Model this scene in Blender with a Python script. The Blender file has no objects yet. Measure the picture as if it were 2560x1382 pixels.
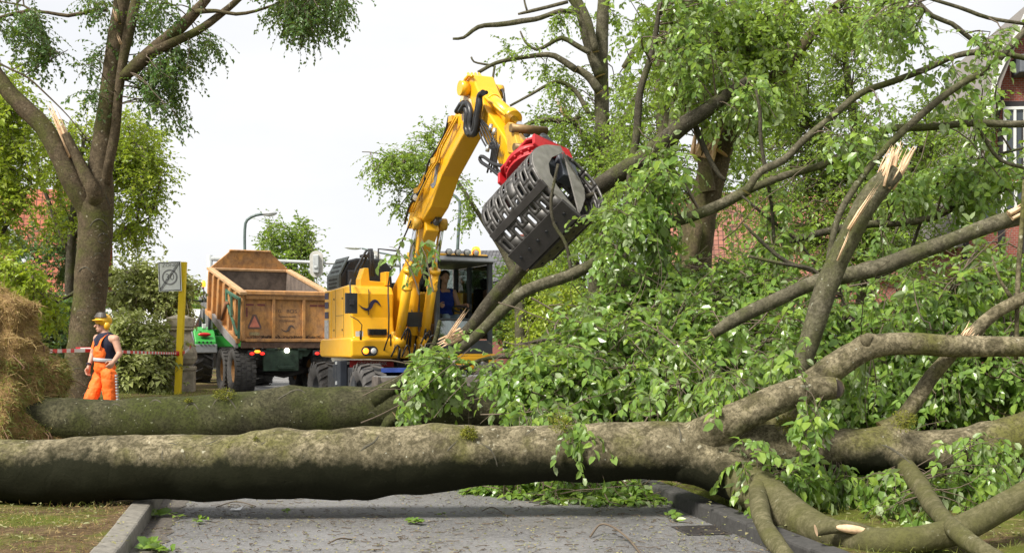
import bpy, bmesh, math, random
import numpy as np
from mathutils import Vector, Matrix, noise as mnoise
R = math.radians
SC = bpy.context.scene
COL = SC.collection
# ------------------------------------------------------------------ camera, sky, sun
F, HC, HY = 2800.0, 1.38, 863.0          # focal length in photo pixels, eye height, horizon row
cd = bpy.data.cameras.new('camera'); cam = bpy.data.objects.new('camera', cd); COL.objects.link(cam)
cam.location = (0, 0, HC); cam.rotation_euler = (R(90), 0, 0)
cd.sensor_width = 36; cd.lens = F/2560*36; cd.shift_y = (HY-691)/2560; cd.clip_end = 3000
SC.camera = cam
W = bpy.data.worlds.new('World'); SC.world = W; W.use_nodes = True
SUN_EL, SUN_AZ = 48, -135                  # azimuth from +Y (view direction), negative = left
nt = W.node_tree; N = nt.nodes; L = nt.links
bg = N['Background']; bg.inputs['Strength'].default_value = 0.078
sky = N.new('ShaderNodeTexSky'); sky.sky_type = 'NISHITA'; sky.sun_disc = False
sky.sun_elevation = R(SUN_EL); sky.sun_rotation = R(SUN_AZ); sky.air_density = 1; sky.dust_density = 3
tc = N.new('ShaderNodeTexCoord'); mp = N.new('ShaderNodeMapping'); mp.inputs['Scale'].default_value = (1, 1, 3)
cn = N.new('ShaderNodeTexNoise'); cn.inputs['Scale'].default_value = 2.2; cn.inputs['Detail'].default_value = 7; cn.inputs['Roughness'].default_value = .55
cr = N.new('ShaderNodeValToRGB'); cr.color_ramp.elements[0].position = .3; cr.color_ramp.elements[0].color = (.90, .90, .90, 1)
cr.color_ramp.elements[1].position = .62; cr.color_ramp.elements[1].color = (.965, .965, .965, 1)
cc = N.new('ShaderNodeValToRGB'); cc.color_ramp.elements[0].position = .35; cc.color_ramp.elements[0].color = (7.5, 7.6, 7.85, 1)
cc.color_ramp.elements[1].position = .62; cc.color_ramp.elements[1].color = (8.0, 8.02, 8.05, 1)
mx = N.new('ShaderNodeMix'); mx.data_type = 'RGBA'
L.new(tc.outputs['Generated'], mp.inputs[0]); L.new(mp.outputs[0], cn.inputs[0]); L.new(cn.outputs[0], cr.inputs[0]); L.new(cn.outputs[0], cc.inputs[0])
L.new(cr.outputs[0], mx.inputs[0]); L.new(sky.outputs[0], mx.inputs[6]); L.new(cc.outputs[0], mx.inputs[7]); L.new(mx.outputs[2], bg.inputs[0])
sl = bpy.data.lights.new('sun', 'SUN'); so = bpy.data.objects.new('sun', sl); COL.objects.link(so)
sl.energy = 3.9; sl.angle = R(14); sl.color = (1, .95, .86)
sd = Vector((math.sin(R(SUN_AZ))*math.cos(R(SUN_EL)), math.cos(R(SUN_AZ))*math.cos(R(SUN_EL)), math.sin(R(SUN_EL))))
sky.sun_rotation = math.atan2(sd.x, sd.y)
so.rotation_euler = sd.to_track_quat('Z', 'Y').to_euler(); so.location = sd*50
SC.view_settings.view_transform = 'Standard'; SC.view_settings.look = 'None'; SC.view_settings.exposure = 0.75; SC.view_settings.gamma = 1
SC.cycles.max_bounces = 8; SC.cycles.transparent_max_bounces = 8; SC.cycles.diffuse_bounces = 3; SC.cycles.transmission_bounces = 5; SC.cycles.glossy_bounces = 3

# ------------------------------------------------------------------ helpers
def P(px, py, D): return Vector(((px-1280)/F*D, D, HC+(HY-py)/F*D))
rng = np.random.default_rng(7); random.seed(7)

def link(o, parent=None):
    COL.objects.link(o)
    if parent is not None: o.parent = parent
    return o
def tag(o, label=None, cat=None, group=None, kind=None):
    if label: o['label'] = label
    if cat: o['category'] = cat
    if group: o['group'] = group
    if kind: o['kind'] = kind
    return o
def thing(name, label, cat, loc=(0, 0, 0), rz=0, group=None):
    o = bpy.data.objects.new(name, None); o.empty_display_size = .2; COL.objects.link(o)
    o.location = loc; o.rotation_euler = (0, 0, rz); return tag(o, label, cat, group)
def copy_tree(o, parent=None):
    c = o.copy(); COL.objects.link(c); c.parent = parent
    for ch in [x for x in bpy.data.objects if x.parent == o]: copy_tree(ch, c)
    return c
def frame(o): return Matrix.Translation(o.location) @ o.rotation_euler.to_matrix().to_4x4()
def on(M, px, py, ax, val):
    "point of the plane local[ax]=val of frame M seen at a pixel: traces the photo's outline onto the real plane"
    I = M.inverted(); o = I @ Vector((0, 0, HC)); q = I @ P(px, py, 10); d = q-o
    return o + d*((val-o[ax])/d[ax])

class MB:
    "collects shapes, builds one mesh object"
    def __init__(s): s.v = []; s.f = []; s.m = []; s.s = []
    def add(s, vs, fs, mi=0, smooth=False):
        b = len(s.v); s.v += [tuple(v) for v in vs]
        for f in fs: s.f.append(tuple(b+i for i in f)); s.m.append(mi); s.s.append(smooth)
        return s
    def box(s, x0, x1, y0, y1, z0, z1, mi=0, M=None):
        vs = [Vector(p) for p in ((x0,y0,z0),(x1,y0,z0),(x1,y1,z0),(x0,y1,z0),(x0,y0,z1),(x1,y0,z1),(x1,y1,z1),(x0,y1,z1))]
        if M is not None: vs = [M @ v for v in vs]
        return s.add(vs, [(0,3,2,1),(4,5,6,7),(0,1,5,4),(1,2,6,5),(2,3,7,6),(3,0,4,7)], mi)
    def prism(s, pts, ax, lo, hi, mi=0, M=None):
        "2-D outline in the plane normal to ax, extruded lo..hi"
        n = len(pts); o = [a for a in (0, 1, 2) if a != ax]; vs = []
        for k in (lo, hi):
            for p in pts:
                v = Vector((0, 0, 0)); v[ax] = k; v[o[0]] = p[0]; v[o[1]] = p[1]; vs.append(M @ v if M is not None else v)
        fs = [tuple(range(n-1, -1, -1)), tuple(range(n, 2*n))]+[(i, (i+1) % n, n+(i+1) % n, n+i) for i in range(n)]
        return s.add(vs, fs, mi)
    def cyl(s, p0, p1, r0, r1=None, n=16, mi=0, caps=True):
        p0, p1 = Vector(p0), Vector(p1); r1 = r0 if r1 is None else r1
        q = (p1-p0).to_track_quat('Z', 'Y'); vs = []
        for p, r in ((p0, r0), (p1, r1)):
            for i in range(n):
                a = 2*math.pi*i/n; vs.append(p+q @ Vector((r*math.cos(a), r*math.sin(a), 0)))
        s.add(vs, [(i, (i+1) % n, n+(i+1) % n, n+i) for i in range(n)], mi, True)
        if caps: b = len(s.v)-2*n; s.f += [tuple(range(b+n-1, b-1, -1)), tuple(range(b+n, b+2*n))]; s.m += [mi, mi]; s.s += [False, False]
        return s
    def tube(s, pts, r, n=10, mi=0, cap=True):
        pts = [Vector(p) for p in pts]; K = len(pts); rs = r if hasattr(r, '__len__') else [r]*K
        t = (pts[1]-pts[0]).normalized(); u = t.orthogonal().normalized(); vs = []
        for k in range(K):
            t2 = (pts[min(k+1, K-1)]-pts[max(k-1, 0)]).normalized()
            u = (u-t2*u.dot(t2)).normalized(); w = t2.cross(u)
            for i in range(n):
                a = 2*math.pi*i/n; vs.append(pts[k]+(u*math.cos(a)+w*math.sin(a))*rs[k])
        fs = [(k*n+i, k*n+(i+1) % n, (k+1)*n+(i+1) % n, (k+1)*n+i) for k in range(K-1) for i in range(n)]
        s.add(vs, fs, mi, True)
        if cap: b = len(s.v)-K*n; s.f += [tuple(range(b+n-1, b-1, -1)), tuple(range(b+(K-1)*n, b+K*n))]; s.m += [mi, mi]; s.s += [False, False]
        return s
    def lathe(s, prof, org, axis, n=24, mi=0, smooth=True):
        "prof: (r, h) list, revolved about axis through org"
        q = Vector(axis).to_track_quat('Z', 'Y'); org = Vector(org); K = len(prof)
        vs = [org+q @ Vector((r*math.cos(2*math.pi*i/n), r*math.sin(2*math.pi*i/n), h)) for r, h in prof for i in range(n)]
        return s.add(vs, [(k*n+i, k*n+(i+1) % n, (k+1)*n+(i+1) % n, (k+1)*n+i) for k in range(K-1) for i in range(n)], mi, smooth)
    def ball(s, c, r, n=14, mi=0, M=None):
        c = Vector(c); r = r if hasattr(r, '__len__') else (r, r, r); vs = []; m = n//2
        for j in range(m+1):
            t = math.pi*j/m
            for i in range(n):
                a = 2*math.pi*i/n; v = Vector((r[0]*math.sin(t)*math.cos(a), r[1]*math.sin(t)*math.sin(a), r[2]*math.cos(t)))
                vs.append(c+(M @ v if M is not None else v))
        return s.add(vs, [(j*n+i, (j+1)*n+i, (j+1)*n+(i+1) % n, j*n+(i+1) % n) for j in range(m) for i in range(n)], mi, True)
    def build(s, name, mats, parent=None, bevel=0, world=False, seg=2):
        mats = mats if isinstance(mats, (list, tuple)) else [mats]
        me = bpy.data.meshes.new(name); v = s.v
        if world and parent is not None: o = parent.location; v = [(a-o.x, b-o.y, c-o.z) for a, b, c in v]
        me.from_pydata(v, [], s.f); me.polygons.foreach_set('material_index', s.m); me.polygons.foreach_set('use_smooth', s.s)
        for m in mats: me.materials.append(m)
        me.validate(); me.update(); o = link(bpy.data.objects.new(name, me), parent)
        if bevel:
            b = o.modifiers.new('bevel', 'BEVEL'); b.width = bevel; b.segments = seg; b.limit_method = 'ANGLE'; b.angle_limit = R(38)
        return o

def pieces(mb, name, mats, parent, **k):
    "every loose piece of the builder becomes a part of its own"
    par = list(range(len(mb.v)))
    def find(a):
        while par[a] != a: par[a] = par[par[a]]; a = par[a]
        return a
    for f in mb.f:
        r = find(f[0])
        for i in f[1:]: par[find(i)] = r
    grp = {}
    for j, f in enumerate(mb.f): grp.setdefault(find(f[0]), []).append(j)
    out = []
    for js in grp.values():
        m = MB(); ix = {}
        for j in js:
            for i in mb.f[j]:
                if i not in ix: ix[i] = len(m.v); m.v.append(mb.v[i])
            m.f.append(tuple(ix[i] for i in mb.f[j])); m.m.append(mb.m[j]); m.s.append(mb.s[j])
        out.append(m.build(name, mats, parent, **k))
    return out
def crom(pts, step):
    "Catmull-Rom through rows of (x,y,z,r)"
    A = [np.array(p, float) for p in pts]; A = [2*A[0]-A[1]]+A+[2*A[-1]-A[-2]]; out = []
    for i in range(1, len(A)-2):
        p0, p1, p2, p3 = A[i-1:i+3]; n = max(2, int(np.linalg.norm((p2-p1)[:3])/step))
        for t in np.arange(n)/n:
            out.append(.5*((2*p1)+(p2-p0)*t+(2*p0-5*p1+4*p2-p3)*t*t+(3*p1-p0-3*p2+p3)*t**3))
    out.append(A[-2]); return np.array(out)

class Tree:
    "limbs traced as (px, py, distance, width in px); keeps samples that foliage can hang from"
    def __init__(s): s.mb = MB(); s.samp = []
    def limb(s, rows, D=None, n=14, step=.12, lump=.06, end=0, cap=True, wig=.0, seed=0, cut=None, knots=()):
        pts = []
        for r in rows:
            d = r[3] if len(r) > 3 else D; p = P(r[0], r[1], d); pts.append((p.x, p.y, p.z, r[2]*d/F/2))
        return s.raw(pts, n, step, lump, wig, seed, cap, knots)
    def raw(s, pts, n=14, step=.12, lump=.06, wig=0, seed=0, cap=True, knots=()):
        C = crom(pts, step); K = len(C); s.samp.append(C)
        if wig:
            for k in range(K):
                q = Vector(C[k, :3])*1.3; C[k, :3] += np.array(mnoise.noise_vector(q+Vector((seed, 0, 0))))*wig
        t = Vector(C[1, :3]-C[0, :3]).normalized(); u = t.cross(Vector((.1, -.3, 1))).normalized(); vs = []
        for k in range(K):
            p = Vector(C[k, :3]); t = Vector(C[min(k+1, K-1), :3]-C[max(k-1, 0), :3]).normalized()
            u = (u-t*u.dot(t)).normalized(); w = t.cross(u); r = max(C[k, 3], .003)
            for i in range(n):
                a = 2*math.pi*i/n; d = u*math.cos(a)+w*math.sin(a); q = p+d*r
                f = 1+lump*(mnoise.noise(q*(1.1/max(r, .12)**.5)+Vector((seed, 7, 3)))*1.3+.5*mnoise.noise(q*(4/max(r, .1)**.4)))
                for (kp, kr, kh) in knots:
                    dd = (q-kp).length/kr
                    if dd < 2: f += kh*math.exp(-dd*dd*1.6)*(1 if dd > .25 else .82)
                vs.append(p+d*r*f)
        fs = [(k*n+i, k*n+(i+1) % n, (k+1)*n+(i+1) % n, (k+1)*n+i) for k in range(K-1) for i in range(n)]
        s.mb.add(vs, fs, 0, True)
        if cap:
            b = len(s.mb.v)-K*n
            for ring, fl in ((0, True), (K-1, False)):
                idx = list(range(b+ring*n, b+ring*n+n)); s.mb.f.append(tuple(idx[::-1] if fl else idx)); s.mb.m.append(1 if C[ring, 3] > .015 else 0); s.mb.s.append(False)
        return C
    def splinter(s, base, tip, r, n=9, spread=.5, seed=1):
        "torn pale wood: bundle of tapering shards from base towards tip"
        rd = random.Random(seed); base, tip = Vector(base), Vector(tip); ax = tip-base; u = ax.orthogonal().normalized(); w = ax.normalized().cross(u)
        for i in range(n*2):
            a = rd.uniform(0, 6.28); q = rd.uniform(.1, .85)*r; b = base+u*math.cos(a)*q+w*math.sin(a)*q-ax*.12
            t = base+ax*rd.uniform(.35, 1.0)+(u*math.cos(a)+w*math.sin(a))*(q+spread*r*rd.uniform(-.3, 1)); m = (b+t)/2+Vector((rd.uniform(-1, 1), rd.uniform(-1, 1), rd.uniform(-1, 1)))*r*.15
            rr = r*rd.choice((.07, .10, .14, .2, .36)); s.mb.tube([b, m, t], [rr, rr*.75, rr*.08], n=5, mi=1, cap=True)
    def pts(s):
        return np.concatenate(s.samp) if s.samp else None
    def build(s, name, root, mats): return s.mb.build(name, mats, root, world=True)

class NM:
    "numpy triangle mesh"
    def __init__(s): s.V = []; s.T = []; s.M = []; s.S = []; s.n = 0
    def add(s, V, T, mi, smooth):
        s.V.append(V.reshape(-1, 3)); s.T.append(T.reshape(-1, 3)+s.n); s.n += V.reshape(-1, 3).shape[0]
        k = T.reshape(-1, 3).shape[0]; s.M.append(np.full(k, mi, np.int32)); s.S.append(np.full(k, smooth, bool))
    def build(s, name, mats, parent=None, world=True):
        V = np.concatenate(s.V); T = np.concatenate(s.T).astype(np.int32); M = np.concatenate(s.M); S = np.concatenate(s.S)
        if world and parent is not None: V = V-np.array(parent.location)
        me = bpy.data.meshes.new(name); me.vertices.add(len(V)); me.vertices.foreach_set('co', V.astype(np.float32).ravel())
        k = len(T); me.loops.add(3*k); me.loops.foreach_set('vertex_index', T.ravel()); me.polygons.add(k)
        me.polygons.foreach_set('loop_start', np.arange(0, 3*k, 3, dtype=np.int32)); me.polygons.foreach_set('material_index', M); me.polygons.foreach_set('use_smooth', S)
        for m in (mats if isinstance(mats, (list, tuple)) else [mats]): me.materials.append(m)
        me.update(calc_edges=True); return link(bpy.data.objects.new(name, me), parent)

def unit(a): return a/np.maximum(np.linalg.norm(a, axis=-1, keepdims=True), 1e-9)
def tubes(nm, PL, RD, mi, n=3):
    "bundle of polylines (M,K,3) with radii (M,K)"
    M_, K, _ = PL.shape; T = np.gradient(PL, axis=1); T = unit(T)
    ref = np.tile(np.array([.31, .22, .92]), (M_, K, 1)); ref[np.abs((T*ref).sum(-1)) > .93] = (.9, -.3, .1)
    U = unit(np.cross(T, ref)); Wv = np.cross(T, U); a = np.arange(n)*2*np.pi/n
    V = PL[:, :, None]+RD[:, :, None, None]*(U[:, :, None]*np.cos(a)[None, None, :, None]+Wv[:, :, None]*np.sin(a)[None, None, :, None])
    base = (np.arange(M_)*K*n)[:, None, None]+(np.arange(K-1)*n)[None, :, None]+np.arange(n)[None, None, :]
    nx = (np.arange(M_)*K*n)[:, None, None]+(np.arange(K-1)*n)[None, :, None]+((np.arange(n)+1) % n)[None, None, :]
    T1 = np.stack([base, nx, nx+n], -1); T2 = np.stack([base, nx+n, base+n], -1)
    nm.add(V, np.concatenate([T1.reshape(-1, 3), T2.reshape(-1, 3)]), mi, True)
def leaves(nm, pos, d, nrm, size, mi, lod=1, wide=.62):
    "lod 1: toothed-oval folded blade of six triangles; lod 0: folded diamond"
    d = unit(d); side = unit(np.cross(d, nrm)); nn = np.cross(side, d); s = size[:, None]; N_ = len(pos); curl = rng.uniform(-.05, .28, (N_, 1))*s; fold = rng.uniform(.05, .24, (N_, 1))*s; w = wide*s*rng.uniform(.8, 1.12, (N_, 1))
    if lod:
        V = np.stack([pos, pos+d*.5*s+nn*.0, pos+d*s-nn*curl,
                      pos+d*.26*s+side*w*.46+nn*fold*.8, pos+d*.66*s+side*w*.42+nn*fold*.7-nn*curl*.4,
                      pos+d*.26*s-side*w*.46+nn*fold*.8, pos+d*.66*s-side*w*.42+nn*fold*.7-nn*curl*.4], 1)
        T = np.array([(0, 3, 1), (3, 4, 1), (4, 2, 1), (0, 1, 5), (5, 1, 6), (6, 1, 2)])
    else:
        V = np.stack([pos, pos+d*s-nn*curl, pos+d*.45*s+side*w*.5+nn*fold, pos+d*.45*s-side*w*.5+nn*fold], 1); T = np.array([(0, 2, 1), (0, 1, 3)])
    k = V.shape[1]; nm.add(V, (np.arange(N_)*k)[:, None, None]+T[None], mi, False)
def ell(cx, cy, rx, ry, d0, d1, n, fill=1.0):
    "n world points inside an ellipse of the view between two distances"
    a = rng.uniform(0, 2*np.pi, n); r = np.sqrt(rng.uniform(0, 1, n))*fill; D = rng.uniform(d0, d1, n)
    px = cx+rx*r*np.cos(a); py = cy+ry*r*np.sin(a)
    return np.stack([(px-1280)/F*D, D, HC+(HY-py)/F*D], 1)
def foliage(name, root, limbs, C, mats, nspray=6, slen=.5, nleaf=10, lsize=.1, droop=.6, lod=1, out=.5, brad=.012, jit=1.15, minz=.05, bsag=.12, lmi=1, wide=.62, up=.25, twigr=.003, maxb=3.0, sticks=0):
    "clusters C hang on curved branches that leave the nearest limb; sprays of alternate leaves along them"
    nm = NM(); C = np.asarray(C); M_ = len(C); K = 8
    if limbs is None: S = C+rng.normal(0, .4, C.shape)
    else:
        S = np.empty_like(C)
        for i in range(0, M_, 400):
            blk = C[i:i+400]; dist = np.linalg.norm(blk[:, None]-limbs[None, :, :3], axis=2)+rng.uniform(0, .35, (len(blk), len(limbs)))
            S[i:i+400] = limbs[dist.argmin(1), :3]
    dv = C-S; ln = np.linalg.norm(dv, axis=1, keepdims=True); far = (ln > maxb); S = np.where(far, C-dv/np.maximum(ln, 1e-6)*maxb, S); dv = C-S; ln = np.linalg.norm(dv, axis=1, keepdims=True)
    t = np.linspace(0, 1, K)[None, :, None]; bow = rng.normal(0, .08, (M_, 1, 3))*ln[:, None]; bow[..., 2] += bsag*ln
    PL = S[:, None]+dv[:, None]*t+bow*np.sin(np.pi*t)+rng.normal(0, .02, (M_, K, 3))*ln[:, None]*t
    br = np.clip(ln*.012+brad*.3, brad*.35, brad*1.3); tubes(nm, PL, br*(1-.75*t[..., 0])*np.ones((M_, K)), 0, 4)
    # sprays
    ns = M_*nspray; bi = np.repeat(np.arange(M_), nspray); tt = rng.uniform(.35, 1, ns); kk = np.clip((tt*(K-1)).astype(int), 0, K-2); fr = (tt*(K-1)-kk)[:, None]
    st = PL[bi, kk]*(1-fr)+PL[bi, kk+1]*fr; bd = unit(PL[bi, kk+1]-PL[bi, kk]); rd = unit(rng.normal(0, 1, (ns, 3)))
    d = unit(bd*out+rd*.9*jit+np.array([0, 0, up])); sl = slen*rng.uniform(.5, 1.25, ns); Ks = 6; Q = np.empty((ns, Ks, 3)); Q[:, 0] = st; dd = d.copy()
    for k in range(1, Ks):
        dd = unit(dd+np.array([0, 0, -droop*.33])+rng.normal(0, .1, (ns, 3))); Q[:, k] = Q[:, k-1]+dd*(sl/(Ks-1))[:, None]
    Q[..., 2] = np.maximum(Q[..., 2], minz)
    tubes(nm, Q, np.linspace(1, .35, Ks)[None]*twigr*np.ones((ns, Ks)), 0, 3)
    li = np.repeat(np.arange(ns), nleaf); q = np.tile((np.arange(nleaf)+.7)/nleaf, ns)*(Ks-1); q = np.clip(q+rng.normal(0, .12, len(q)), 0, Ks-1.001); k = q.astype(int); fr = (q-k)[:, None]
    pos = Q[li, k]*(1-fr)+Q[li, k+1]*fr; td = unit(Q[li, k+1]-Q[li, k]); up_ = np.tile(np.array([0, 0, 1.]), (len(li), 1)); sg = np.tile(np.where(np.arange(nleaf) % 2, 1., -1.), ns)[:, None]
    sd_ = unit(np.cross(td, up_)+rng.normal(0, .25, td.shape)); ld = unit(td*.6+sd_*sg*.8+np.array([0, 0, -.35*droop])+rng.normal(0, .25, td.shape))
    nr = unit(np.cross(sd_, td)+rng.normal(0, .45, td.shape)+np.array([0, 0, .35])); sz = lsize*rng.uniform(.7, 1.15, ns)[li]*rng.uniform(.55, 1.2, len(li))
    leaves(nm, pos, ld, nr, sz, lmi, lod, wide)
    if sticks:
        k = rng.integers(0, M_, sticks); a = C[k]; d0 = unit(rng.normal(0, 1, (sticks, 3))+np.array([.9, 0, .55])); Ls = rng.uniform(.5, 1.7, (sticks, 1)); tt = np.linspace(-.5, .5, 9)[None, :, None]
        Z = a[:, None]+d0[:, None]*Ls[:, None]*tt+rng.normal(0, .07, (sticks, 1, 3))*Ls[:, None]*(1-4*tt*tt)+rng.normal(0, .012, (sticks, 9, 3)); Z[..., 2] = np.maximum(Z[..., 2], minz); tubes(nm, Z, rng.uniform(.003, .010, (sticks, 1))*np.linspace(1, .4, 9)[None], 0, 5)
    return nm.build(name, mats, root)

def scatter_blades(nm, pos, nrm, length, width, lean=.5, mi=0):
    N_ = len(pos); d = unit(nrm+rng.normal(0, lean, (N_, 3))); s = unit(np.cross(d, rng.normal(0, 1, (N_, 3)))); ln = (length*rng.uniform(.5, 1.3, N_))[:, None]; b = unit(d+rng.normal(0, .5, (N_, 3))+np.array([0, 0, -.3]))
    V = np.stack([pos-s*width/2, pos+s*width/2, pos+d*ln*.55+s*width*.35, pos+d*ln*.55-s*width*.35, pos+d*ln*.55+b*ln*.45], 1)
    nm.add(V, (np.arange(N_)*5)[:, None, None]+np.array([(0, 1, 2), (0, 2, 3), (3, 2, 4)])[None], mi, True)

# ------------------------------------------------------------------ materials
class Mat:
    def __init__(s, name, col=(.5, .5, .5), rough=.6, metal=0, spec=.5):
        s.m = bpy.data.materials.new(name); s.m.use_nodes = True; s.t = s.m.node_tree; s.b = s.t.nodes['Principled BSDF']
        s.b.inputs['Base Color'].default_value = (*col, 1); s.b.inputs['Roughness'].default_value = rough; s.b.inputs['Metallic'].default_value = metal; s.b.inputs['Specular IOR Level'].default_value = spec
        s.co = None; s.last = None
    def n(s, kind, **k):
        x = s.t.nodes.new('ShaderNode'+kind)
        for a, v in k.items():
            if a in x.inputs: x.inputs[a].default_value = v
            else: setattr(x, a, v)
        return x
    def l(s, a, b): s.t.links.new(a, b)
    def coord(s, scale=(1, 1, 1), kind='Object'):
        c = s.n('TexCoord'); m = s.n('Mapping'); m.inputs['Scale'].default_value = scale; s.l(c.outputs[kind], m.inputs[0]); return m.outputs[0]
    def noise(s, sc, det=5, rough=.55, co=None, dist=0):
        x = s.n('TexNoise', Scale=sc, Detail=det, Roughness=rough, Distortion=dist); s.l(co or s.coord(), x.inputs['Vector']); return x.outputs['Fac']
    def ramp(s, fac, stops, interp='LINEAR'):
        x = s.n('ValToRGB'); e = x.color_ramp.elements; x.color_ramp.interpolation = interp
        while len(e) < len(stops): e.new(.5)
        for i, (p, c) in enumerate(stops): e[i].position = p; e[i].color = (*c, 1) if hasattr(c, '__len__') else (c, c, c, 1)
        s.l(fac, x.inputs[0]); return x.outputs[0]
    def mix(s, fac, a, b, blend='MIX'):
        x = s.n('Mix'); x.data_type = 'RGBA'; x.blend_type = blend
        for v, i in ((fac, 0), (a, 6), (b, 7)):
            if hasattr(v, 'links'): s.l(v, x.inputs[i])
            elif hasattr(v, '__len__'): x.inputs[i].default_value = (*v, 1)
            else: x.inputs[i].default_value = v
        return x.outputs[2]
    def color(s, o): s.l(o, s.b.inputs['Base Color']); return s
    def rough(s, o): s.l(o, s.b.inputs['Roughness']); return s
    def bump(s, o, st=.4, dist=.01):
        x = s.n('Bump', Strength=st, Distance=dist); s.l(o, x.inputs['Height'])
        if s.last is not None: s.l(s.last, x.inputs['Normal'])
        s.l(x.outputs[0], s.b.inputs['Normal']); s.last = x.outputs[0]; return s
def simple(name, col, rough=.5, metal=0, var=.25, sc=6, bump=0, spec=.5):
    m = Mat(name, col, rough, metal, spec); f = m.noise(sc, 6, .6)
    m.color(m.ramp(f, [(.3, tuple(c*(1-var) for c in col)), (.7, tuple(min(1, c*(1+var*.6)) for c in col))]))
    m.rough(m.ramp(m.noise(sc*2.3, 4), [(.3, max(0, rough-.12)), (.7, min(1, rough+.15))]))
    if bump: m.bump(f, bump, .01)
    return m.m
def bark(name, base, dark, moss, lich, mossy=.5, scale=1):
    m = Mat(name, base, .85, spec=.08); co = m.coord((scale,)*3)
    big = m.noise(1.7, 6, .6, co); fine = m.noise(34, 7, .78, co); mid = m.noise(9, 8, .75, co, .8)
    c = m.mix(m.ramp(mid, [(.40, 0), (.60, 1)]), dark, base); c = m.mix(m.ramp(m.noise(3.1, 7, .7, co), [(.42, .55), (.60, 0)]), c, tuple(x*.8 for x in dark))
    c = m.mix(m.ramp(big, [(.62-mossy*.3, 0), (.75-mossy*.22, .85)]), c, moss)
    c = m.mix(m.ramp(fine, [(.46, 0), (.58, .65)]), c, tuple(x*.45 for x in dark))
    c = m.mix(m.ramp(m.noise(15, 3, .5, co), [(.67, 0), (.72, .6)]), c, lich)
    v = m.n('TexVoronoi', Scale=9.0, feature='F1'); m.l(co, v.inputs['Vector'])
    c = m.mix(m.ramp(v.outputs['Distance'], [(.035, .7), (.055, 0)]), c, (.45, .46, .38))
    m.color(c)
    wv = m.n('TexWave', Scale=1.3, Distortion=9.0, Detail=3.0); m.l(co, wv.inputs['Vector'])
    m.bump(m.ramp(wv.outputs['Fac'], [(.0, 0), (.06, 1)]), .25, .006).bump(mid, .5, .02).bump(fine, .6, .008)
    return m.m
def leafmat(name, cols, back=(.16, .24, .10), trans=.38, rough=.42):
    m = Mat(name, cols[0], rough, spec=.6); g = m.n('NewGeometry'); n = len(cols)
    c = m.ramp(g.outputs['Random Per Island'], [(i/(n-1) if n > 1 else 0, cols[i]) for i in range(n)])
    front = m.mix(m.noise(1.1, 2), c, tuple(min(1, x*1.5) for x in cols[n//2])); cc_ = m.mix(g.outputs['Backfacing'], front, back)
    m.color(cc_); tr = m.n('BsdfTranslucent'); m.l(m.mix(.5, front, (.32, .44, .02)), tr.inputs[0]); mxs = m.n('MixShader'); mxs.inputs[0].default_value = trans
    m.l(m.b.outputs[0], mxs.inputs[1]); m.l(tr.outputs[0], mxs.inputs[2]); m.l(mxs.outputs[0], m.t.nodes['Material Output'].inputs[0]); return m.m

WOOD = simple('torn_wood', (.78, .54, .33), .7, var=.4, sc=14, bump=.5)
BARK = bark('beech_bark', (.20, .18, .125), (.085, .078, .05), (.075, .085, .025), (.30, .30, .22), .5)
def algae_shade(m_, z0, z1, col):
    "darkens the lower trunk: algal crust plus painted underside shade, with a ragged edge"
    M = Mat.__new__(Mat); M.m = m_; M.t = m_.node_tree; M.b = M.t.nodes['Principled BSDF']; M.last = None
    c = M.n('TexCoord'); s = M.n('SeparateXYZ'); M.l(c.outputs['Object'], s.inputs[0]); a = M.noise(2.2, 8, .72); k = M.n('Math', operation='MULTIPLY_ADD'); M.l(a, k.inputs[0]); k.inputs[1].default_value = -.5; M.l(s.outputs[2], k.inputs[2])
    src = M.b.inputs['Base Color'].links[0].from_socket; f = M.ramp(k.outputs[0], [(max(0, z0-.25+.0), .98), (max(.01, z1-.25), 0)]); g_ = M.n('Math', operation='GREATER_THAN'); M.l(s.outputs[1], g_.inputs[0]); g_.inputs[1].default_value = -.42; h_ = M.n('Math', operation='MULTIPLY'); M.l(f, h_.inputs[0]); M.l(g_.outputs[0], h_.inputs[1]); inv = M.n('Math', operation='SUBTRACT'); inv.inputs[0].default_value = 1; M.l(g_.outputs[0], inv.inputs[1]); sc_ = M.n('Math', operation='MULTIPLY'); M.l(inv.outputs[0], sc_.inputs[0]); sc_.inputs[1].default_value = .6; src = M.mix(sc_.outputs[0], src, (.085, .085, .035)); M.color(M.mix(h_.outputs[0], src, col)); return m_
BARK_NEAR = algae_shade(bark('near_beech_bark', (.35, .30, .195), (.09, .078, .045), (.12, .12, .03), (.50, .48, .36), .45), .34, .46, (.011, .012, .006))  # lower half near black: algal growth and underside shade in one colour
BARK_WET = bark('dark_mossy_bark', (.115, .108, .06), (.045, .043, .025), (.05, .06, .014), (.24, .25, .16), .75)
BARK_THIN = bark('branch_bark', (.13, .115, .085), (.06, .054, .038), (.10, .115, .035), (.28, .28, .22), .35, 1.6)
BARK_TAN = bark('tan_beech_bark', (.175, .135, .085), (.085, .066, .042), (.085, .095, .025), (.33, .3, .22), .5)
TWIG = simple('twig_bark', (.12, .09, .06), .7)
LEAF_NEAR = leafmat('beech_leaf', [(.04, .095, .015), (.10, .19, .03), (.18, .31, .03), (.33, .45, .035), (.15, .25, .055), (.06, .14, .02), (.26, .37, .08), (.35, .47, .04)], (.37, .46, .24), .45, .3)
LEAF_MID = leafmat('canopy_leaf', [(.055, .12, .02), (.13, .23, .03), (.23, .34, .035), (.10, .18, .045)], (.20, .28, .12), .5)
LEAF_FAR = leafmat('far_leaf', [(.045, .10, .02), (.075, .15, .025), (.11, .19, .03)], (.10, .16, .06), .42)
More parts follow.
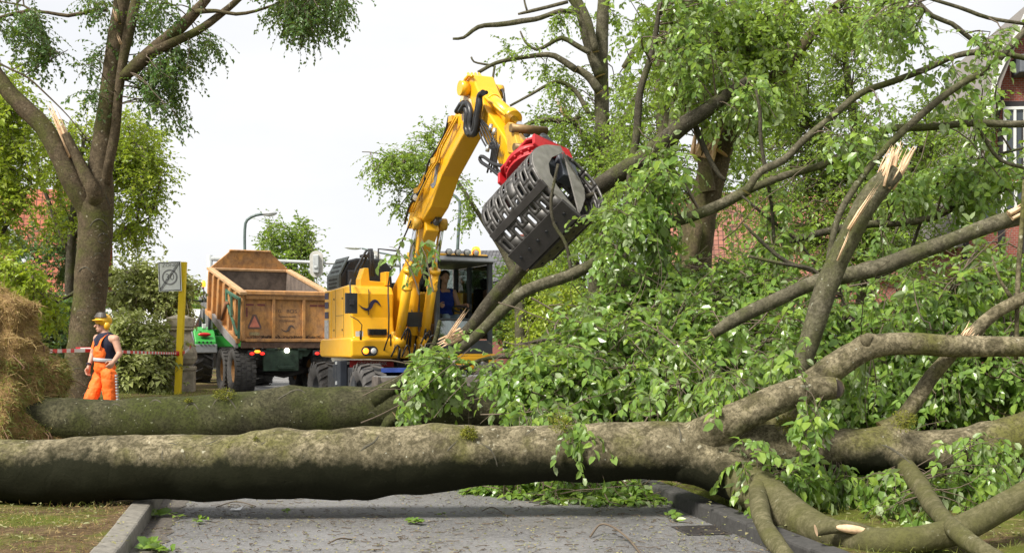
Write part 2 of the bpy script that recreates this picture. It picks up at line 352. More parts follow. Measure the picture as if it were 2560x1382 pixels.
LEAF_BACKLIT = leafmat('backlit_beech_leaf', [(.03, .075, .018), (.055, .12, .022), (.085, .16, .025)], (.09, .15, .05), .32)  # darker greens: the crown's backlit look is put into the leaf colour
LEAF_DARK = leafmat('dark_leaf', [(.03, .075, .02), (.055, .115, .03), (.08, .15, .035)], (.10, .15, .07), .3)
LEAF_YEL = leafmat('yellow_green_leaf', [(.10, .20, .018), (.17, .28, .018), (.27, .34, .02), (.38, .37, .02)], (.22, .28, .06), .46)
LEAF_PALE = leafmat('wilted_leaf', [(.11, .16, .035), (.19, .23, .06), (.28, .30, .10), (.15, .21, .055)], (.27, .28, .13), .3)
# ------------------------------------------------------------------ ground, road, verges, kerbs
def xl(D): return -2.45-.22*(D-7)
def xr(D): return 1.85-.185*(D-7)
m = Mat('asphalt', (.2, .2, .2), .8, spec=.4); co = m.coord()
f1 = m.noise(85, 5, .8, co); f2 = m.noise(.9, 6, .65, co); f3 = m.noise(3.3, 5, .7, co, .8); f4 = m.noise(190, 3, .7, co)
c = m.mix(m.ramp(f1, [(.36, 0), (.64, 1)]), (.045, .045, .047), (.22, .218, .216)); c = m.mix(m.ramp(f4, [(.55, 0), (.66, .9)]), c, (.36, .35, .34))
c = m.mix(m.ramp(f2, [(.42, 0), (.62, .55)]), c, (.155, .145, .132)); c = m.mix(m.ramp(f3, [(.60, 0), (.70, .5)]), c, (.09, .085, .08))
wet = m.ramp(f3, [(.60, 0), (.68, 1)])
vor = m.n('TexVoronoi', Scale=.8, feature='DISTANCE_TO_EDGE'); vm = m.n('Mapping'); m.l(co, vm.inputs[0]); nn_ = m.n('TexNoise', Scale=2.0, Detail=6.0); m.l(co, nn_.inputs['Vector']); mm_ = m.mix(.25, vm.outputs[0], nn_.outputs['Color']); m.l(mm_, vor.inputs['Vector'])
c = m.mix(m.ramp(vor.outputs['Distance'], [(.0, .12), (.006, 0)]), c, (.05, .05, .05)); c = m.mix(m.ramp(m.noise(22, 7, .85, co), [(.47, 0), (.60, .7)]), c, (.05, .048, .045)); c = m.mix(m.ramp(m.noise(34, 6, .85, co), [(.54, 0), (.64, .6)]), c, (.33, .32, .31)); c = m.mix(m.ramp(m.noise(.5, 5, .6, co), [(.45, 0), (.6, .35)]), c, (.28, .275, .27))
m.color(c); m.rough(m.ramp(wet, [(0, .82), (1, .22)])); m.bump(f1, .7, .006); m.bump(f2, .3, .02); ASPH = m.m
def verge_mat(name, green):
    m = Mat(name, (.1, .08, .05), .95, spec=.1); co = m.coord(); a = m.noise(1.6, 6, .7, co, .5); b = m.noise(22, 6, .75, co); e = m.noise(5, 5, .7, co)
    c = m.mix(m.ramp(b, [(.35, 0), (.65, 1)]), (.05, .032, .018), (.19, .13, .07)); c = m.mix(m.ramp(a, [(.5-green, 0), (.64-green, .9)]), c, (.11, .13, .022))
    c = m.mix(m.ramp(e, [(.55, 0), (.7, .8)]), c, (.28, .22, .10)); m.color(c); m.bump(b, .9, .03); m.bump(e, .5, .05); return m.m
VERGE = verge_mat('verge_soil_grass', .02); VGREEN = verge_mat('verge_green', .12)
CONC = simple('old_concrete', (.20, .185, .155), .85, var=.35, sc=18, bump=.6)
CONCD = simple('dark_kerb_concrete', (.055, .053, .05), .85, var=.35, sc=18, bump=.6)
g = MB(); g.add([(-900, -60, -.02), (900, -60, -.02), (900, 1500, -.02), (-900, 1500, -.02)], [(0, 1, 2, 3)]); tag(g.build('ground', VGREEN), kind='structure')
g = MB(); ys = [-6+i*2 for i in range(34)]
vs = [(xl(y)-.02, y, 0) for y in ys]+[(xr(y)+.02, y, 0) for y in ys]; n_ = len(ys); g.add(vs, [(i, n_+i, n_+i+1, i+1) for i in range(n_-1)])
g.add([(-90, 60, .004), (60, 60, .004), (60, 68, .004), (-90, 68, .004)], [(0, 1, 2, 3)]); tag(g.build('road', ASPH), kind='structure')
def verge(name, fx, side, mat):
    g = MB(); us = [0, .05, .12, .25, .5, .9, 1.4, 2, 3, 4.5, 7, 11, 18, 30, 60]; yy = [-5+.3*i for i in range(95)]+[23.5+1.2*i for i in range(30)]; vs = []
    for y in yy:
        for u in us:
            h = .115+(.05*mnoise.noise(Vector((u*.9, y*.7, side)))+.03*mnoise.noise(Vector((u*3, y*3, side))) if u > .06 else 0)+min(u, 6)*.012
            vs.append((fx(y)+side*(.15+u), y, h))
    k = len(us); fs = [(j*k+i, j*k+i+1, (j+1)*k+i+1, (j+1)*k+i) for j in range(len(yy)-1) for i in range(k-1)]; g.add(vs, fs, 0, True)
    return tag(g.build(name, mat), kind='structure')
verge('verge_left', xl, -1, VERGE); verge('verge_right', xr, 1, VGREEN)
def kerb(name, fx, side, mat):
    g = MB()
    for i in range(64):
        y0 = -4+i*1.0; y1 = y0+.985; w = .16
        for a in (0,):
            x0, x1 = fx(y0), fx(y1); z = .13+.006*math.sin(i*2.1)
            g.add([(x0, y0, -.05), (x0+side*w, y0, -.05), (x1+side*w, y1, -.05), (x1, y1, -.05), (x0, y0, z-.012), (x0+side*w, y0, z), (x1+side*w, y1, z), (x1, y1, z-.012)],
                  [(0,3,2,1),(4,5,6,7),(0,1,5,4),(1,2,6,5),(2,3,7,6),(3,0,4,7)] if side > 0 else [(0,1,2,3),(7,6,5,4),(4,5,1,0),(5,6,2,1),(6,7,3,2),(7,4,0,3)])
    return tag(g.build(name, mat, bevel=.018), kind='structure')
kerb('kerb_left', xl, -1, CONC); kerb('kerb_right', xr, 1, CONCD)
# gutter strip of clinker beside the left kerb
g = MB(); yf = [-2+.06*i for i in range(500)]; n3 = len(yf); vs = [(xl(y)+.003, y, .004) for y in yf]+[(xl(y)+.20+.13*mnoise.noise(Vector((y*.9, 0, 0)))+.07*mnoise.noise(Vector((y*5, 3, 0))), y, .004) for y in yf]; g.add(vs, [(i, n3+i, n3+i+1, i+1) for i in range(n3-1)])
tag(g.build('gutter', simple('gutter_dirt', (.105, .092, .078), .9, var=.5, sc=24, bump=.9)), kind='structure')
# drain grate by the right kerb
GRIM = simple('cast_iron', (.05, .045, .042), .6, var=.4)
dg = MB(); a_ = P(1800, 1335, 8.2); dg.box(-.17, .17, -.2, .2, .004, .008)
for i in range(7): dg.box(-.15, .15, -.16+i*.05, -.14+i*.05, .008, .013)
o = dg.build('drain_grate', GRIM); o.location = (xr(8.35)-.19, 8.35, 0); o.rotation_euler = (0, 0, R(10)); tag(o, 'dark iron drain grate beside the right kerb', 'drain')

# ------------------------------------------------------------------ paint and machine materials
def paint(name, col, dirt=.35, rough=.3, dcol=(.10, .07, .045), sc=3, rust=0):
    m = Mat(name, col, rough, spec=.5); co = m.coord(); a = m.noise(sc, 8, .68, co, .4); b = m.noise(sc*9, 6, .7, co)
    c = m.mix(m.ramp(a, [(.62-dirt*.35, 0), (.78-dirt*.2, dirt)]), col, dcol); c = m.mix(m.ramp(b, [(.56, 0), (.7, dirt*.8)]), c, tuple(x*.7 for x in dcol))
    if rust: c = m.mix(m.ramp(m.noise(sc*2.2, 8, .75, m.coord((1, 1, .5))), [(.47, 0), (.60, rust)]), c, (.12, .05, .022))
    m.color(c); m.rough(m.ramp(a, [(.4, rough), (.7, min(1, rough+.35))])); m.b.inputs['Coat Weight'].default_value = .25 if rough < .4 else 0; m.b.inputs['Coat Roughness'].default_value = .12; return m.m
YEL = paint('machine_yellow', (.82, .43, .012), .14, .28, (.25, .13, .03), 2.2)
YELD = paint('worn_yellow', (.66, .38, .04), .5, .5, (.12, .075, .03), 6)
BLKP = simple('black_plastic', (.022, .024, .028), .42, var=.3, sc=5)
CHARC = simple('charcoal_steel', (.045, .047, .052), .5, var=.35, sc=4)
STEEL = simple('worn_steel', (.115, .11, .105), .5, .6, var=.45, sc=5, bump=.25)
STEELL = simple('scraped_steel', (.30, .285, .26), .45, .5, var=.3, sc=7, bump=.25)
CHROME = Mat('chrome_rod', (.75, .77, .8), .12, 1.0).m
RUB = simple('tyre_rubber', (.035, .034, .034), .8, var=.4, sc=9, bump=.4)
RUBG = simple('dusty_rubber', (.085, .08, .076), .85, var=.4, sc=6, bump=.4)
RED = paint('rotator_red', (.42, .012, .018), .3, .4, (.12, .02, .02), 8)
HOSE = simple('hose_rubber', (.018, .018, .02), .4)
ORNG = paint('trailer_orange', (.60, .29, .085), .7, .6, (.27, .17, .11), 3.0, rust=.45)
ORNI = paint('tub_inside', (.20, .155, .125), .7, .7, (.05, .04, .035), 3)
ORNT = paint('orange_rim', (.56, .34, .17), .5, .6, (.1, .07, .04), 6)
GRN = paint('tractor_green', (.03, .30, .04), .12, .3)
DGRN = paint('frame_green', (.05, .16, .10), .6, .55, (.07, .06, .045), 6)
GREYP = simple('grey_fender', (.20, .21, .22), .5, var=.2)
WHT = simple('white_paint', (.72, .71, .68), .5, var=.1)
LGREY = simple('galvanised', (.46, .48, .48), .5, .3, var=.15)
def glassmat(name, tint, rough=.03, a=.35):
    m = Mat(name, tint, rough); tr = m.n('BsdfTransparent'); tr.inputs[0].default_value = (.75, .85, .8, 1); g = m.n('BsdfGlossy', Roughness=rough); g.inputs[0].default_value = (1, 1, 1, 1)
    d = m.n('MixShader'); d.inputs[0].default_value = a; m.l(tr.outputs[0], d.inputs[1]); m.l(g.outputs[0], d.inputs[2]); fr = m.n('Fresnel', IOR=1.5)
    x = m.n('Math', operation='MULTIPLY_ADD'); m.l(fr.outputs[0], x.inputs[0]); x.inputs[1].default_value = 1.0; x.inputs[2].default_value = a*.3; m.l(x.outputs[0], d.inputs[0])
    m.l(d.outputs[0], m.t.nodes['Material Output'].inputs[0]); return m.m
GLASS = glassmat('cab_glass', (.7, .8, .8))
def emit(name, col, st):
    m = Mat(name, col, .3); m.b.inputs['Emission Color'].default_value = (*col, 1); m.b.inputs['Emission Strength'].default_value = st; return m.m
AMBER = emit('amber_lamp', (1, .28, .02), 1.6); LAMPW = emit('lit_white_lamp', (1, .93, .8), 3); TAILR = emit('tail_lamp', (.9, .03, .02), .8)
LENS = simple('lamp_lens', (.6, .62, .62), .15, var=.1); REDL = simple('red_lens', (.5, .02, .02), .25)
NAVY = simple('navy_paint', (.015, .015, .06), .4)
def txt(body, size, M, mat, parent, name, ext=.001, sx=1.0):
    cu = bpy.data.curves.new('tmp', 'FONT'); cu.body = body; cu.size = size; cu.extrude = ext; cu.align_x = 'CENTER'; cu.align_y = 'CENTER'; t = bpy.data.objects.new('tmp', cu); COL.objects.link(t)
    bpy.context.view_layer.update(); me = bpy.data.meshes.new_from_object(t.evaluated_get(bpy.context.evaluated_depsgraph_get())); bpy.data.objects.remove(t)
    me.transform(M @ Matrix.Diagonal((sx, 1, 1, 1))); me.materials.clear(); me.materials.append(mat); me.name = name; return link(bpy.data.objects.new(name, me), parent)
RX90 = Matrix.Rotation(R(90), 4, 'X')
def swoosh(c, s, y, th=.004):
    "S-shaped emblem outline on the plane y, facing the viewer; returns an MB"
    top = []; bot = []
    A = [(-.5, -.02, 0), (-.3, -.22, .05), (-.1, -.28, .09), (.03, -.14, .11), (.1, .06, .12), (.22, .18, .11), (.36, .1, .06), (.5, -.12, 0)]
    C = crom([(a, b, 0, w) for a, b, w in A], .04)
    for k in range(len(C)):
        t = C[min(k+1, len(C)-1), :2]-C[max(k-1, 0), :2]; t = t/np.linalg.norm(t); n = np.array([-t[1], t[0]]); top.append(C[k, :2]+n*C[k, 3]*.7); bot.append(C[k, :2]-n*C[k, 3]*.7)
    mb = MB(); K = len(top); vs = []
    for yy in (y, y+th):
        for a in (top, bot): vs += [(c[0]+p[0]*s, yy, c[1]+p[1]*s*.8) for p in a]
    mb.add(vs, [(K+i, K+i+1, i+1, i) for i in range(K-1)]+[(i, i+1, 2*K+i+1, 2*K+i) for i in range(K-1)]+[(3*K+i, 3*K+i+1, K+i+1, K+i) for i in range(K-1)]); return mb

def wheel(parent, c, r, w, rimr, rubber, rimmat, lugs='block', ax=(1, 0, 0), side=-1):
    "tyre and rim: parts of a vehicle; c centre of the tyre"
    c = Vector(c); t = MB(); hw = w/2
    prof = [(rimr, -hw*.7), (rimr+.04, -hw*.85), (r*.8, -hw), (r*.93, -hw*.93), (r*.985, -hw*.7), (r, 0), (r*.985, hw*.7), (r*.93, hw*.93), (r*.8, hw), (rimr+.04, hw*.85), (rimr, hw*.7)]
    t.lathe(prof, c, ax, 36); q = Vector(ax).to_track_quat('Z', 'Y'); nl = 18 if lugs == 'chevron' else 30
    for i in range(nl):
        for s in (-1, 1):
            a0 = 2*math.pi*(i+(.5 if s > 0 else 0))/nl
            if lugs == 'chevron':
                vs = []; wid = .10
                for (da, z, rr) in ((0, .02, r*.98), (.17, .95, r*.985), (0, .02, r*1.05), (.17, .9, r*1.045)):
                    for e in (-wid*.35/r, wid*.35/r):
                        a = a0+da+e; vs.append(c+q @ Vector((rr*math.cos(a), rr*math.sin(a), s*hw*z)))
                for e in (-wid*.3/r, wid*.3/r):
                    a = a0+.22+e; vs.append(c+q @ Vector((r*.86*math.cos(a), r*.86*math.sin(a), s*hw*1.04)))
                t.add(vs, [(4, 5, 7, 6), (0, 4, 6, 2), (1, 3, 7, 5), (0, 1, 5, 4), (6, 7, 9, 8), (2, 6, 8), (3, 9, 7)])
            else:
                for z0, z1 in ((.04, .42), (.5, .93)):
                    vs = []; k = 2*math.pi/nl*.36; off = 0 if z0 < .1 else math.pi/nl
                    for rr in (r*.975, r*1.02):
                        for a, z in ((-k, z0), (k, z0+.05), (k*.8, z1), (-k*1.1, z1-.04)):
                            aa = a0+a+off; vs.append(c+q @ Vector((rr*math.cos(aa), rr*math.sin(aa), s*hw*z)))
                    t.add(vs, [(4, 5, 6, 7), (0, 1, 5, 4), (1, 2, 6, 5), (2, 3, 7, 6), (3, 0, 4, 7)])
    wh = t.build('wheel', rubber, parent)
    d = MB(); d.lathe([(rimr, -hw*.72), (rimr*.95, -hw*.6), (rimr*.9, -hw*.3), (rimr*.45, -hw*.15), (rimr*.4, -hw*.35), (.03, -hw*.38)] , c, ax, 28)
    d.lathe([(rimr, hw*.72), (rimr*.95, hw*.6), (rimr*.9, hw*.3), (.03, hw*.2)], c, ax, 28)
    for i in range(8):
        a = 2*math.pi*i/8; p = c+q @ Vector((rimr*.65*math.cos(a), rimr*.65*math.sin(a), -hw*.18)); d.cyl(p, p+q @ Vector((0, 0, -.03)), .018, n=6)
    d.build('rim', rimmat, wh); return wh

# ------------------------------------------------------------------ the dump trailer
TR = thing('dump_trailer', 'rusty orange tipping dump trailer standing behind the green tractor', 'trailer', (-7.5, 31, 0), R(25.6))
TF = frame(TR); BM = Matrix.Translation((0, 0, 1.50)) @ Matrix.Rotation(R(11.4), 4, 'X')
BW, BL, BH = 2.5, 4.9, 1.29
b = MB()
b.box(.0, .06, .06, BL, 0, BH, 0, BM); b.box(BW-.06, BW, .06, BL, 0, BH, 0, BM); b.box(.06, BW-.06, .06, BL, -.08, .0, 0, BM); b.box(0.0, BW, BL, BL+.07, -.05, BH, 0, BM)
b.box(.065, .075, .08, BL-.01, .0, BH-.03, 1, BM); b.box(BW-.075, BW-.065, .08, BL-.01, .0, BH-.03, 1, BM); b.box(.08, BW-.08, BL-.02, BL-.005, .0, BH, 1, BM); b.box(.08, BW-.08, .08, BL-.03, .005, .02, 1, BM)
b.build('tub', [ORNG, ORNI], TR, bevel=.012)
b = MB()
for x0, x1 in ((-.09, .10), (BW-.10, BW+.09)): b.box(x0, x1, -.04, BL+.09, BH, BH+.09, 0, BM)
b.box(-.06, BW+.06, BL-.06, BL+.11, BH+.003, BH+.08, 0, BM); b.build('top_rail', ORNT, TR, bevel=.015)
b = MB(); b.prism([(.02, BH+.09), (BW-.02, BH+.09), (BW-.62, BH+.62), (.60, BH+.62)], 1, BL+.0, BL+.06, 0, BM); b.prism([(.56, BH+.62), (BW-.58, BH+.62), (BW-.62, BH+.67), (.6, BH+.67)], 1, BL-.03, BL+.08, 0, BM)
b.build('headboard', ORNG, TR, bevel=.01)
b = MB()
for i in range(6):
    y = .45+i*.82
    for x0, x1 in ((-.10, -.001), (BW+.001, BW+.10)): b.box(x0, x1, y, y+.16, .02, BH-.003, 0, BM)
for x0, x1 in ((-.11, -.002), (BW+.002, BW+.11)): b.box(x0, x1, .1, BL, -.09, .06, 0, BM)
pieces(b, 'side_rib', ORNG, TR, bevel=.012)
tg = MB(); tg.box(.02, BW-.02, .035, .06, .08, BH-.10)                       # tailgate, kept upright
tg.box(.0, .11, -.05, .034, .0, BH+.02); tg.box(BW-.11, BW, -.05, .034, .0, BH+.02)
for x in (.86, 1.72): tg.box(x, x+.09, -.05, .034, .06, BH-.12)
tg.box(.112, BW-.112, -.055, .034, BH-.13, BH-.015); tg.box(.112, BW-.112, -.055, .034, -.02, .07)
tg.prism([(-.10, BH-.005), (-.10, BH+.10), (.07, BH+.13), (.07, BH-.005)], 0, -.02, BW+.02)
TG = tg.build('tailgate', ORNG, TR, bevel=.012); TG.location = (0, 0, 1.50)
b = MB()
for x in (.14, .46, 1.95, 2.2): b.box(x, x+.22, .028, .034, BH-.31, BH-.255)
b.box(.14, .19, .028, .034, BH-.62, BH-.36); pieces(b, 'reflective_strip', simple('maroon_strip', (.22, .06, .055), .5), TG)
b = MB(); b.prism([(.19, .40), (.195, .34), (.56, .34), (.575, .40), (.43, .74), (.33, .74)], 1, .024, .034); b.build('triangle_border', simple('dull_red_border', (.17, .10, .085), .6), TG)
b = MB(); b.prism([(.235, .385), (.525, .385), (.38, .70)], 1, .018, .023); b.build('warning_triangle', simple('salmon_reflector', (.68, .22, .15), .5), TG)
b = MB(); b.box(.24, .52, .026, .034, .16, .25); b.build('number_plate', simple('dirty_plate', (.36, .28, .14), .7, var=.5, sc=30), TG)
INK = simple('faded_ink', (.10, .07, .06), .7, var=.3, sc=30)
txt('BOS', .135, Matrix.Translation((1.43, .032, .84)) @ RX90, INK, TG, 'lettering', sx=1.25); txt('G.', .13, Matrix.Translation((1.1, .032, .84)) @ RX90, INK, TG, 'lettering')
txt('Aannemersbedrijf', .068, Matrix.Translation((1.3, .032, .69)) @ RX90, INK, TG, 'lettering'); txt('DODEWAARD', .085, Matrix.Translation((1.3, .032, .565)) @ RX90, INK, TG, 'lettering', sx=.8)
s_ = swoosh((1.32, .37), .42, .028); s_.build('emblem', INK, TG)
b = MB(); rd = random.Random(3)
for i in range(150):
    x = rd.uniform(.2, BW-.2)**1; p = Vector((x, -.02+rd.uniform(-.02, .03), .075+rd.uniform(0, .03))); q = p+Vector((rd.uniform(-.12, .12), rd.uniform(-.03, .02), rd.uniform(0, .07))); b.tube([p, (p+q)/2+Vector((0, 0, .02)), q], .006, n=4)
b.build('debris', simple('twig_debris', (.05, .035, .025), .9), TG)
# green arm of the gate, on the left side
b = MB(); q = lambda px, py: (lambda v: (v.y, v.z))(on(TF, px, py, 0, -.14))
def bar(p0, p1, w, x0, x1, mb):
    (y0, z0), (y1, z1) = p0, p1; d = Vector((y1-y0, z1-z0)).normalized(); n = Vector((-d.y, d.x))*w/2
    mb.prism([(y0+n.x, z0+n.y), (y0-n.x, z0-n.y), (y1-n.x, z1-n.y), (y1+n.x, z1+n.y)], 0, x0, x1)
bar(q(567, 728), q(600, 748), .08, -.17, -.11, b); bar(q(599, 745), q(597, 846), .08, -.175, -.115, b); bar(q(567, 722), q(567, 760), .09, -.18, -.12, b); bar(q(567, 750), q(594, 838), .07, -.185, -.125, b); bar(q(580, 735), q(581, 790), .06, -.19, -.13, b)
b.build('gate_arm', DGRN, TR, bevel=.008)
b = MB(); p0 = on(TF, 566, 756, 0, -.2); p1 = on(TF, 556, 798, 0, -.2); b.tube([p0, p1], .055, 10); b.build('gate_cylinder', simple('rusty_brown', (.22, .10, .05), .6), TR)
b = MB(); b.prism([(.2, 1.30), (.2, 1.50), (1.6, 1.85), (3.6, 2.35), (3.6, 2.12), (1.7, 1.6)], 0, -.12, -.03); b.build('mudguard', simple('grey_mud_plate', (.28, .27, .27), .6), TR, bevel=.01)
b = MB(); b.box(.0, BW, -.03, .06, 1.30, 1.47); b.build('rear_beam', simple('dark_rust', (.11, .065, .045), .8, var=.5, sc=12), TR, bevel=.01)
b = MB(); b.box(.75, .87, .1, 6.3, 1.0, 1.28); b.box(1.63, 1.75, .1, 6.3, 1.0, 1.28); b.box(.62, 1.62, .0, .12, .66, 1.24); b.prism([(.45, 1.28), (2.05, 1.28), (1.9, 1.06), (.6, 1.06)], 1, .13, .2)
b.box(.7, .95, -.02, .4, 1.24, 1.4); b.box(1.6, 1.85, -.02, .4, 1.24, 1.4); b.box(1.02, 1.48, -.14, -.02, .72, .8); b.build('chassis', simple('dark_green_frame', (.028, .055, .035), .7, var=.5, sc=8), TR, bevel=.01)
b = MB()
for y in (.7, 2.3): b.cyl((.2, y, .66), (2.3, y, .66), .09); b.box(.8, 1.7, y-.12, y+.12, .5, .72)
b.tube([(.8, .5, .6), (1.3, .42, .5), (1.9, .5, .62)], .05); b.box(.75, .9, .4, 2.7, .74, .98); b.box(1.6, 1.75, .4, 2.7, .74, .98); b.cyl((1.25, 2.8, .9), (1.25, 4.2, 1.9), .1); b.box(1.0, 1.5, 5.2, 7.3, .75, .95)
b.build('axle', simple('oily_black', (.03, .027, .025), .7), TR)
for y in (.7, 2.3):
    for x in (.16, BW-.16): wheel(TR, (x, y, .66), .66, .60, .33, RUBG if x < 1 else RUB, paint('rim_rust', (.40, .20, .06), .6, .6), 'block')
for x in (.45, 2.3):
    b = MB(); b.box(x-.28, x+.22, -.1, -.02, 1.10, 1.24); lb = b.build('lamp_bracket', BLKP, TR, bevel=.02)
    b = MB(); b.ball((x-.02, -.10, 1.21), (.09, .03, .045), 10); b.build('indicator_lamp', AMBER if x < 1 else REDL, lb)
    b = MB(); b.ball((x-.17, -.10, 1.15), (.07, .03, .045), 10); b.ball((x+.12, -.10, 1.15), (.07, .03, .045), 10); pieces(b, 'tail_lamp', TAILR, lb)
b = MB(); b.lathe([(.07, .0), (.07, .05), (.0, .055)], (1.27, -.03, 1.235), (0, -1, 0), 16); b.build('work_lamp', LAMPW, TR)

# ------------------------------------------------------------------ the tractor
TK = thing('tractor', 'green tractor hitched in front of the orange dump trailer', 'tractor', tuple(TF @ Vector((1.25, 8.3, 0))), R(25.6))
wheel(TK, (-1.05, -.6, .92), .92, .68, .42, RUB, WHT, 'chevron'); wheel(TK, (1.05, -.6, .92), .92, .68, .42, RUB, WHT, 'chevron'); wheel(TK, (-.98, 2.3, .7), .7, .5, .34, RUB, WHT, 'chevron'); wheel(TK, (.98, 2.3, .7), .7, .5, .34, RUB, WHT, 'chevron')
b = MB(); b.prism([(.6, 1.1), (.6, 1.95), (1.6, 1.9), (3.1, 1.7), (3.25, 1.3), (3.1, .95)], 0, -.42, .42); b.build('hood', GRN, TK, bevel=.06)
b = MB(); b.box(-.35, .35, -1.0, 2.9, .6, 1.1); b.box(-.5, .5, -1.1, -.8, .5, 1.2); b.build('chassis', BLKP, TK, bevel=.03)
for s in (-1, 1):
    b = MB(); prof = [(-1.55, 1.15), (-1.5, 1.5), (-1.2, 1.85), (-.7, 2.0), (-.1, 1.95), (.15, 1.8), (.1, 1.72), (-.2, 1.86), (-.7, 1.91), (-1.12, 1.78), (-1.4, 1.45), (-1.45, 1.15)]; lo, hi = sorted((s*.62, s*1.32)); b.prism(prof, 0, lo, hi)
    fd = b.build('fender', GRN, TK, bevel=.07, seg=4); b = MB(); prof2 = [(-1.6, 1.12), (-1.57, 1.42), (-1.50, 1.42), (-1.50, 1.12)]; lo, hi = sorted((s*.60, s*1.40)); b.prism(prof2, 0, lo, hi); b.prism([(-1.6, 1.12), (-1.45, 1.55), (-1.1, 1.9), (-.7, 2.03), (-.1, 1.98), (-.1, 1.9), (-.7, 1.95), (-1.1, 1.8), (-1.4, 1.5), (-1.52, 1.12)], 0, *sorted((s*1.325, s*1.42))); b.build('fender_edge', GREYP, fd, bevel=.035)
    b = MB(); b.ball((s*1.0, -1.43, 1.74), (.22, .07, .07), 12); b.build('tail_light', REDL, fd)
    for k in range(4): b = MB(); b.cyl((s*1.0-.2+k*.13, -1.55, 1.48), (s*1.0-.2+k*.13, -1.62, 1.48), .035, n=10); b.build('fender_button', BLKP, fd)
b = MB()
for x in (-.78, .78):
    b.tube([(x, -.95, 1.5), (x*.98, -1.05, 2.2), (x*.9, -.9, 2.95)], .05); b.tube([(x, .75, 1.3), (x*.98, .7, 2.2), (x*.9, .55, 2.95)], .045); b.tube([(x, .0, 1.9), (x*.95, .0, 2.95)], .035)
pieces(b, 'cab_pillar', BLKP, TK); b = MB(); b.box(-.82, .82, -1.1, .75, 2.94, 3.1); b.box(-.7, .7, -.95, .6, 3.1, 3.18); b.build('cab_roof', GREYP, TK, bevel=.06)
b = MB(); b.prism([(-.97, 1.75), (-1.03, 2.2), (-.88, 2.93), (.53, 2.93), (.68, 2.2), (.72, 1.5)], 0, -.76, -.75); b.prism([(-.97, 1.75), (-1.03, 2.2), (-.88, 2.93), (.53, 2.93), (.68, 2.2), (.72, 1.5)], 0, .75, .76); b.box(-.72, .72, -1.0, -.99, 1.8, 2.9); b.build('cab_glass', GLASS, TK)
b = MB(); b.box(-.8, .8, -.95, .7, 1.3, 1.72); b.box(-.25, .25, -.4, .1, 1.72, 2.4); b.build('cab_floor', GRN, TK, bevel=.05)
for s in (-1, 1):
    b = MB(); b.tube([(s*.75, .3, 2.9), (s*1.15, .0, 2.93), (s*1.5, -.15, 2.88)], .03); b.box(*sorted((s*1.2, s*1.45)), -.15, .05, 2.5, 2.86); b.build('mirror', BLKP, TK, bevel=.02)
    b = MB(); b.box(*sorted((s*.85, s*.99)), -1.0, -.9, 1.95, 2.1); b.build('work_light', LENS, TK, bevel=.02)
b = MB(); b.tube([(-.85, -.9, 2.9), (-.95, -1.0, 3.0), (-.95, -1.0, 3.35)], .02); bk = b.build('beacon_bracket', BLKP, TK); b = MB(); b.lathe([(.07, 0), (.075, .12), (.05, .2), (0, .22)], (-.95, -1.0, 3.35), (0, 0, 1), 14); b.build('beacon', AMBER, bk)
# ------------------------------------------------------------------ the excavator
EX = thing('wheeled_excavator', 'yellow wheeled excavator with raised boom, cab and front blade', 'excavator', (-1.975, 20.46, 0), R(25))
EF = frame(EX); XB = -.26
def ex(px, py, ax, val): return on(EF, px, py, ax, val)
def yz(px, py, x): v = ex(px, py, 0, x); return (v.y, v.z)
# undercarriage
b = MB(); b.box(-.55, .55, -1.7, 1.9, .55, .95); b.box(-1.0, 1.0, -1.45, -1.05, .42, .62); b.box(-1.0, 1.0, 1.3, 1.7, .42, .62); b.cyl((0, 0, .95), (0, 0, 1.14), .6, n=28)
b.box(-.9, .9, -.5, .9, .72, .98); b.build('undercarriage', CHARC, EX, bevel=.02)
b = MB(); b.box(-1.25, -.1, -1.55, -.55, .93, 1.0); b.box(-1.28, -1.22, -1.1, -.3, .45, 1.0); b.box(-1.22, -.75, -.52, .75, .5, .96); b.box(.75, 1.22, -.52, .75, .5, .96); b.build('step_box', CHARC, EX, bevel=.015)
b = MB(); b.box(-1.42, -1.29, -.75, -.55, .30, 1.12); b.box(-1.42, -.98, -.55, -.38, .05, 1.12); b.box(.98, 1.42, -.55, -.38, .05, 1.12); b.box(-1.42, 1.42, -.38, -.28, .8, 1.05); b.build('outrigger', simple('outrigger_black', (.02, .025, .035), .45), EX, bevel=.015)
b = MB(); b.box(-1.44, -.96, -.58, -.52, 1.05, 1.10); b.box(-1.44, -.99, -.576, -.53, .70, .76); b.build('outrigger_strip', LGREY, EX, bevel=.005)
for y in (-1.25, 1.5):
    for x in (-1.08, 1.08): wheel(EX, (x, y, .52), .53, .42, .27, RUBG, CHARC, 'chevron')
b = MB(); b.prism([(-2.25, .12), (-2.32, .30), (-2.27, .62), (-2.12, .86), (-2.06, .86), (-2.18, .6), (-2.22, .3), (-2.15, .12)], 0, -1.24, 1.24); b.box(-1.26, -1.2, -2.3, -2.0, .1, .88); b.box(1.2, 1.26, -2.3, -2.0, .1, .88)
b.box(-.75, .75, -2.08, -1.75, .70, .80); b.box(-.6, -.45, -2.1, -1.6, .35, .6); b.box(.45, .6, -2.1, -1.6, .35, .6); b.build('blade', simple('blade_steel', (.13, .11, .095), .65, .2, var=.5, sc=8, bump=.3), EX, bevel=.01)
b = MB(); b.box(-1.24, 1.24, -2.11, -2.05, .861, .885); b.build('blade_edge', LGREY, EX)
b = MB(); b.box(-.95, .95, -1.95, -1.1, .80, .84); b.build('blade_cover', simple('grey_plate', (.22, .215, .21), .55, .3), EX, bevel=.01)
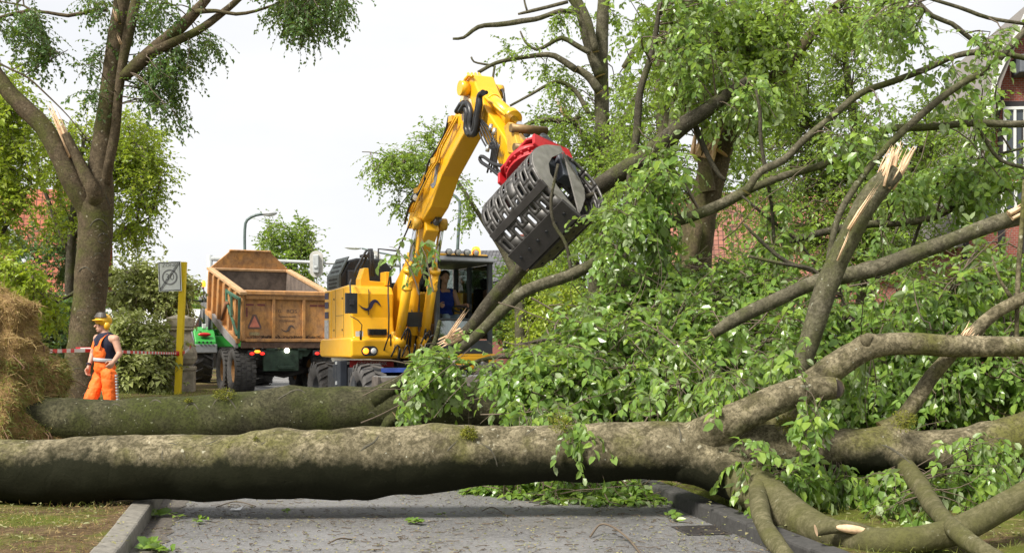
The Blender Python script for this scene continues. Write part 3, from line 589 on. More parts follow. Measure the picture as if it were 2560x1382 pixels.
# plates and strips between the wheels
b = MB(); b.box(-1.2, -.4, -.60, -.585, 1.003, 1.12); b.build('red_plate', simple('red_plate_paint', (.5, .03, .03), .4), EX)
b = MB(); b.prism([(-.95, 1.003), (-.45, 1.003), (-.45, .93), (-.95, .93)], 1, -1.565, -1.555); b.build('blue_plate', simple('blue_plate_paint', (.05, .1, .4), .4), EX)
txt('GRONDWERK', .085, Matrix.Translation((-.8, -.606, 1.06)) @ RX90, WHT, EX, 'lettering')
# house platform
b = MB(); b.prism([(-1.02, 1.15), (-.95, 1.42), (.8, 1.42), (.9, 1.25), (.8, 1.16)], 0, -1.28, 1.28); b.build('platform', YEL, EX, bevel=.03)
# right module with the emblem
mod = MB(); xw = -.53
mod.prism([(-1.06, 1.17), (-1.10, 1.22), (-1.10, 1.46), (-1.02, 1.50), (-.96, 1.86), (-.98, 2.26), (-.90, 2.38), (-.70, 2.42), (.28, 2.38), (.28, 1.17)], 0, -1.28, xw); MO = mod.build('tool_cabinet', YEL, EX, bevel=.035, seg=3)
b = MB(); b.prism([(-1.10, 1.17), (-1.145, 1.2), (-1.145, 1.47), (-1.08, 1.51), (.78, 1.49), (.85, 1.40), (.85, 1.2), (.75, 1.17)], 0, -1.34, -.50); b.build('skirt', YEL, EX, bevel=.03, seg=3)
q = ex(925, 760, 1, -.99); s_ = swoosh((q.x, q.z), .40, -.988, .02); s_.build('emblem', NAVY, EX)
b = MB()
for i in range(13): x = -1.01+i*.0255; b.box(x, x+.010, -1.09+.0, -1.0, 1.555, 1.66)
pieces(b, 'vent_slot', BLKP, MO)
b = MB(); b.box(-1.285, -.525, -1.104, -1.098, 1.475, 1.481); b.box(-.985, -.979, -.990, -.955, 1.9, 2.34); b.box(-1.2835, -1.278, -.5, -.494, 1.52, 2.36); b.box(-1.2835, -1.278, .0, .006, 1.52, 2.36); b.box(-1.2835, -1.278, -.49, -.01, 1.9, 1.906); pieces(b, 'panel_gap', BLKP, MO)
b = MB()
for z in (2.2, 1.65):
    for y in (-.42, .1): b.cyl((-1.28, y, z), (-1.29, y, z), .018, n=10)
pieces(b, 'latch', CHARC, MO); b = MB(); b.box(-1.25, -1.12, -1.103, -1.098, 1.53, 1.62); b.build('sticker', simple('pale_sticker', (.65, .62, .55), .5), MO)
q = ex(924, 877, 1, -1.15); b = MB(); K = 24; pts = []
for i in range(K): a = 2*math.pi*i/K; pts.append((q.x+(.06 if math.cos(a) > 0 else -.06)+.085*math.cos(a), q.z+.085*math.sin(a)))
b.prism(pts, 1, -1.158, -1.14); HL = b.build('headlight_housing', BLKP, EX, bevel=.006)
for dx, mt in ((-.07, AMBER), (.07, LENS)): b = MB(); b.lathe([(.052, 0), (.05, .012), (.03, .022), (0, .026)], (q.x+dx, -1.158, q.z), (0, -1, 0), 18); b.build('headlight', mt, HL)
# counterweight behind
b = MB(); b.prism([(-1.28, .30), (-1.29, .68), (-1.17, .98), (-.85, 1.22), (.85, 1.22), (1.17, .98), (1.29, .68), (1.28, .30)], 2, 1.2, 2.38); CW = b.build('counterweight', YEL, EX, bevel=.04, seg=3)
b = MB()
for z in (2.22, 2.05, 1.87): b.box(-1.297, -1.27, .44, .66, z, z+.115)
pieces(b, 'dark_patch', simple('patch_navy', (.06, .055, .11), .5), CW); b = MB(); b.box(-1.297, -1.27, .42, .68, 1.50, 1.84); b.build('model_panel', simple('silver_panel', (.5, .5, .5), .3), CW)
b = MB(); b.box(-1.0, -.05, .32, 1.0, 1.5, 2.37); b.box(-.04, 1.2, .66, 1.15, 1.45, 2.36); b.build('engine_bay', YEL, EX, bevel=.02)
# engine hood, black
b = MB(); b.prism([(-1.09, 2.385), (-1.09, 2.62), (-.92, 2.93), (-.76, 2.98), (-.24, 2.98), (-.10, 2.82), (-.06, 2.385)], 1, .42, 1.14); EH = b.build('engine_hood', BLKP, EX, bevel=.04, seg=3)
b = MB(); b.prism([(-1.12, 2.385), (-1.12, 2.66), (-.94, 3.0), (-.91, 3.0), (-1.07, 2.66), (-1.07, 2.385)], 1, .37, 1.16); HG = b.build('hood_grille', simple('grey_green_plastic', (.075, .09, .09), .5), EH, bevel=.012)
b = MB()
for z in (2.43, 2.50, 2.57): b.box(-1.126, -1.115, .5, 1.02, z, z+.036)
for k in range(3):
    t_ = .22+k*.27; M_ = Matrix.Translation((-1.12+.18*t_, 0, 2.66+.34*t_)) @ Matrix.Rotation(math.atan2(.18, .34), 4, 'Y'); b.box(-.006, .004, .5, 1.02, -.02, .02, 0, M_)
pieces(b, 'grille_slot', simple('slot_dark', (.012, .013, .014), .6), HG)
b = MB(); b.box(-.95, -.68, .34, .42, 2.40, 2.75); b.build('hood_box', CHARC, EH, bevel=.02); b = MB(); b.cyl((-.35, .9, 2.98), (-.35, .9, 3.2), .05); b.build('exhaust', CHARC, EH)
b = MB(); b.box(-.05, .42, .5, 1.15, 2.37, 2.55); b.build('rear_cover', CHARC, EX, bevel=.03)
# handrails, steps and mirror on the module
b = MB(); p = [ex(*a, 1, -.2) for a in ((886, 690), (890, 672), (915, 628), (925, 623), (928, 690))]; b.tube(p, .022, 8); p = [ex(*a, 1, -.05) for a in ((892, 690), (925, 625), (932, 630), (934, 690))]; b.tube(p, .022, 8); b.box(-.84, -.72, -.2, .0, 2.95, 3.0)
p = [ex(*a, 1, .5) for a in ((944, 700), (946, 622), (1000, 628))]; b.tube(p, .018, 8); pieces(b, 'handrail', CHARC, EX)
b = MB(); b.prism([(-1.05, 2.39), (-1.05, 2.52), (-.98, 2.72), (-.90, 2.72), (-.88, 2.5), (-.56, 2.48), (-.54, 2.39)], 1, -.72, -.45); b.box(-.62, -.54, -.8, -.5, 2.42, 2.66); b.build('bracket', YEL, EX, bevel=.012)
b = MB(); q = ex(877, 758, 1, -1.35); b.box(q.x-.10, q.x+.10, -1.40, -1.33, q.z-.17, q.z+.17); b.box(q.x-.04, q.x+.04, -1.43, -1.40, q.z-.03, q.z+.06); b.tube([(q.x, -1.36, q.z+.1), (q.x+.03, -1.2, 2.42), (q.x+.14, -.9, 2.5)], .016, 8); b.build('mirror', BLKP, EX, bevel=.02)
b = MB(); p = [ex(*a, 1, -1.2) for a in ((876, 790), (895, 800), (905, 812), (902, 838))]; b.tube(p, .008, 6); b.cyl(p[-1]+Vector((0, 0, .08)), p[-1]-Vector((0, 0, .08)), .02); b.build('mirror_cable', HOSE, EX)
# boom: column, lift cylinders, upper boom
BWD = .31; x0, x1 = XB-BWD/2, XB+BWD/2
P1 = yz(1042, 556, XB-.2)
b = MB(); b.prism([(-.95, 1.25), (-1.05, 1.6), (-1.02, 2.3), (P1[0]-.22, P1[1]-.15), (P1[0]-.1, P1[1]+.12), (P1[0]+.15, P1[1]+.1), (P1[0]+.2, P1[1]-.2), (-.45, 2.4), (-.35, 1.3)], 0, XB-.12, XB+.12); b.build('lower_boom', YEL, EX, bevel=.025)
b = MB(); b.cyl((x0-.12, P1[0], P1[1]), (x1+.12, P1[0], P1[1]), .085, n=20); b.cyl((x0-.17, P1[0], P1[1]), (x0-.12, P1[0], P1[1]), .06); b.build('boom_pivot', YELD, EX)
b = MB()
for sx in (-.225, .225): b.box(XB+sx-.08, XB+sx+.08, -1.12, -.75, 1.17, 1.62); b.prism([(-1.15, 1.25), (-1.2, 1.5), (-1.05, 1.62), (-.8, 1.5), (-.8, 1.2)], 0, XB+sx-.11, XB+sx-.085); b.prism([(-1.15, 1.25), (-1.2, 1.5), (-1.05, 1.62), (-.8, 1.5), (-.8, 1.2)], 0, XB+sx+.085, XB+sx+.11)
b.build('boom_bracket', YELD, EX, bevel=.01)
for sx in (-.225, .225):
    x = XB+sx; b = MB(); top = Vector((x, P1[0]-.05, P1[1]-.02)); bot = Vector((x, -1.12, 1.45)); d = (top-bot).normalized(); e = bot+d*1.28
    b.cyl(bot, e, .084, n=20); b.cyl(e-d*.02, e+d*.05, .102, n=20); b.cyl(e-d*.32, e-d*.28, .096, n=20); b.ball(bot, .13, 14); b.tube([bot+Vector((0, -.11, .35)), bot+Vector((0, -.12, .8)), e+Vector((0, -.12, -.15))], .016, 8); LC = b.build('lift_cylinder', YEL, EX)
    b = MB(); b.cyl(e, top, .048, n=16); b.build('piston_rod', CHROME, LC); b = MB(); b.cyl(top-Vector((.07, 0, 0)), top+Vector((.07, 0, 0)), .1, n=18); b.build('rod_eye', YELD, LC)
    b = MB(); q = bot+Vector((.0, -.15, .28)); b.lathe([(.05, 0), (.055, .04), (.0, .05)], q, (0, -1, 0), 14); b.build('lamp', LENS, LC)
b = MB(); a0 = Vector((XB+.02, -1.1, 1.55)); a1 = Vector((XB+.05, -1.12, 2.95)); b.cyl(a0, a1, .10, n=18); b.cyl(a1-Vector((0, 0, .08)), a1+Vector((0, 0, .03)), .125, n=18); b.cyl(a1-Vector((0, 0, .36)), a1-Vector((0, 0, .3)), .115, n=18); AC = b.build('adjust_cylinder', YEL, EX)
b = MB(); b.cyl(a1, Vector((XB+.08, P1[0]-.28, P1[1]+.05)), .06, n=14); b.build('piston_rod', simple('dull_rod', (.16, .16, .17), .3, .8), AC)
rd = random.Random(5); b = MB()
for i in range(16):
    x = XB+rd.uniform(-.42, .42); z0 = rd.uniform(1.1, 1.5); p = Vector((x, -1.22-rd.uniform(0, .1), z0)); dx = rd.uniform(-.18, .18); b.tube(crom([(p.x, p.y, p.z, 0), (p.x+dx*.5, p.y-.08, p.z+.2, 0), (p.x+dx, p.y-.02, p.z+.1, 0), (p.x+dx*1.3, p.y+.15, p.z-.12, 0)], .06)[:, :3], .014, 6)
for x in (-.62, -.02, .16): b.tube(crom([(XB+x*.6, -1.0, 1.3, 0), (XB+x*.7, -1.2, 1.9, 0), (XB+x*.62, -1.1, 2.6, 0), (XB+x*.6, P1[0]-.2, P1[1], 0)], .15)[:, :3], .013, 6)
b.box(XB-.12, XB+.16, -1.25, -1.1, 1.7, 1.95); pieces(b, 'hose', HOSE, EX)
xs = XB-BWD/2; ub = [(1016, 572), (1049, 563), (1077, 518), (1104, 440), (1153, 348), (1172, 318), (1190, 250), (1180, 205), (1160, 212), (1146, 262), (1119, 335), (1073, 420), (1028, 512)]
b = MB(); b.prism([yz(u, v, xs) for u, v in ub], 0, x0, x1); UB = b.build('upper_boom', YEL, EX, bevel=.018)
E_ = lambda u, v, off=-.03: ex(u, v, 0, xs+off)
b = MB(); C1 = [(1076, 452), (1094, 440), (1107, 412), (1104, 402), (1118, 400), (1113, 418), (1104, 452), (1100, 470), (1092, 462), (1080, 466)]; b.prism([yz(u, v, xs) for u, v in [(u_-14, v_) for u_, v_ in [(1094, 470), (1091, 462), (1099, 455), (1100, 440), (1103, 420), (1110, 405), (1114, 407), (1109, 425), (1107, 445), (1103, 462), (1098, 470)]]], 0, xs-.006, xs-.001); b.build('emblem', simple('emblem_grey', (.2, .22, .25), .4), UB)
b = MB()
for off in (0, 5, 11): b.tube(crom([tuple(E_(u+off, v, -.045-.01*off))+(0,) for u, v in ((1022, 530), (1036, 492), (1066, 430), (1084, 402), (1092, 372), (1114, 330), (1134, 292))], .15)[:, :3], .016, 6)
b.build('boom_pipe', YEL, UB)
b = MB()
for (u, v) in ((1088, 403), (1130, 300), (1045, 478)): p = E_(u, v, -.06); b.box(p.x-.05, p.x+.05, p.y-.1, p.y+.08, p.z-.04, p.z+.05)
pieces(b, 'pipe_clamp', YELD, UB, bevel=.006)
b = MB(); b.tube(crom([tuple(E_(u, v, -.1))+(0,) for u, v in ((1012, 560), (1022, 520), (1034, 500), (1060, 460), (1070, 410), (1100, 360), (1117, 318), (1122, 290))], .12)[:, :3], .02, 7)
for off, w in ((0, .045), (9, .045)): b.tube(crom([tuple(E_(u, v, -.13-.02*off/9))+(0,) for u, v in ((1142+off, 280), (1158+off, 258), (1168+off, 285), (1165+off, 320), (1173+off, 337), (1185+off*.6, 326), (1190+off*.5, 295), (1196+off*.4, 262), (1199, 240), (1208, 232))], .07)[:, :3], w, 9)
pieces(b, 'hose_loop', HOSE, UB)
b = MB(); p = ex(1040, 494, 0, xs-.12); b.lathe([(.07, 0), (.075, .06), (.03, .1)], p, (0, 1, 0), 14); b.build('boom_lamp', BLKP, UB); b = MB(); b.lathe([(.06, 0), (0, .015)], p-Vector((0, .005, 0)), (0, -1, 0), 14); b.build('lamp_glass', LENS, UB)
# stick
sw = .29; s0, s1 = XB-sw/2, XB+sw/2; st = [(1158, 196), (1168, 186), (1180, 187), (1190, 215), (1215, 275), (1262, 345), (1282, 392), (1268, 440), (1252, 428), (1238, 385), (1203, 338), (1180, 322), (1160, 290), (1154, 240)]
b = MB(); b.prism([yz(u, v, s0-.03) for u, v in st], 0, s0-.03, s1+.03); ST = b.build('stick', YEL, EX, bevel=.018)
b = MB(); b.prism([yz(u, v, s0) for u, v in [(1160, 232), (1184, 250), (1192, 300), (1182, 330), (1162, 300)]], 0, s0-.055, s0-.032); b.build('stick_side_plate', simple('pale_cream', (.74, .58, .38), .35), ST, bevel=.006)  # cream plate, paler than the rest of the stick
b = MB()
for k in range(4): b.tube(crom([tuple(ex(u+k*9, v, 0, s0+.03+k*.09))+(0,) for u, v in ((1170, 184), (1180, 200), (1186, 215))], .1)[:, :3], .02, 6)
b.tube(crom([tuple(ex(u, v, 0, s0-.06))+(0,) for u, v in ((1160, 205), (1172, 189), (1182, 192))], .1)[:, :3], .022, 6)
for off in (0, 8): b.tube(crom([tuple(ex(u+off, v, 0, s0+.12))+(0,) for u, v in ((1200, 232), (1212, 262), (1222, 300), (1232, 330), (1242, 350), (1250, 400))], .1)[:, :3], .017, 6)
b.build('stick_pipe', YEL, ST)
c0 = ex(1202, 226, 0, XB+.02); c1 = ex(1283, 298, 0, XB+.02); c1 = c1 if False else ex(1281, 296, 0, XB+.02); rodE = ex(1318, 335, 0, XB+.02); d = (c1-c0).normalized()
b = MB(); b.cyl(c0, c1, .098, n=22); b.cyl(c1-d*.10, c1+d*.05, .128, n=22); b.cyl(c0+d*.5, c0+d*.54, .108, n=22); b.cyl(c0-Vector((.30, 0, 0)), c0+Vector((.30, 0, 0)), .085, n=18); b.cyl(c0-Vector((.34, 0, 0)), c0-Vector((.22, 0, 0)), .11, n=18); b.cyl(c0+Vector((.22, 0, 0)), c0+Vector((.34, 0, 0)), .11, n=18)
b.tube([c0+Vector((-.12, -.1, 0)), c0+d*.6+Vector((-.13, -.09, 0)), c1+Vector((-.13, -.06, .02))], .022, 7); BC = b.build('bucket_cylinder', YEL, EX); b = MB(); b.cyl(c1, rodE, .055, n=16); b.build('piston_rod', CHROME, BC)
b = MB()
for (a, mt_) in (((1240, 250, 1247, 235, 1256, 262, 1262, 300), 0),):
    b.tube(crom([tuple(ex(u, v, 0, XB+.3))+(0,) for u, v in ((1238, 240), (1256, 225), (1262, 262), (1264, 300))], .08)[:, :3], .02, 7)
b.tube(crom([tuple(ex(u, v, 0, s0-.1))+(0,) for u, v in ((1216, 232), (1204, 236), (1198, 262), (1190, 300), (1196, 320))], .08)[:, :3], .03, 8)
for k in range(5): b.tube(crom([tuple(ex(u, v, 0, s0-.12))+(0,) for u, v in ((1192+k*3, 300), (1202+k*6, 342-k*4), (1222+k*5, 372), (1232+k*4, 345+k*4), (1228+k*3, 390+k*6), (1218+k*9, 432))], .08)[:, :3], .014, 6)
b.tube(crom([tuple(ex(u, v, 0, s0-.15))+(0,) for u, v in ((1250, 440), (1225, 420), (1203, 405), (1200, 394), (1208, 392), (1235, 410), (1262, 416))], .08)[:, :3], .026, 8)
b.tube(crom([tuple(ex(u, v, 0, s1+.2))+(0,) for u, v in ((1372, 430), (1405, 418), (1418, 425), (1410, 436), (1380, 444))], .08)[:, :3], .026, 8); pieces(b, 'hose', HOSE, ST)
b = MB()
for (u, v) in ((1192, 302), (1225, 320), (1218, 372), (1234, 330), (1196, 276)): p = ex(u, v, 0, s0-.14); b.cyl(p-Vector((.0, .0, .04)), p+Vector((.02, 0, .05)), .03, n=8)
pieces(b, 'hose_fitting', simple('zinc', (.55, .55, .52), .3, .8), ST)
# link and coupler
def ear(pts, x, w, mb): mb.prism([yz(u, v, x) for u, v in pts], 0, x-w/2, x+w/2)
b = MB(); ep = [(1264, 318), (1276, 306), (1290, 312), (1292, 335), (1300, 365), (1292, 385), (1274, 382), (1272, 350)]
ear(ep, XB-.16, .07, b); ear([(u+2, v) for u, v in ep], XB+.22, .07, b)
b.build('link', YELD, EX, bevel=.012); pL = ex(1275, 320, 0, XB-.25)
b = MB(); b.cyl((XB-.24, pL.y, pL.z), (XB+.30, pL.y, pL.z), .06, n=18); p = ex(1283, 368, 0, XB-.25); b.cyl((XB-.24, p.y, p.z), (XB+.30, p.y, p.z), .055, n=18); pieces(b, 'link_pin', simple('worn_pin', (.22, .14, .06), .5, .4, var=.5), EX)

# grapple: own frame, w = along the jaw width, d = towards the tips, n = opening
GW = EF @ ex(1329, 392, 0, XB+.05)
wv = Vector((.587, -.587, .557)).normalized(); dv = Vector((.161, -.592, -.79)); dv = (dv-wv*dv.dot(wv)).normalized(); nv = -wv.cross(dv).normalized()
GM = EF.inverted() @ (Matrix.Translation(GW) @ Matrix((-wv, nv, dv)).transposed().to_4x4())     # local x = w, y = n, z = d
def G(x, y, z): return GM @ Vector((x, y, z))
b = MB(); b.box(-.27, .27, -.10, .10, -.10, .06, 0, GM); b.cyl(G(-.34, 0, -.05), G(.34, 0, -.05), .085, n=18); b.cyl(G(-.36, 0, .04), G(-.27, 0, .04), .11, n=18); b.cyl(G(.27, 0, .04), G(.36, 0, .04), .11, n=18); b.build('coupler', CHARC, EX, bevel=.015)
b = MB(); q0 = G(.36, .0, .0); K = 18
ring = [G(.44+.0*math.cos(a), .085*math.cos(a), -.17+.10*math.sin(a)) for a in [2*math.pi*i/K for i in range(K+1)]]; b.tube(ring, .032, 8); b.tube([G(.40, 0, .0), G(.43, 0, -.08)], .045, 8); b.build('lifting_hook', CHARC, EX)
GR = MB(); GR.prism([(-.42, -.22), (-.30, -.34), (.30, -.34), (.42, -.22), (.42, .22), (.30, .34), (-.30, .34), (-.42, .22)], 2, .10, .14, 0, GM); GR.lathe([(.38, .14), (.40, .16), (.40, .22), (.35, .23), (.35, .30), (.40, .31), (.40, .35), (.0, .35)], GM @ Vector((0, 0, 0)), GM.to_3x3() @ Vector((0, 0, 1)), 36)
for sx in (-.24, .24): GR.prism([(-.10, .10), (-.05, -.10), (.05, -.10), (.10, .10)], 0, sx-.03, sx+.03, 0, GM)
for sx in (-.42, .36): GR.prism([(-.30, .10), (-.34, .30), (-.2, .38), (.2, .38), (.34, .30), (.30, .10)], 0, sx, sx+.05, 0, GM)
GR.build('rotator', RED, EX, bevel=.01)
b = MB()
for i in range(22): a = 2*math.pi*i/22; b.cyl(G(.375*math.cos(a), .375*math.sin(a), .222), G(.375*math.cos(a), .375*math.sin(a), .25), .018, n=6)
pieces(b, 'bolt', RED, EX)
b = MB(); b.box(-.36, .30, -.17, .17, .36, .52, 0, GM); b.box(-.46, -.30, -.30, -.02, .32, .75, 0, GM); b.box(.22, .34, -.12, .12, .4, .66, 0, GM); b.cyl(G(-.40, -.20, .42), G(-.15, -.24, .40), .06, n=12); b.build('grapple_body', simple('slate_steel', (.12, .13, .15), .45, .4), EX, bevel=.015)
def shell(sgn, w0, w1):
    "curved perforated jaw plate: profile in (n, d) swept along w"
    prof = [(.12, .38), (.30, .46), (.47, .60), (.57, .76), (.60, .96), (.54, 1.15), (.40, 1.32), (.20, 1.47), (.02, 1.54)]
    C = crom([(a, z, 0, 0) for a, z in prof], .02); S = np.concatenate([[0], np.cumsum(np.linalg.norm(np.diff(C[:, :2], axis=0), axis=1))]); tot = S[-1]
    def pt(s, w, off=0):
        s = min(max(s, 0), tot); n_ = np.interp(s, S, C[:, 0]); z_ = np.interp(s, S, C[:, 1]); e = .01; dn = np.interp(min(s+e, tot), S, C[:, 0])-np.interp(max(s-e, 0), S, C[:, 0]); dz = np.interp(min(s+e, tot), S, C[:, 1])-np.interp(max(s-e, 0), S, C[:, 1]); l = math.hypot(dn, dz)
        return G(w, -sgn*(-(n_)+off*dz/l), z_-(off*dn/l)*-1) if False else G(w, sgn*n_, z_)
    mb = MB()
    rows = [(.06, .10), (.17, .17), (.36, .17), (.55, .17), (.74, .17)]; W_ = w1-w0
    def cell(sa, sb, wa, wb, hole):
        ns, nw = 2, 1
        if not hole:
            k = 4; vs = [pt(sa+(sb-sa)*i/k, w) for i in range(k+1) for w in (wa, wb)]; mb.add(vs, [(2*i, 2*i+1, 2*i+3, 2*i+2) for i in range(k)], 0, True); return
        cs, cw = (sa+sb)/2, (wa+wb)/2; hs, hw = (sb-sa)/2, (wb-wa)/2; K = 16; inn = []; out = []
        for i in range(K):
            a = 2*math.pi*(i+.5)/K; ca, sa_ = math.cos(a), math.sin(a); rr = hw*.36; ss = hs*.64-rr; inn.append(pt(cs+(ss if ca > 0 else -ss)+rr*ca, cw+rr*sa_))
            t = min(1/abs(ca) if abs(ca) > 1e-6 else 9, 1/abs(sa_) if abs(sa_) > 1e-6 else 9); out.append(pt(cs+hs*ca*t, cw+hw*sa_*t))
        for (x, y) in ((1, 1), (-1, 1), (-1, -1), (1, -1)): out.append(pt(cs+hs*x, cw+hw*y))
        fs = [(i, (i+1) % K, K+(i+1) % K, K+i) for i in range(K)]
        for ci, (x, y) in enumerate(((1, 1), (-1, 1), (-1, -1), (1, -1))):
            i = (1, 5, 9, 13)[ci]; fs.append((K+i, K+(i+1) % K, 2*K+ci))
        mb.add(inn+out, fs, 0, True)
    ncol = 8; cw_ = W_/ncol; sr = [0, .10, .25, .42, .59, .76, .90, tot]
    for c_ in range(ncol):
        wa, wb = w0+c_*cw_, w0+(c_+1)*cw_; sh = .12 if c_ % 2 else 0
        edges = [0, .09+sh]+[.09+sh+.245*k for k in range(1, 6)]
        solid_mid = c_ in (3,)
        for k in range(len(edges)-1):
            cell(edges[k], edges[k+1], wa, wb, k > 0 and not (solid_mid and k in (2, 3)))
        cell(edges[-1], tot, wa, wb, False)
    o = mb.build('jaw_shell', STEEL, EX); sm = o.modifiers.new('solid', 'SOLIDIFY'); sm.thickness = .018; sm.offset = 0
    # side plates
    for w, th in ((w0, -.022), (w1, .022)):
        pr = [(C[i, 0]*sgn, C[i, 1]) for i in range(0, len(C), 3)]+[(.04*sgn, 1.50), (.15*sgn, 1.38), (.28*sgn, 1.2), (.35*sgn, 1.0), (.33*sgn, .82), (.24*sgn, .66), (.10*sgn, .54), (.0*sgn, .44), (.02*sgn, .34)] if sgn > 0 else [(.04*sgn, 1.50), (.12*sgn, 1.36), (.22*sgn, 1.16), (.26*sgn, .96), (.22*sgn, .78), (.10*sgn, .62), (.03*sgn, .5), (.06*sgn, .36)]
        p_ = MB(); p_.prism(pr, 0, min(w, w+th), max(w, w+th), 0, GM); p_.build('jaw_side_plate', STEELL if (w == w0) else STEEL, EX)
    c = MB(); bar0 = [(.25*sgn, 1.41), (.28*sgn, 1.46), (.02*sgn, 1.62), (-.01*sgn, 1.57)]; c.prism(bar0, 0, w0-.03, w1+.03, 0, GM); c.prism([(.50*sgn, 1.18), (.54*sgn, 1.22), (.47*sgn, 1.29), (.43*sgn, 1.25)], 0, w0-.02, w1+.02, 0, GM)
    ce = c.build('cutting_edge', simple('edge_steel', (.075, .07, .068), .5, .5, bump=.2), EX, bevel=.006); h = MB()
    for i in range(6):
        w = w0+(i+.5)*W_/6; nn0 = Vector((0, .16*sgn, 1.533)); v = Vector((sgn*.52, .85)); a0 = G(w, nn0.y, nn0.z); a1 = G(w, nn0.y+v.x*.01, nn0.z+v.y*.012); h.cyl(a0, a1, .022, n=10)
    pieces(h, 'bolt_hole', BLKP, ce)
shell(1, -.54, .54); shell(-1, -.50, .50)
# cab
cx0, cx1, cy0, cy1, cz0, cz1 = .20, 1.30, -1.08, .62, 1.20, 2.92
b = MB()
for (x, y) in ((cx0, cy0), (cx1-.09, cy0), (cx0, cy1-.1), (cx1-.09, cy1-.1), (cx0, -.12), (cx1-.09, -.12)): b.box(x, x+.09, y, y+(.09 if y != -.12 else .06), cz0+.25, cz1)
b.box(cx0, cx1, cy0, cy1, cz0+.02, cz0+.27); b.box(cx0+.003, cx0+.05, cy0+.09, cy1-.1, cz0+.27, cz0+.55); b.box(cx0+.003, cx1-.003, cy1-.05, cy1-.01, cz0+.27, cz0+.6)
b.box(cx0-.01, cx1+.01, cy0-.02, cy1+.02, cz1-.09, cz1); b.box(cx0+.09, cx1-.09, cy0+.003, cy0+.06, cz0+.62, cz0+.66)
b.build('cab_frame', simple('charcoal_blue', (.06, .07, .082), .45), EX, bevel=.02); b = MB(); b.box(cx0+.02, cx1-.02, cy0+.15, cy1-.03, cz1+.001, cz1+.09); b.build('cab_roof', YEL, EX, bevel=.03)
b = MB(); b.box(cx0+.035, cx0+.045, cy0+.1, -.12, cz0+.56, cz1-.1); b.box(cx0+.035, cx0+.045, -.06, cy1-.1, cz0+.56, cz1-.1); b.box(cx1-.045, cx1-.035, cy0+.1, cy1-.1, cz0+.3, cz1-.1); b.box(cx0+.1, cx1-.1, cy0+.03, cy0+.04, cz0+.28, cz0+.61); b.box(cx0+.1, cx1-.1, cy1-.04, cy1-.03, cz0+.61, cz1-.1); b.build('cab_window', GLASS, EX)
b = MB(); b.prism([(cy0-.16, cz1-.07), (cy0-.16, cz1-.05), (cy0, cz1+.03), (cy0, cz1-.02)], 0, cx0+.02, cx1-.02); b.build('sun_visor', simple('smoked_visor', (.22, .23, .24), .35), EX)
b = MB(); b.box(cx0+.2, cx1-.1, cy0-.03, cy0+.08, cz1+.005, cz1+.05); LB = b.build('light_bar', BLKP, EX, bevel=.01)
for i in range(4): b = MB(); x = cx0+.25+i*.17; b.lathe([(.055, .0), (.06, .05), (.045, .07)], (x, cy0-.04, cz1+.10), (0, 1, 0), 14); b.lathe([(.05, 0), (.03, .02), (0, .025)], (x, cy0-.035, cz1+.10), (0, -1, 0), 14, 1); b.build('roof_lamp', [BLKP, LENS], LB)
q = ex(1190, 620, 1, -.55); b = MB(); b.lathe([(.085, 0), (.085, .1), (.06, .16), (0, .18)], (q.x, -.55, cz1+.09), (0, 0, 1), 18); b.build('beacon', AMBER, EX)
b = MB(); b.box(.55, 1.05, -.25, .18, 1.5, 1.72); b.box(.55, 1.05, .08, .24, 1.72, 2.45); b.box(.68, .92, .12, .22, 2.45, 2.65); b.build('seat', simple('seat_fabric', (.05, .055, .06), .9), EX, bevel=.05)
b = MB(); b.tube([G_ for G_ in [Vector((.86+.16*math.cos(a), -.66+.11*math.sin(a), 2.03+.06*math.sin(a))) for a in [2*math.pi*i/20 for i in range(21)]]], .016, 8); b.tube([(.86, -.66, 2.02), (.86, -.85, 1.8), (.86, -.95, 1.5)], .03, 8); b.box(.98, 1.2, -.7, -.1, 1.5, 1.95); b.box(.44, .56, -.5, -.05, 1.5, 1.95); b.cyl((1.06, -.6, 1.95), (1.06, -.62, 2.12), .028); b.cyl((.5, -.4, 1.95), (.5, -.42, 2.1), .028); b.build('controls', BLKP, EX, bevel=.01)
b = MB(); b.box(cx0-.02, cx1+.02, cy0-.10, cy0+.25, 1.10, 1.23); b.box(cx0-.02, cx1+.02, cy0-.12, cy0-.02, .96, 1.18); CS = b.build('cab_skirt', YEL, EX, bevel=.03)
b = MB(); b.prism([(1.0+.12*math.cos(a)*(1.3), 1.075+.06*math.sin(a)) for a in [2*math.pi*i/20 for i in range(20)]], 1, cy0-.13, cy0-.121); b.build('headlight_housing', BLKP, CS); b = MB(); b.lathe([(.045, 0), (0, .02)], (1.03, cy0-.131, 1.075), (0, -1, 0), 16); b.build('headlight', LENS, CS)
b = MB(); b.box(.36, .52, cy0-.128, cy0-.122, 1.02, 1.15); b.build('warning_sticker', simple('sticker', (.7, .6, .58), .5), CS)
b = MB(); b.tube([(cx1, cy0, 2.5), (cx1+.12, cy0-.1, 2.55), (cx1+.14, cy0-.12, 2.25)], .015, 8); b.box(cx1+.07, cx1+.22, cy0-.16, cy0-.12, 2.05, 2.32); b.build('cab_mirror', BLKP, EX, bevel=.015)
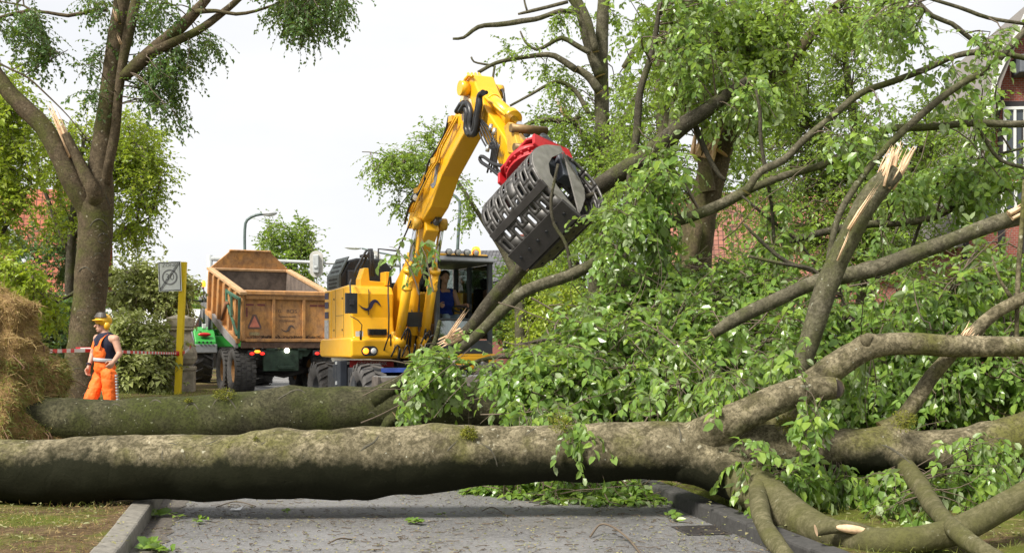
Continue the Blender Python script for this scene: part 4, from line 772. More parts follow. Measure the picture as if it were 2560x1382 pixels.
# ------------------------------------------------------------------ people
def body_mesh(prims, voxel, smooth=4):
    "capsules and ellipsoids fused into one continuous surface"
    mb = MB()
    for p in prims:
        if p[0] == 'c':
            _, a, b_, r0, r1 = p; mb.cyl(a, b_, r0, r1, 14); mb.ball(a, r0, 12); mb.ball(b_, r1, 12)
        else: mb.ball(p[1], p[2], 16, 0, p[3] if len(p) > 3 else None)
    me = bpy.data.meshes.new('t'); me.from_pydata(mb.v, [], mb.f); o = bpy.data.objects.new('t', me); COL.objects.link(o)
    r = o.modifiers.new('r', 'REMESH'); r.mode = 'VOXEL'; r.voxel_size = voxel; s = o.modifiers.new('s', 'SMOOTH'); s.iterations = smooth; s.factor = .5
    bpy.context.view_layer.update(); m2 = bpy.data.meshes.new_from_object(o.evaluated_get(bpy.context.evaluated_depsgraph_get())); bpy.data.objects.remove(o); m2.polygons.foreach_set('use_smooth', [True]*len(m2.polygons)); return m2
def part(me, name, mat, parent, disp=0):
    me.transform(Matrix.Translation(-parent.location)); me.materials.clear(); me.materials.append(mat); me.name = name; o = link(bpy.data.objects.new(name, me), parent)
    if disp:
        t = bpy.data.textures.new('folds', 'CLOUDS'); t.noise_scale = .07; d = o.modifiers.new('folds', 'DISPLACE'); d.texture = t; d.strength = disp; d.mid_level = .5
    return o
SKIN = simple('skin', (.52, .29, .20), .5, var=.1, sc=12); HIV = simple('hivis_orange', (.95, .16, .012), .7, var=.12, sc=8, bump=.3); NAVYC = simple('navy_cotton', (.012, .014, .035), .9); HAIR = simple('brown_hair', (.04, .025, .015), .8)
BLUEC = simple('blue_cotton', (.01, .035, .28), .85); JEAN = simple('faded_denim', (.25, .33, .40), .9, var=.2); SILV = simple('reflective_grey', (.42, .43, .44), .35); HELM = simple('helmet_yellow', (.75, .42, .02), .35, var=.1); BOOT = simple('boot_leather', (.04, .03, .02), .7)
def head_prims(c, f, up=Vector((0, 0, 1)), s=1.0):
    "head centred at c looking along f: skull, jaw, nose, brow, ears, lips"
    f = (f-up*f.dot(up)).normalized(); l = up.cross(f); M_ = Matrix((f, l, up)).transposed(); q = lambda a, b_, z: c+f*a*s+l*b_*s+up*z*s
    return [('e', q(-.01, 0, .03), (.098*s, .078*s, .095*s), M_), ('e', q(.02, 0, -.045), (.068*s, .058*s, .075*s), M_), ('e', q(.055, 0, -.085), (.03*s, .032*s, .024*s), M_), ('c', q(.082, 0, .012), q(.112, 0, -.025), .010*s, .014*s), ('e', q(.078, 0, .03), (.018*s, .05*s, .012*s), M_),
            ('e', q(.088, 0, -.062), (.012*s, .024*s, .007*s), M_), ('e', q(-.005, .08, -.01), (.022*s, .009*s, .032*s), M_), ('e', q(-.005, -.08, -.01), (.022*s, .009*s, .032*s), M_), ('e', q(.066, .034, -.012), (.018*s, .02*s, .02*s), M_), ('e', q(.066, -.034, -.012), (.018*s, .02*s, .02*s), M_)]
def hand_prims(w, d, side, curl, s=1.0):
    "palm and five fingers from wrist w along d; side = towards the thumb, curl = palm-facing direction"
    d = d.normalized(); side = (side-d*side.dot(d)).normalized(); n = (curl-d*curl.dot(d)-side*curl.dot(side)).normalized(); out = [('c', w, w+d*.045*s, .027*s, .030*s), ('e', w+d*.055*s, (.040*s, .042*s, .022*s), Matrix((d, side, n)).transposed())]
    for i, (o, ln) in enumerate(((.033, .070), (.011, .078), (-.011, .073), (-.032, .058))):
        b_ = w+d*.085*s+side*o*s; k = b_+(d*.75+n*.45)*ln*.5*s; t = k+(d*.25+n*.95)*ln*.42*s; out += [('c', b_, k, .0105*s, .0095*s), ('c', k, t, .0095*s, .008*s)]
    b_ = w+d*.03*s+side*.033*s; k = b_+(side*.6+d*.6+n*.3).normalized()*.045*s; out += [('c', b_, k, .013*s, .011*s), ('c', k, k+(d*.8+n*.5).normalized()*.035*s, .011*s, .009*s)]; return out
D0 = 15.6; J = lambda px, py, dd=0: P(px, py, D0+dd)
WK = thing('person', 'worker in orange hi-vis dungarees, navy vest and yellow helmet walking past the tree', 'person', (J(255, 1000).x, D0, .14))
fd = Vector((-.80, -.60, -.05)).normalized(); hc = J(257, 812)
shR, shL = J(244, 846, .11), J(288, 848, -.10); elR, wrR = J(232, 884, .12), J(222, 916, .0); elL, wrL = J(299, 884, -.14), J(285, 902, -.30)
chest, waist = J(265, 862), J(263, 898); hipR, hipL = J(252, 938, .09), J(272, 938, -.09); knR, knL = J(222, 1006, -.16), J(276, 1012, -.1); anR, anL = Vector((J(219, 1085).x, D0-.0, .24)), Vector((J(280, 1085).x, D0-.08, .24))
body = head_prims(hc, fd)+[('c', J(262, 832), J(260, 822), .055, .052), ('c', J(264, 845), J(262, 830), .075, .056), ('c', shR, shL, .062, .062), ('c', (shR+shL)/2-Vector((0, 0, .05)), waist, .135, .108), ('e', chest, (.165, .125, .19)), ('e', J(262, 922), (.125, .11, .12)),
    ('c', shR, elR, .052, .041), ('c', elR, wrR, .041, .027), ('c', shL, elL, .054, .042), ('c', elL, wrL, .042, .028), ('c', hipR, knR, .075, .055), ('c', knR, anR, .05, .042), ('c', hipL, knL, .075, .055), ('c', knL, anL, .055, .042)]
body += hand_prims(wrR, Vector((-.15, -.1, -1)), Vector((-.5, -.85, 0)), Vector((.9, -.3, 0)), 1.0)+hand_prims(wrL, (J(270, 922, -.36)-wrL), Vector((-.6, -.6, .4)), Vector((-.3, .9, -.5)), 1.0)
part(body_mesh(body, .0085, 3), 'body', SKIN, WK)
part(body_mesh([('c', (shR+shL)/2-Vector((0, 0, .07)), waist, .150, .138), ('e', chest, (.182, .142, .19)), ('c', shR*.72+shL*.28-Vector((0, 0, .02)), chest, .072, .1), ('c', shL*.72+shR*.28-Vector((0, 0, .02)), chest, .072, .1)], .014, 3), 'tank_top', NAVYC, WK)
fx = Vector((-.55, -.83, 0)).normalized(); sx_ = Vector((-fx.y, fx.x, 0))
tr = [('e', J(262, 918), (.150, .135, .13)), ('c', J(262, 895), J(262, 918), .136, .142), ('c', hipR, knR, .105, .088), ('c', knR, anR+Vector((0, 0, .02)), .088, .085), ('c', hipL, knL, .108, .088), ('c', knL, anL+Vector((0, 0, .02)), .088, .085)]
mt = Matrix((fx, sx_, Vector((0, 0, 1)))).transposed(); tr += [('e', J(264, 882)+fx*.085, (.085, .12, .15), mt)]
part(body_mesh(tr, .012, 2), 'dungarees', HIV, WK, .035)
b = MB(); loc = WK.location
for sh, o in ((shR*.66+shL*.34, 1), (shL*.66+shR*.34, -1)):
    f0 = J(263, 872)+fx*.155+sx_*(-.075*o if (shR-shL).dot(sx_) < 0 else .075*o); top = sh+Vector((0, 0, .075)); bk = J(265, 880)-fx*.15; mid = f0.lerp(top, .6)+fx*.055
    C = crom([tuple(f0)+(0,), tuple(mid)+(0,), tuple(top)+(0,), tuple(top.lerp(bk, .4)-fx*.09)+(0,), tuple(bk)+(0,)], .03)[:, :3]; vs = []; K = len(C)
    for k in range(K):
        c_ = Vector(C[k]); vs += [c_-sx_*.022, c_+sx_*.022, c_+sx_*.022+fx*.008, c_-sx_*.022+fx*.008]
    b.add(vs, [(4*k+i, 4*k+(i+1) % 4, 4*k+4+(i+1) % 4, 4*k+4+i) for k in range(K-1) for i in range(4)])
b.build('brace', HIV, WK, world=True)
band = [('c', J(263, 896.5), J(263, 898.5), .176, .176)]
b = MB(); M4 = Matrix.Translation(J(263, 900)); b.lathe([(.158, -.022), (.162, 0), (.158, .022), (.14, .022), (.14, -.022)], J(263, 899), (.08, 0, 1), 30); b.build('reflective_band', SILV, WK, world=True)
b = MB()
for i in range(12): p = knL.lerp(anL, i/12)+Vector((.10, -.02, 0)); b.box(p.x-.03, p.x-.006, p.y-.03, p.y+.03, p.z-.012, p.z+.012)
for i in range(10): p = hipL.lerp(knL, i/10)+Vector((.115, -.03, 0)); b.box(p.x-.012, p.x+.012, p.y-.03, p.y+.03, p.z-.012, p.z+.012)
b.build('side_stripe', SILV, WK, world=True)
hm = [('e', hc+Vector((0, 0, .062))-fx*.012, (.118, .118, .098))]; part(body_mesh(hm+[('e', hc+fx*.075+Vector((0, 0, .062)), (.085, .09, .014), mt)], .008, 2), 'helmet', HELM, WK)
for s in (-1, 1):
    b = MB(); c_ = hc+sx_*.088*s-Vector((0, 0, .012)); b.ball(c_, (.045, .045, .058), 14, 0, None); b.tube([c_, c_+Vector((0, 0, .09))-sx_*.0*s], .01, 6); b.build('ear_defender', HELM, WK, world=True)
b = MB(); C = [hc+Vector((0, 0, .105))+fx*(.115*math.cos(a))+sx_*(.12*math.sin(a)) for a in [R(-80)+R(160)*i/12 for i in range(13)]]; vs = []
for p in C: vs += [p, p+Vector((0, 0, .07))-(p-hc-Vector((0, 0, .1)))*.35]
b.add(vs, [(2*i, 2*i+2, 2*i+3, 2*i+1) for i in range(12)]); o = b.build('visor', simple('mesh_visor', (.05, .04, .03), .5), WK, world=True); sm = o.modifiers.new('s', 'SOLIDIFY'); sm.thickness = .006
for an, kn in ((anR, knR), (anL, knL)):
    g2 = Vector((an.x, an.y, .17)); part(body_mesh([('c', an, g2, .055, .055), ('c', g2-fx*.03, g2+fx*.16, .05, .045), ('c', an+Vector((0, 0, .1)), an, .055, .055)], .012, 2), 'boot', BOOT, WK)
b = MB(); b.lathe([(.032, -.012), (.034, 0), (.032, .012)], wrR+Vector((0, 0, .03)), (elR-wrR), 14); b.build('wristband', NAVYC, WK, world=True)
b = MB()
for s in (-1, 1): b.ball(hc+fx*.085+sx_*.033*s+Vector((0, 0, .0)), .012, 8)
b.build('eyes', simple('eye_dark', (.03, .02, .015), .3), WK, world=True)
# operator in the cab
OP = thing('person', 'excavator operator in a blue sleeveless shirt and pale jeans sitting in the cab', 'person', tuple(EF @ Vector((.74, -.1, 1.72))))
Q = lambda x, y, z: EF @ Vector((x, y, z)); f_ = EF.to_3x3() @ Vector((-.15, -1, -.22)); hc = Q(.72, -.22, 2.62)
sR, sL = Q(.56, -.12, 2.36), Q(.93, -.12, 2.36); eR, eL = Q(.50, -.25, 2.06), Q(1.0, -.22, 2.08); wR, wL = Q(.52, -.46, 2.12), Q(1.03, -.50, 2.12)
body = head_prims(hc, f_)+[('c', Q(.735, -.14, 2.45), Q(.73, -.18, 2.55), .055, .055), ('c', sR, sL, .062, .062), ('e', Q(.745, -.1, 2.18), (.18, .13, .2)), ('e', Q(.745, -.05, 1.88), (.17, .15, .14)), ('c', sR, eR, .054, .042), ('c', eR, wR, .042, .028), ('c', sL, eL, .054, .042), ('c', eL, wL, .042, .028), ('c', Q(.66, -.1, 1.83), Q(.62, -.55, 1.88), .085, .062), ('c', Q(.62, -.55, 1.88), Q(.62, -.72, 1.5), .058, .045), ('c', Q(.83, -.1, 1.83), Q(.86, -.55, 1.88), .085, .062), ('c', Q(.86, -.55, 1.88), Q(.86, -.72, 1.5), .058, .045)]
ef = EF.to_3x3(); body += hand_prims(wR, ef @ Vector((0, -1, -.2)), ef @ Vector((.3, 0, 1)), ef @ Vector((0, -.1, -1)))+hand_prims(wL, ef @ Vector((.05, -1, -.1)), ef @ Vector((-.9, 0, .5)), ef @ Vector((0, -.1, -1)))
part(body_mesh(body, .009, 3), 'body', SKIN, OP); part(body_mesh([('e', Q(.745, -.1, 2.18), (.195, .145, .22)), ('e', Q(.745, -.06, 1.96), (.185, .15, .14)), ('c', Q(.62, -.12, 2.37), Q(.70, -.1, 2.25), .068, .1), ('c', Q(.87, -.12, 2.37), Q(.80, -.1, 2.25), .068, .1)], .014, 3), 'shirt', BLUEC, OP, .012)
part(body_mesh([('e', Q(.745, -.05, 1.86), (.185, .16, .12)), ('c', Q(.66, -.1, 1.83), Q(.62, -.55, 1.88), .1, .075), ('c', Q(.62, -.55, 1.88), Q(.62, -.72, 1.55), .07, .06), ('c', Q(.83, -.1, 1.83), Q(.86, -.55, 1.88), .1, .075), ('c', Q(.86, -.55, 1.88), Q(.86, -.72, 1.55), .07, .06)], .014, 3), 'jeans', JEAN, OP, .012)
fn = Vector((f_.x, f_.y, 0)).normalized(); part(body_mesh([('e', hc-fn*.025+Vector((0, 0, .06)), (.1, .1, .085)), ('e', hc-fn*.05, (.07, .085, .09))], .01, 2), 'hair', HAIR, OP)
# ------------------------------------------------------------------ houses
def tiles(name, c1, c2, sc=2.6):
    m = Mat(name, c1, .8); co = m.coord((1, 1, 1)); b = m.n('TexBrick'); m.l(co, b.inputs['Vector']); b.inputs['Color1'].default_value = (*c1, 1); b.inputs['Color2'].default_value = (*c2, 1); b.inputs['Mortar'].default_value = tuple(x*.25 for x in c1)+(1,)
    b.inputs['Scale'].default_value = sc; b.inputs['Mortar Size'].default_value = .05; b.inputs['Brick Width'].default_value = .55; b.inputs['Row Height'].default_value = .7; b.offset = 0
    m.color(m.mix(m.ramp(m.noise(1.5, 5), [(.4, 0), (.7, .5)]), b.outputs[0], tuple(x*.5 for x in c2))); m.bump(b.outputs['Fac'], -.8, .03) if False else None
    v = m.n('Math', operation='SUBTRACT'); v.inputs[0].default_value = 1; m.l(b.outputs['Fac'], v.inputs[1]); m.bump(v.outputs[0], .8, .03); return m.m
def bricks(name, c1, c2, mor=(.25, .23, .2)):
    m = Mat(name, c1, .9); co = m.coord(); s = m.n('SeparateXYZ'); m.l(co, s.inputs[0]); a = m.n('Math', operation='ADD'); m.l(s.outputs[0], a.inputs[0]); m.l(s.outputs[1], a.inputs[1]); c = m.n('CombineXYZ'); m.l(a.outputs[0], c.inputs[0]); m.l(s.outputs[2], c.inputs[1])
    b = m.n('TexBrick'); m.l(c.outputs[0], b.inputs['Vector']); b.inputs['Color1'].default_value = (*c1, 1); b.inputs['Color2'].default_value = (*c2, 1); b.inputs['Mortar'].default_value = (*mor, 1); b.inputs['Scale'].default_value = 4.5; b.inputs['Mortar Size'].default_value = .02; m.color(b.outputs[0]); return m.m
TRED = tiles('red_roof_tiles', (.42, .13, .065), (.30, .09, .05)); TGREY = tiles('grey_roof_tiles', (.13, .13, .135), (.09, .09, .1)); BRED = bricks('red_brick', (.30, .075, .05), (.22, .055, .04)); TBRN = tiles('brown_roof_tiles', (.32, .13, .08), (.24, .1, .07))
PLASTER = simple('white_plaster', (.62, .60, .56), .9, var=.12); FRM = simple('window_white', (.68, .68, .66), .5, var=.08); PANE = Mat('window_pane', (.05, .06, .07), .05).m; TIMB = simple('dark_timber', (.022, .018, .02), .7)
def window(par, M, w, h):
    b = MB(); t = .07
    b.box(-w/2, w/2, -.06, .02, -t, 0, 0, M); b.box(-w/2, w/2, -.06, .02, h, h+t, 0, M); b.box(-w/2-t, -w/2, -.06, .02, -t, h+t, 0, M); b.box(w/2, w/2+t, -.06, .02, -t, h+t, 0, M); b.box(-.03, .03, -.055, .02, 0, h, 0, M); f = b.build('window', FRM, par)
    b = MB(); b.box(-w/2, w/2, -.01, .005, 0, h, 0, M); b.build('pane', PANE, f)
def house(label, cx, D, w, dep, eave, ridge, rz, wm, rm, wins=(), chim=None, name='house', gable=True, z0=0):
    t = thing(name, label, 'house', (cx, D, z0), R(rz)); b = MB(); b.box(-w/2, w/2, 0, dep, 0, eave); b.prism([(0, eave), (dep, eave), (dep/2, ridge-.08)], 0, -w/2, w/2); b.build('wall', wm, t)
    r = MB(); o = .35; k = (ridge-eave)/(dep/2)
    for s in (0, 1):
        ya, yb = ((-o, dep/2) if s == 0 else (dep+o, dep/2)); za = eave-o*k; r.add([(-w/2-o, ya, za), (w/2+o, ya, za), (w/2+o, yb, ridge), (-w/2-o, yb, ridge), (-w/2-o, ya, za+.12), (w/2+o, ya, za+.12), (w/2+o, yb, ridge+.12), (-w/2-o, yb, ridge+.12)], [(0,3,2,1),(4,5,6,7),(0,1,5,4),(1,2,6,5),(2,3,7,6),(3,0,4,7)])
    rf = r.build('roof', rm, t)
    if chim: b = MB(); b.box(chim-.35, chim+.35, dep/2-.3, dep/2+.3, ridge-.5, ridge+.9); b.box(chim-.4, chim+.4, dep/2-.35, dep/2+.35, ridge+.9, ridge+1.0); b.build('chimney', BRED, rf)
    for (x, z, ww, hh) in wins: window(t, Matrix.Translation((x, -.02, z)), ww, hh)
    return t
h = house('white house with a red tiled roof behind the standing tree on the left', -20.6, 44, 8.2, 8, 3.6, 8.0, 18, PLASTER, TRED, ((-2, 1.0, 1.4, 1.3), (1.2, 1.0, 1.4, 1.3)))
b = MB(); b.cyl((1.2, 1.2, 3.6), (1.2, 1.2, 5.0), .28); b.cyl((1.2, 1.2, 5.0), (.2, 1.9, 6.4), .28); b.build('flue_pipe', LGREY, h)
house('low brick house with a pale roof edge right of the standing tree on the left', -22.5, 62, 9, 7, 2.6, 3.4, 10, BRED, simple('pale_roof', (.5, .5, .48), .8), ((3.3, .9, 1.6, 1.4), (0, .9, 1.6, 1.4)))
house('grey tiled house with a brick chimney behind the excavator cab', -1.6, 62, 8.4, 9, 3.6, 6.9, -12, BRED, TGREY, ((-2, 1.2, 1.6, 1.4), (2, 1.2, 1.6, 1.4)), 1.6)
house('low grey-roofed building behind the black engine hood', -8.4, 70, 7, 7, 3.2, 5.2, 0, PLASTER, simple('pale_zinc', (.42, .46, .5), .6), ((-1, 1.2, 1.6, 1.4),))
house('brown tiled house glimpsed through the leaves in the middle right', 12.2, 46, 11, 9, 4.4, 8.2, -8, BRED, TBRN, ((-3, 1.2, 1.6, 1.4), (1, 1.2, 1.6, 1.4), (4, 1.2, 1.2, 1.4)))
# half-timbered house on the right
DH = 27.0; H3 = thing('house', 'red brick house with black timbers and steep grey soffit at the right edge', 'house', (P(2560, 0, DH).x, DH, 0), R(-6)); s_ = F/DH
hx = lambda px: (px-2560)/s_*1.0; hz = lambda py: HC+(HY-py)/s_
wl = [(hx(2400), hz(620)), (hx(2492), hz(205)), (hx(2560), hz(40)), (hx(2640), hz(205)), (hx(2760), hz(620)), (hx(2760), .0), (hx(2395), .0)]
b = MB(); b.prism(wl, 1, 0, 5.5); b.build('wall', BRED, H3)
b = MB(); lo_, hi_ = wl[0], wl[1]; out = [(hx(2372), hz(620)), (hx(2472), hz(205)), (hx(2557), hz(20))]; inn = [(hx(2398), hz(620)), (hx(2492), hz(215)), (hx(2560), hz(35))]
b.prism([out[0], out[1], out[2], (inn[2][0], inn[2][1]), inn[1], inn[0]], 1, -.45, 5.6); b.prism([(hx(2560), hz(35)), (hx(2565), hz(20)), (hx(2670), hz(205)), (hx(2800), hz(620)), (hx(2760), hz(620)), (hx(2640), hz(215))], 1, -.45, 5.6)
pm = Mat('weathered_boards', (.36, .32, .29), .8); w_ = pm.n('TexWave', Scale=2.2); w_.bands_direction = 'Y'; pm.l(pm.coord(), w_.inputs['Vector']); pm.color(pm.ramp(w_.outputs['Fac'], [(0, (.08, .07, .06)), (.12, (.20, .18, .165)), (1, (.25, .23, .21))])); RF = b.build('roof', pm.m, H3)
b = MB()
for a, c in ((out[0], out[1]), (out[1], out[2])): b.prism([a, c, (c[0]+.09, c[1]-.02), (a[0]+.09, a[1]-.02)], 1, -.50, -.452)
b.build('bargeboard', FRM, RF)
b = MB()
for (a, c, d_) in ((2497, 2513, (300, 560)), (2553, 2566, (300, 700)), (2412, 2426, (480, 760)), (2497, 2512, (560, 860))): b.box(hx(a), hx(c), -.05, -.003, hz(d_[1]), hz(d_[0]))
for a, c in (((2404, 600), (2493, 225)), ): b.prism([(hx(a[0]), hz(a[1])), (hx(c[0]), hz(c[1])), (hx(c[0]+22), hz(c[1])), (hx(a[0]+24), hz(a[1]))], 1, -.055, -.004)
for z in (470, 262, 700): b.box(hx(2400 if z > 300 else 2490), hx(2700), -.045, -.002, hz(z+8), hz(z-8))
pieces(b, 'timber', TIMB, H3)
for (px, py, w, h_) in ((2480, 560, .42, .78), (2538, 545, .42, .8), (2536, 415, .40, 1.35), (2590, 550, .5, .8), (2480, 820, .5, 1.1)): window(H3, Matrix.Translation((hx(px), -.02, hz(py))), w, h_)
b = MB(); b.box(hx(2530), hx(2640), -.6, 5, hz(195)+.0, hz(150)); b.build('dormer_roof', simple('lead_grey', (.12, .13, .15), .6), RF, bevel=.03)
# ------------------------------------------------------------------ street furniture
POLE = simple('pole_green_grey', (.10, .14, .13), .5, var=.3)
def lamp(label, base, path, head, D, r=.075):
    p = P(*base, D); t = thing('street_lamp', label, 'street lamp', (p.x, D, 0), group='street lamps on the far road'); b = MB(); q = [Vector((p.x, D, 0)), Vector((p.x, D, 2.5))]+[P(u, v, D) for u, v in path]
    b.tube([q[0], q[1]], r*1.7, 12); b.tube(crom([tuple(a)+(0,) for a in q[1:]], .5)[:, :3], r, 10); b.build('pole', POLE, t, world=True)
    b = MB(); a, c = P(*head[0], D), P(*head[1], D); m_ = (a+c)/2; M_ = Matrix.Rotation(math.atan2((c-a).z, (c-a).x), 3, 'Y').inverted(); b.ball(m_, ((c-a).length/2*1.08, .17, .13), 14, 0, M_); b.ball(m_+Vector((0, 0, -.05)), ((c-a).length/2*.85, .14, .12), 14, 1, M_); b.build('lamp_head', [LGREY, LENS], t, world=True)
lamp('curved green street lamp above the dump trailer', (612, 700), [(612, 650), (612, 575), (618, 550), (640, 538), (660, 535)], [(655, 534), (692, 533)], 60)
lamp('street lamp with its pole beside the excavator cab, arm passing behind the boom', (1141, 700), [(1144, 620), (1150, 520), (1146, 500), (1130, 486), (1095, 474), (1060, 466)], [(1058, 467), (1028, 460)], 50, .07)
lamp('faint street lamp with a long arm just left of the black engine guard', (1000, 700), [(1000, 660), (985, 640), (950, 632), (905, 621)], [(903, 621), (862, 618)], 100)
GD = 48; gp = P(524, 863, GD); GT = thing('sign_gantry', 'pale grey mast with a long horizontal arm over the road behind the trailer', 'gantry', (gp.x, GD, 0))
b = MB(); b.cyl((gp.x, GD, 0), (gp.x, GD, P(0, 638, GD).z), .13, n=16); b.build('mast', LGREY, GT, world=True); b = MB(); b.cyl(P(529, 646, GD), P(690, 652, GD), .11, n=12); b.cyl(P(690, 652, GD), P(1000, 664, GD), .07, n=12); b.build('arm', LGREY, GT, world=True)
for (px, py, lb) in ((791, 660, 'back of an oval traffic light board on the gantry arm left of the excavator'), (934, 660, 'back of an oval traffic light board half hidden behind the engine guard')):
    c_ = P(px, py, GD-.15); t = thing('traffic_light', lb, 'traffic light', tuple(c_), group='traffic lights on the gantry'); b = MB(); pts = []
    for i in range(28): a = 2*math.pi*i/28; pts.append((.29*math.cos(a), (.30 if math.sin(a) > 0 else -.30)+.27*math.sin(a)))
    b.prism(pts, 1, -.02, .02); b.build('backboard', simple('board_grey', (.48, .47, .43), .7), t); b = MB(); b.box(-.12, .12, -.2, -.02, -.38, .38); b.box(-.07, .07, -.25, -.2, -.2, -.1); b.build('housing', LGREY, t, bevel=.02)
for (px, y0, lb) in ((329, 598, 'taller thin grey mast right of the standing tree'), (337, 620, 'shorter thin grey mast right of the standing tree')):
    p = P(px, 863, 55); t = thing('mast', lb, 'mast', (p.x, 55, 0)); b = MB(); b.cyl((0, 0, 0), (0, 0, P(0, y0, 55).z), .11, n=12); b.build('pole', LGREY, t); b = MB(); b.cyl((0, 0, P(0, y0, 55).z), (0, 0, P(0, y0, 55).z+.08), .13, n=12); b.build('cap', LGREY, t)
# zone sign on its leaning yellow post
SD = 29.3; sb = P(444, 992, SD); SG = thing('road_sign', 'square end-of-zone speed sign on a leaning yellow wooden post', 'sign', (sb.x, SD, .1))
b = MB(); top = P(459, 655, SD); a = Vector((sb.x, SD, 0)); d = (top-a).normalized(); u = Vector((1, 0, 0)); w = .078
b.add([a+Vector((x, y, 0)) for x, y in ((-w, -w), (w, -w), (w, w), (-w, w))]+[top+Vector((x, y, 0)) for x, y in ((-w, -w), (w, -w), (w, w), (-w, w))], [(0,3,2,1),(4,5,6,7),(0,1,5,4),(1,2,6,5),(2,3,7,6),(3,0,4,7)]); b.build('post', paint('post_yellow', (.78, .56, .01), .2, .5, (.35, .22, .02), 5), SG, bevel=.01, world=True)
SM = Matrix.Translation(P(424.5, 691, SD-.12)-SG.location) @ Matrix.Rotation(R(-2.2), 4, 'Y'); sw_, sh_ = .60, .78
b = MB(); b.box(-sw_/2, sw_/2, 0, .02, -sh_/2, sh_/2, 0, SM); SP = b.build('panel', simple('sign_white', (.82, .86, .88), .45, var=.06), SG, bevel=.008)
b = MB(); t_ = .018; i_ = .02
for (x0_, x1_, z0_, z1_) in ((-sw_/2+i_, sw_/2-i_, sh_/2-i_-t_, sh_/2-i_), (-sw_/2+i_, sw_/2-i_, -sh_/2+i_, -sh_/2+i_+t_), (-sw_/2+i_, -sw_/2+i_+t_, -sh_/2+i_+t_, sh_/2-i_-t_), (sw_/2-i_-t_, sw_/2-i_, -sh_/2+i_+t_, sh_/2-i_-t_)): b.box(x0_, x1_, -.003, 0, z0_, z1_, 0, SM)
for k in (-.035, 0, .035):
    a_, c_ = Vector((-sw_/2+.035+max(0, k), 0, -sh_/2+.04-min(0, k))), Vector((sw_/2-.035+min(0, k), 0, sh_/2-.04-max(0, k))); dd = (c_-a_).normalized(); n_v = Vector((-dd.z, 0, dd.x))*.0055; b.add([SM @ (v+Vector((0, -.008, 0))) for v in (a_-n_v, c_-n_v, c_+n_v, a_+n_v)], [(0, 1, 2, 3)])
b.build('black_marking', simple('sign_black', (.02, .02, .03), .5), SP)
GREYI = simple('sign_grey', (.27, .28, .30), .5); b = MB(); K = 40
for i in range(K):
    a0, a1 = 2*math.pi*i/K, 2*math.pi*(i+1)/K; b.add([SM @ Vector((r_*math.cos(a_), -.004, -.02+r_*math.sin(a_))) for r_, a_ in ((.165, a0), (.205, a0), (.205, a1), (.165, a1))], [(0, 3, 2, 1)])
b.build('ring', GREYI, SP)
txt('30', .24, SM @ Matrix.Translation((0, -.004, -.02)) @ RX90, GREYI, SP, 'number'); txt('ZONE', .12, SM @ Matrix.Translation((0, -.004, .29)) @ RX90, GREYI, SP, 'word', sx=1.15)
# stone pillar
pp = P(452, 978, 30.4); ST_ = thing('stone_pillar', 'weathered baluster-shaped stone pillar behind the yellow sign post', 'pillar', (pp.x, 30.4, .08), R(12))
def sq(prof): b = MB(); b.lathe([(r*1.414, h) for r, h in prof], (0, 0, 0), (0, 0, 1), 4, smooth=False); return b
SMT = simple('weathered_stone', (.40, .35, .27), .95, var=.5, sc=5, bump=.6); o = sq([(0, 0), (.37, 0), (.37, .62), (.40, .63), (.40, .72), (.33, .74), (.30, .76), (0, .76)]).build('base', SMT, ST_, bevel=.015); o.rotation_euler = (0, 0, R(45))
o = sq([(.28, .76), (.36, .82), (.41, .95), (.40, 1.1), (.33, 1.35), (.27, 1.6), (.25, 1.68)]).build('shaft', SMT, ST_, bevel=.03); o.rotation_euler = (0, 0, R(45))
o = sq([(.0, 1.68), (.27, 1.68), (.33, 1.72), (.31, 1.78), (.34, 1.80), (.35, 2.02), (.34, 2.04), (.0, 2.16)]).build('cap', SMT, ST_, bevel=.01); o.rotation_euler = (0, 0, R(45))
# barrier tape
def tape(pts, w, label, name='barrier_tape'):
    t = MB(); C = crom([tuple(p)+(0,) for p in pts], .14)[:, :3]; vs = []
    for c_ in C: vs += [Vector(c_)+Vector((0, 0, w/2)), Vector(c_)-Vector((0, 0.004, w/2))]
    for i in range(len(C)-1): t.add([vs[2*i], vs[2*i+1], vs[2*i+3], vs[2*i+2]], [(0, 1, 2, 3)], (i//2) % 2)
    o = t.build(name, [simple('tape_red', (.72, .015, .02), .4), simple('tape_white', (.75, .72, .70), .4)]); sm = o.modifiers.new('s', 'SOLIDIFY'); sm.thickness = .003; tag(o, label, 'tape')
tape([P(60, 878, 13.6), P(100, 878, 15), P(190, 876, 17.35), P(240, 876, 17.7), P(330, 880, 20.6), P(400, 882, 25), P(443, 883, 29.1)], .055, 'red and white barrier tape stretched from the tree to the yellow post')
tape([P(447, 883, 29.2), P(462, 880, 29.6), P(474, 870, 29.9), P(478, 862, 30.2)], .08, 'short end of red and white tape between the yellow post and the stone pillar')
b = MB(); b.cyl((P(446, 883, SD).x, SD, P(0, 883, SD).z-.06), (P(446, 883, SD).x, SD, P(0, 883, SD).z+.06), .125, n=4); o = b.build('tape_wrap', simple('tape_red2', (.62, .03, .03), .4)); tag(o, 'band of red tape wound round the yellow sign post', 'tape')
bx = P(215, 872, 17.62); bn = thing('tape_banner', 'small red banner with white lettering tied at the tree with the tape', 'banner', tuple(bx)); b = MB(); b.box(-.16, .16, -.004, .004, -.028, .028); bp = b.build('banner_cloth', simple('banner_red', (.6, .03, .04), .5), bn); b = MB(); b.box(-.085, .09, -.008, -.0045, -.02, .02); b.build('white_field', WHT, bp)
# ------------------------------------------------------------------ standing trees
def tree_root(label, base, name='beech_tree', group=None): return thing(name, label, 'tree', base, group=group)
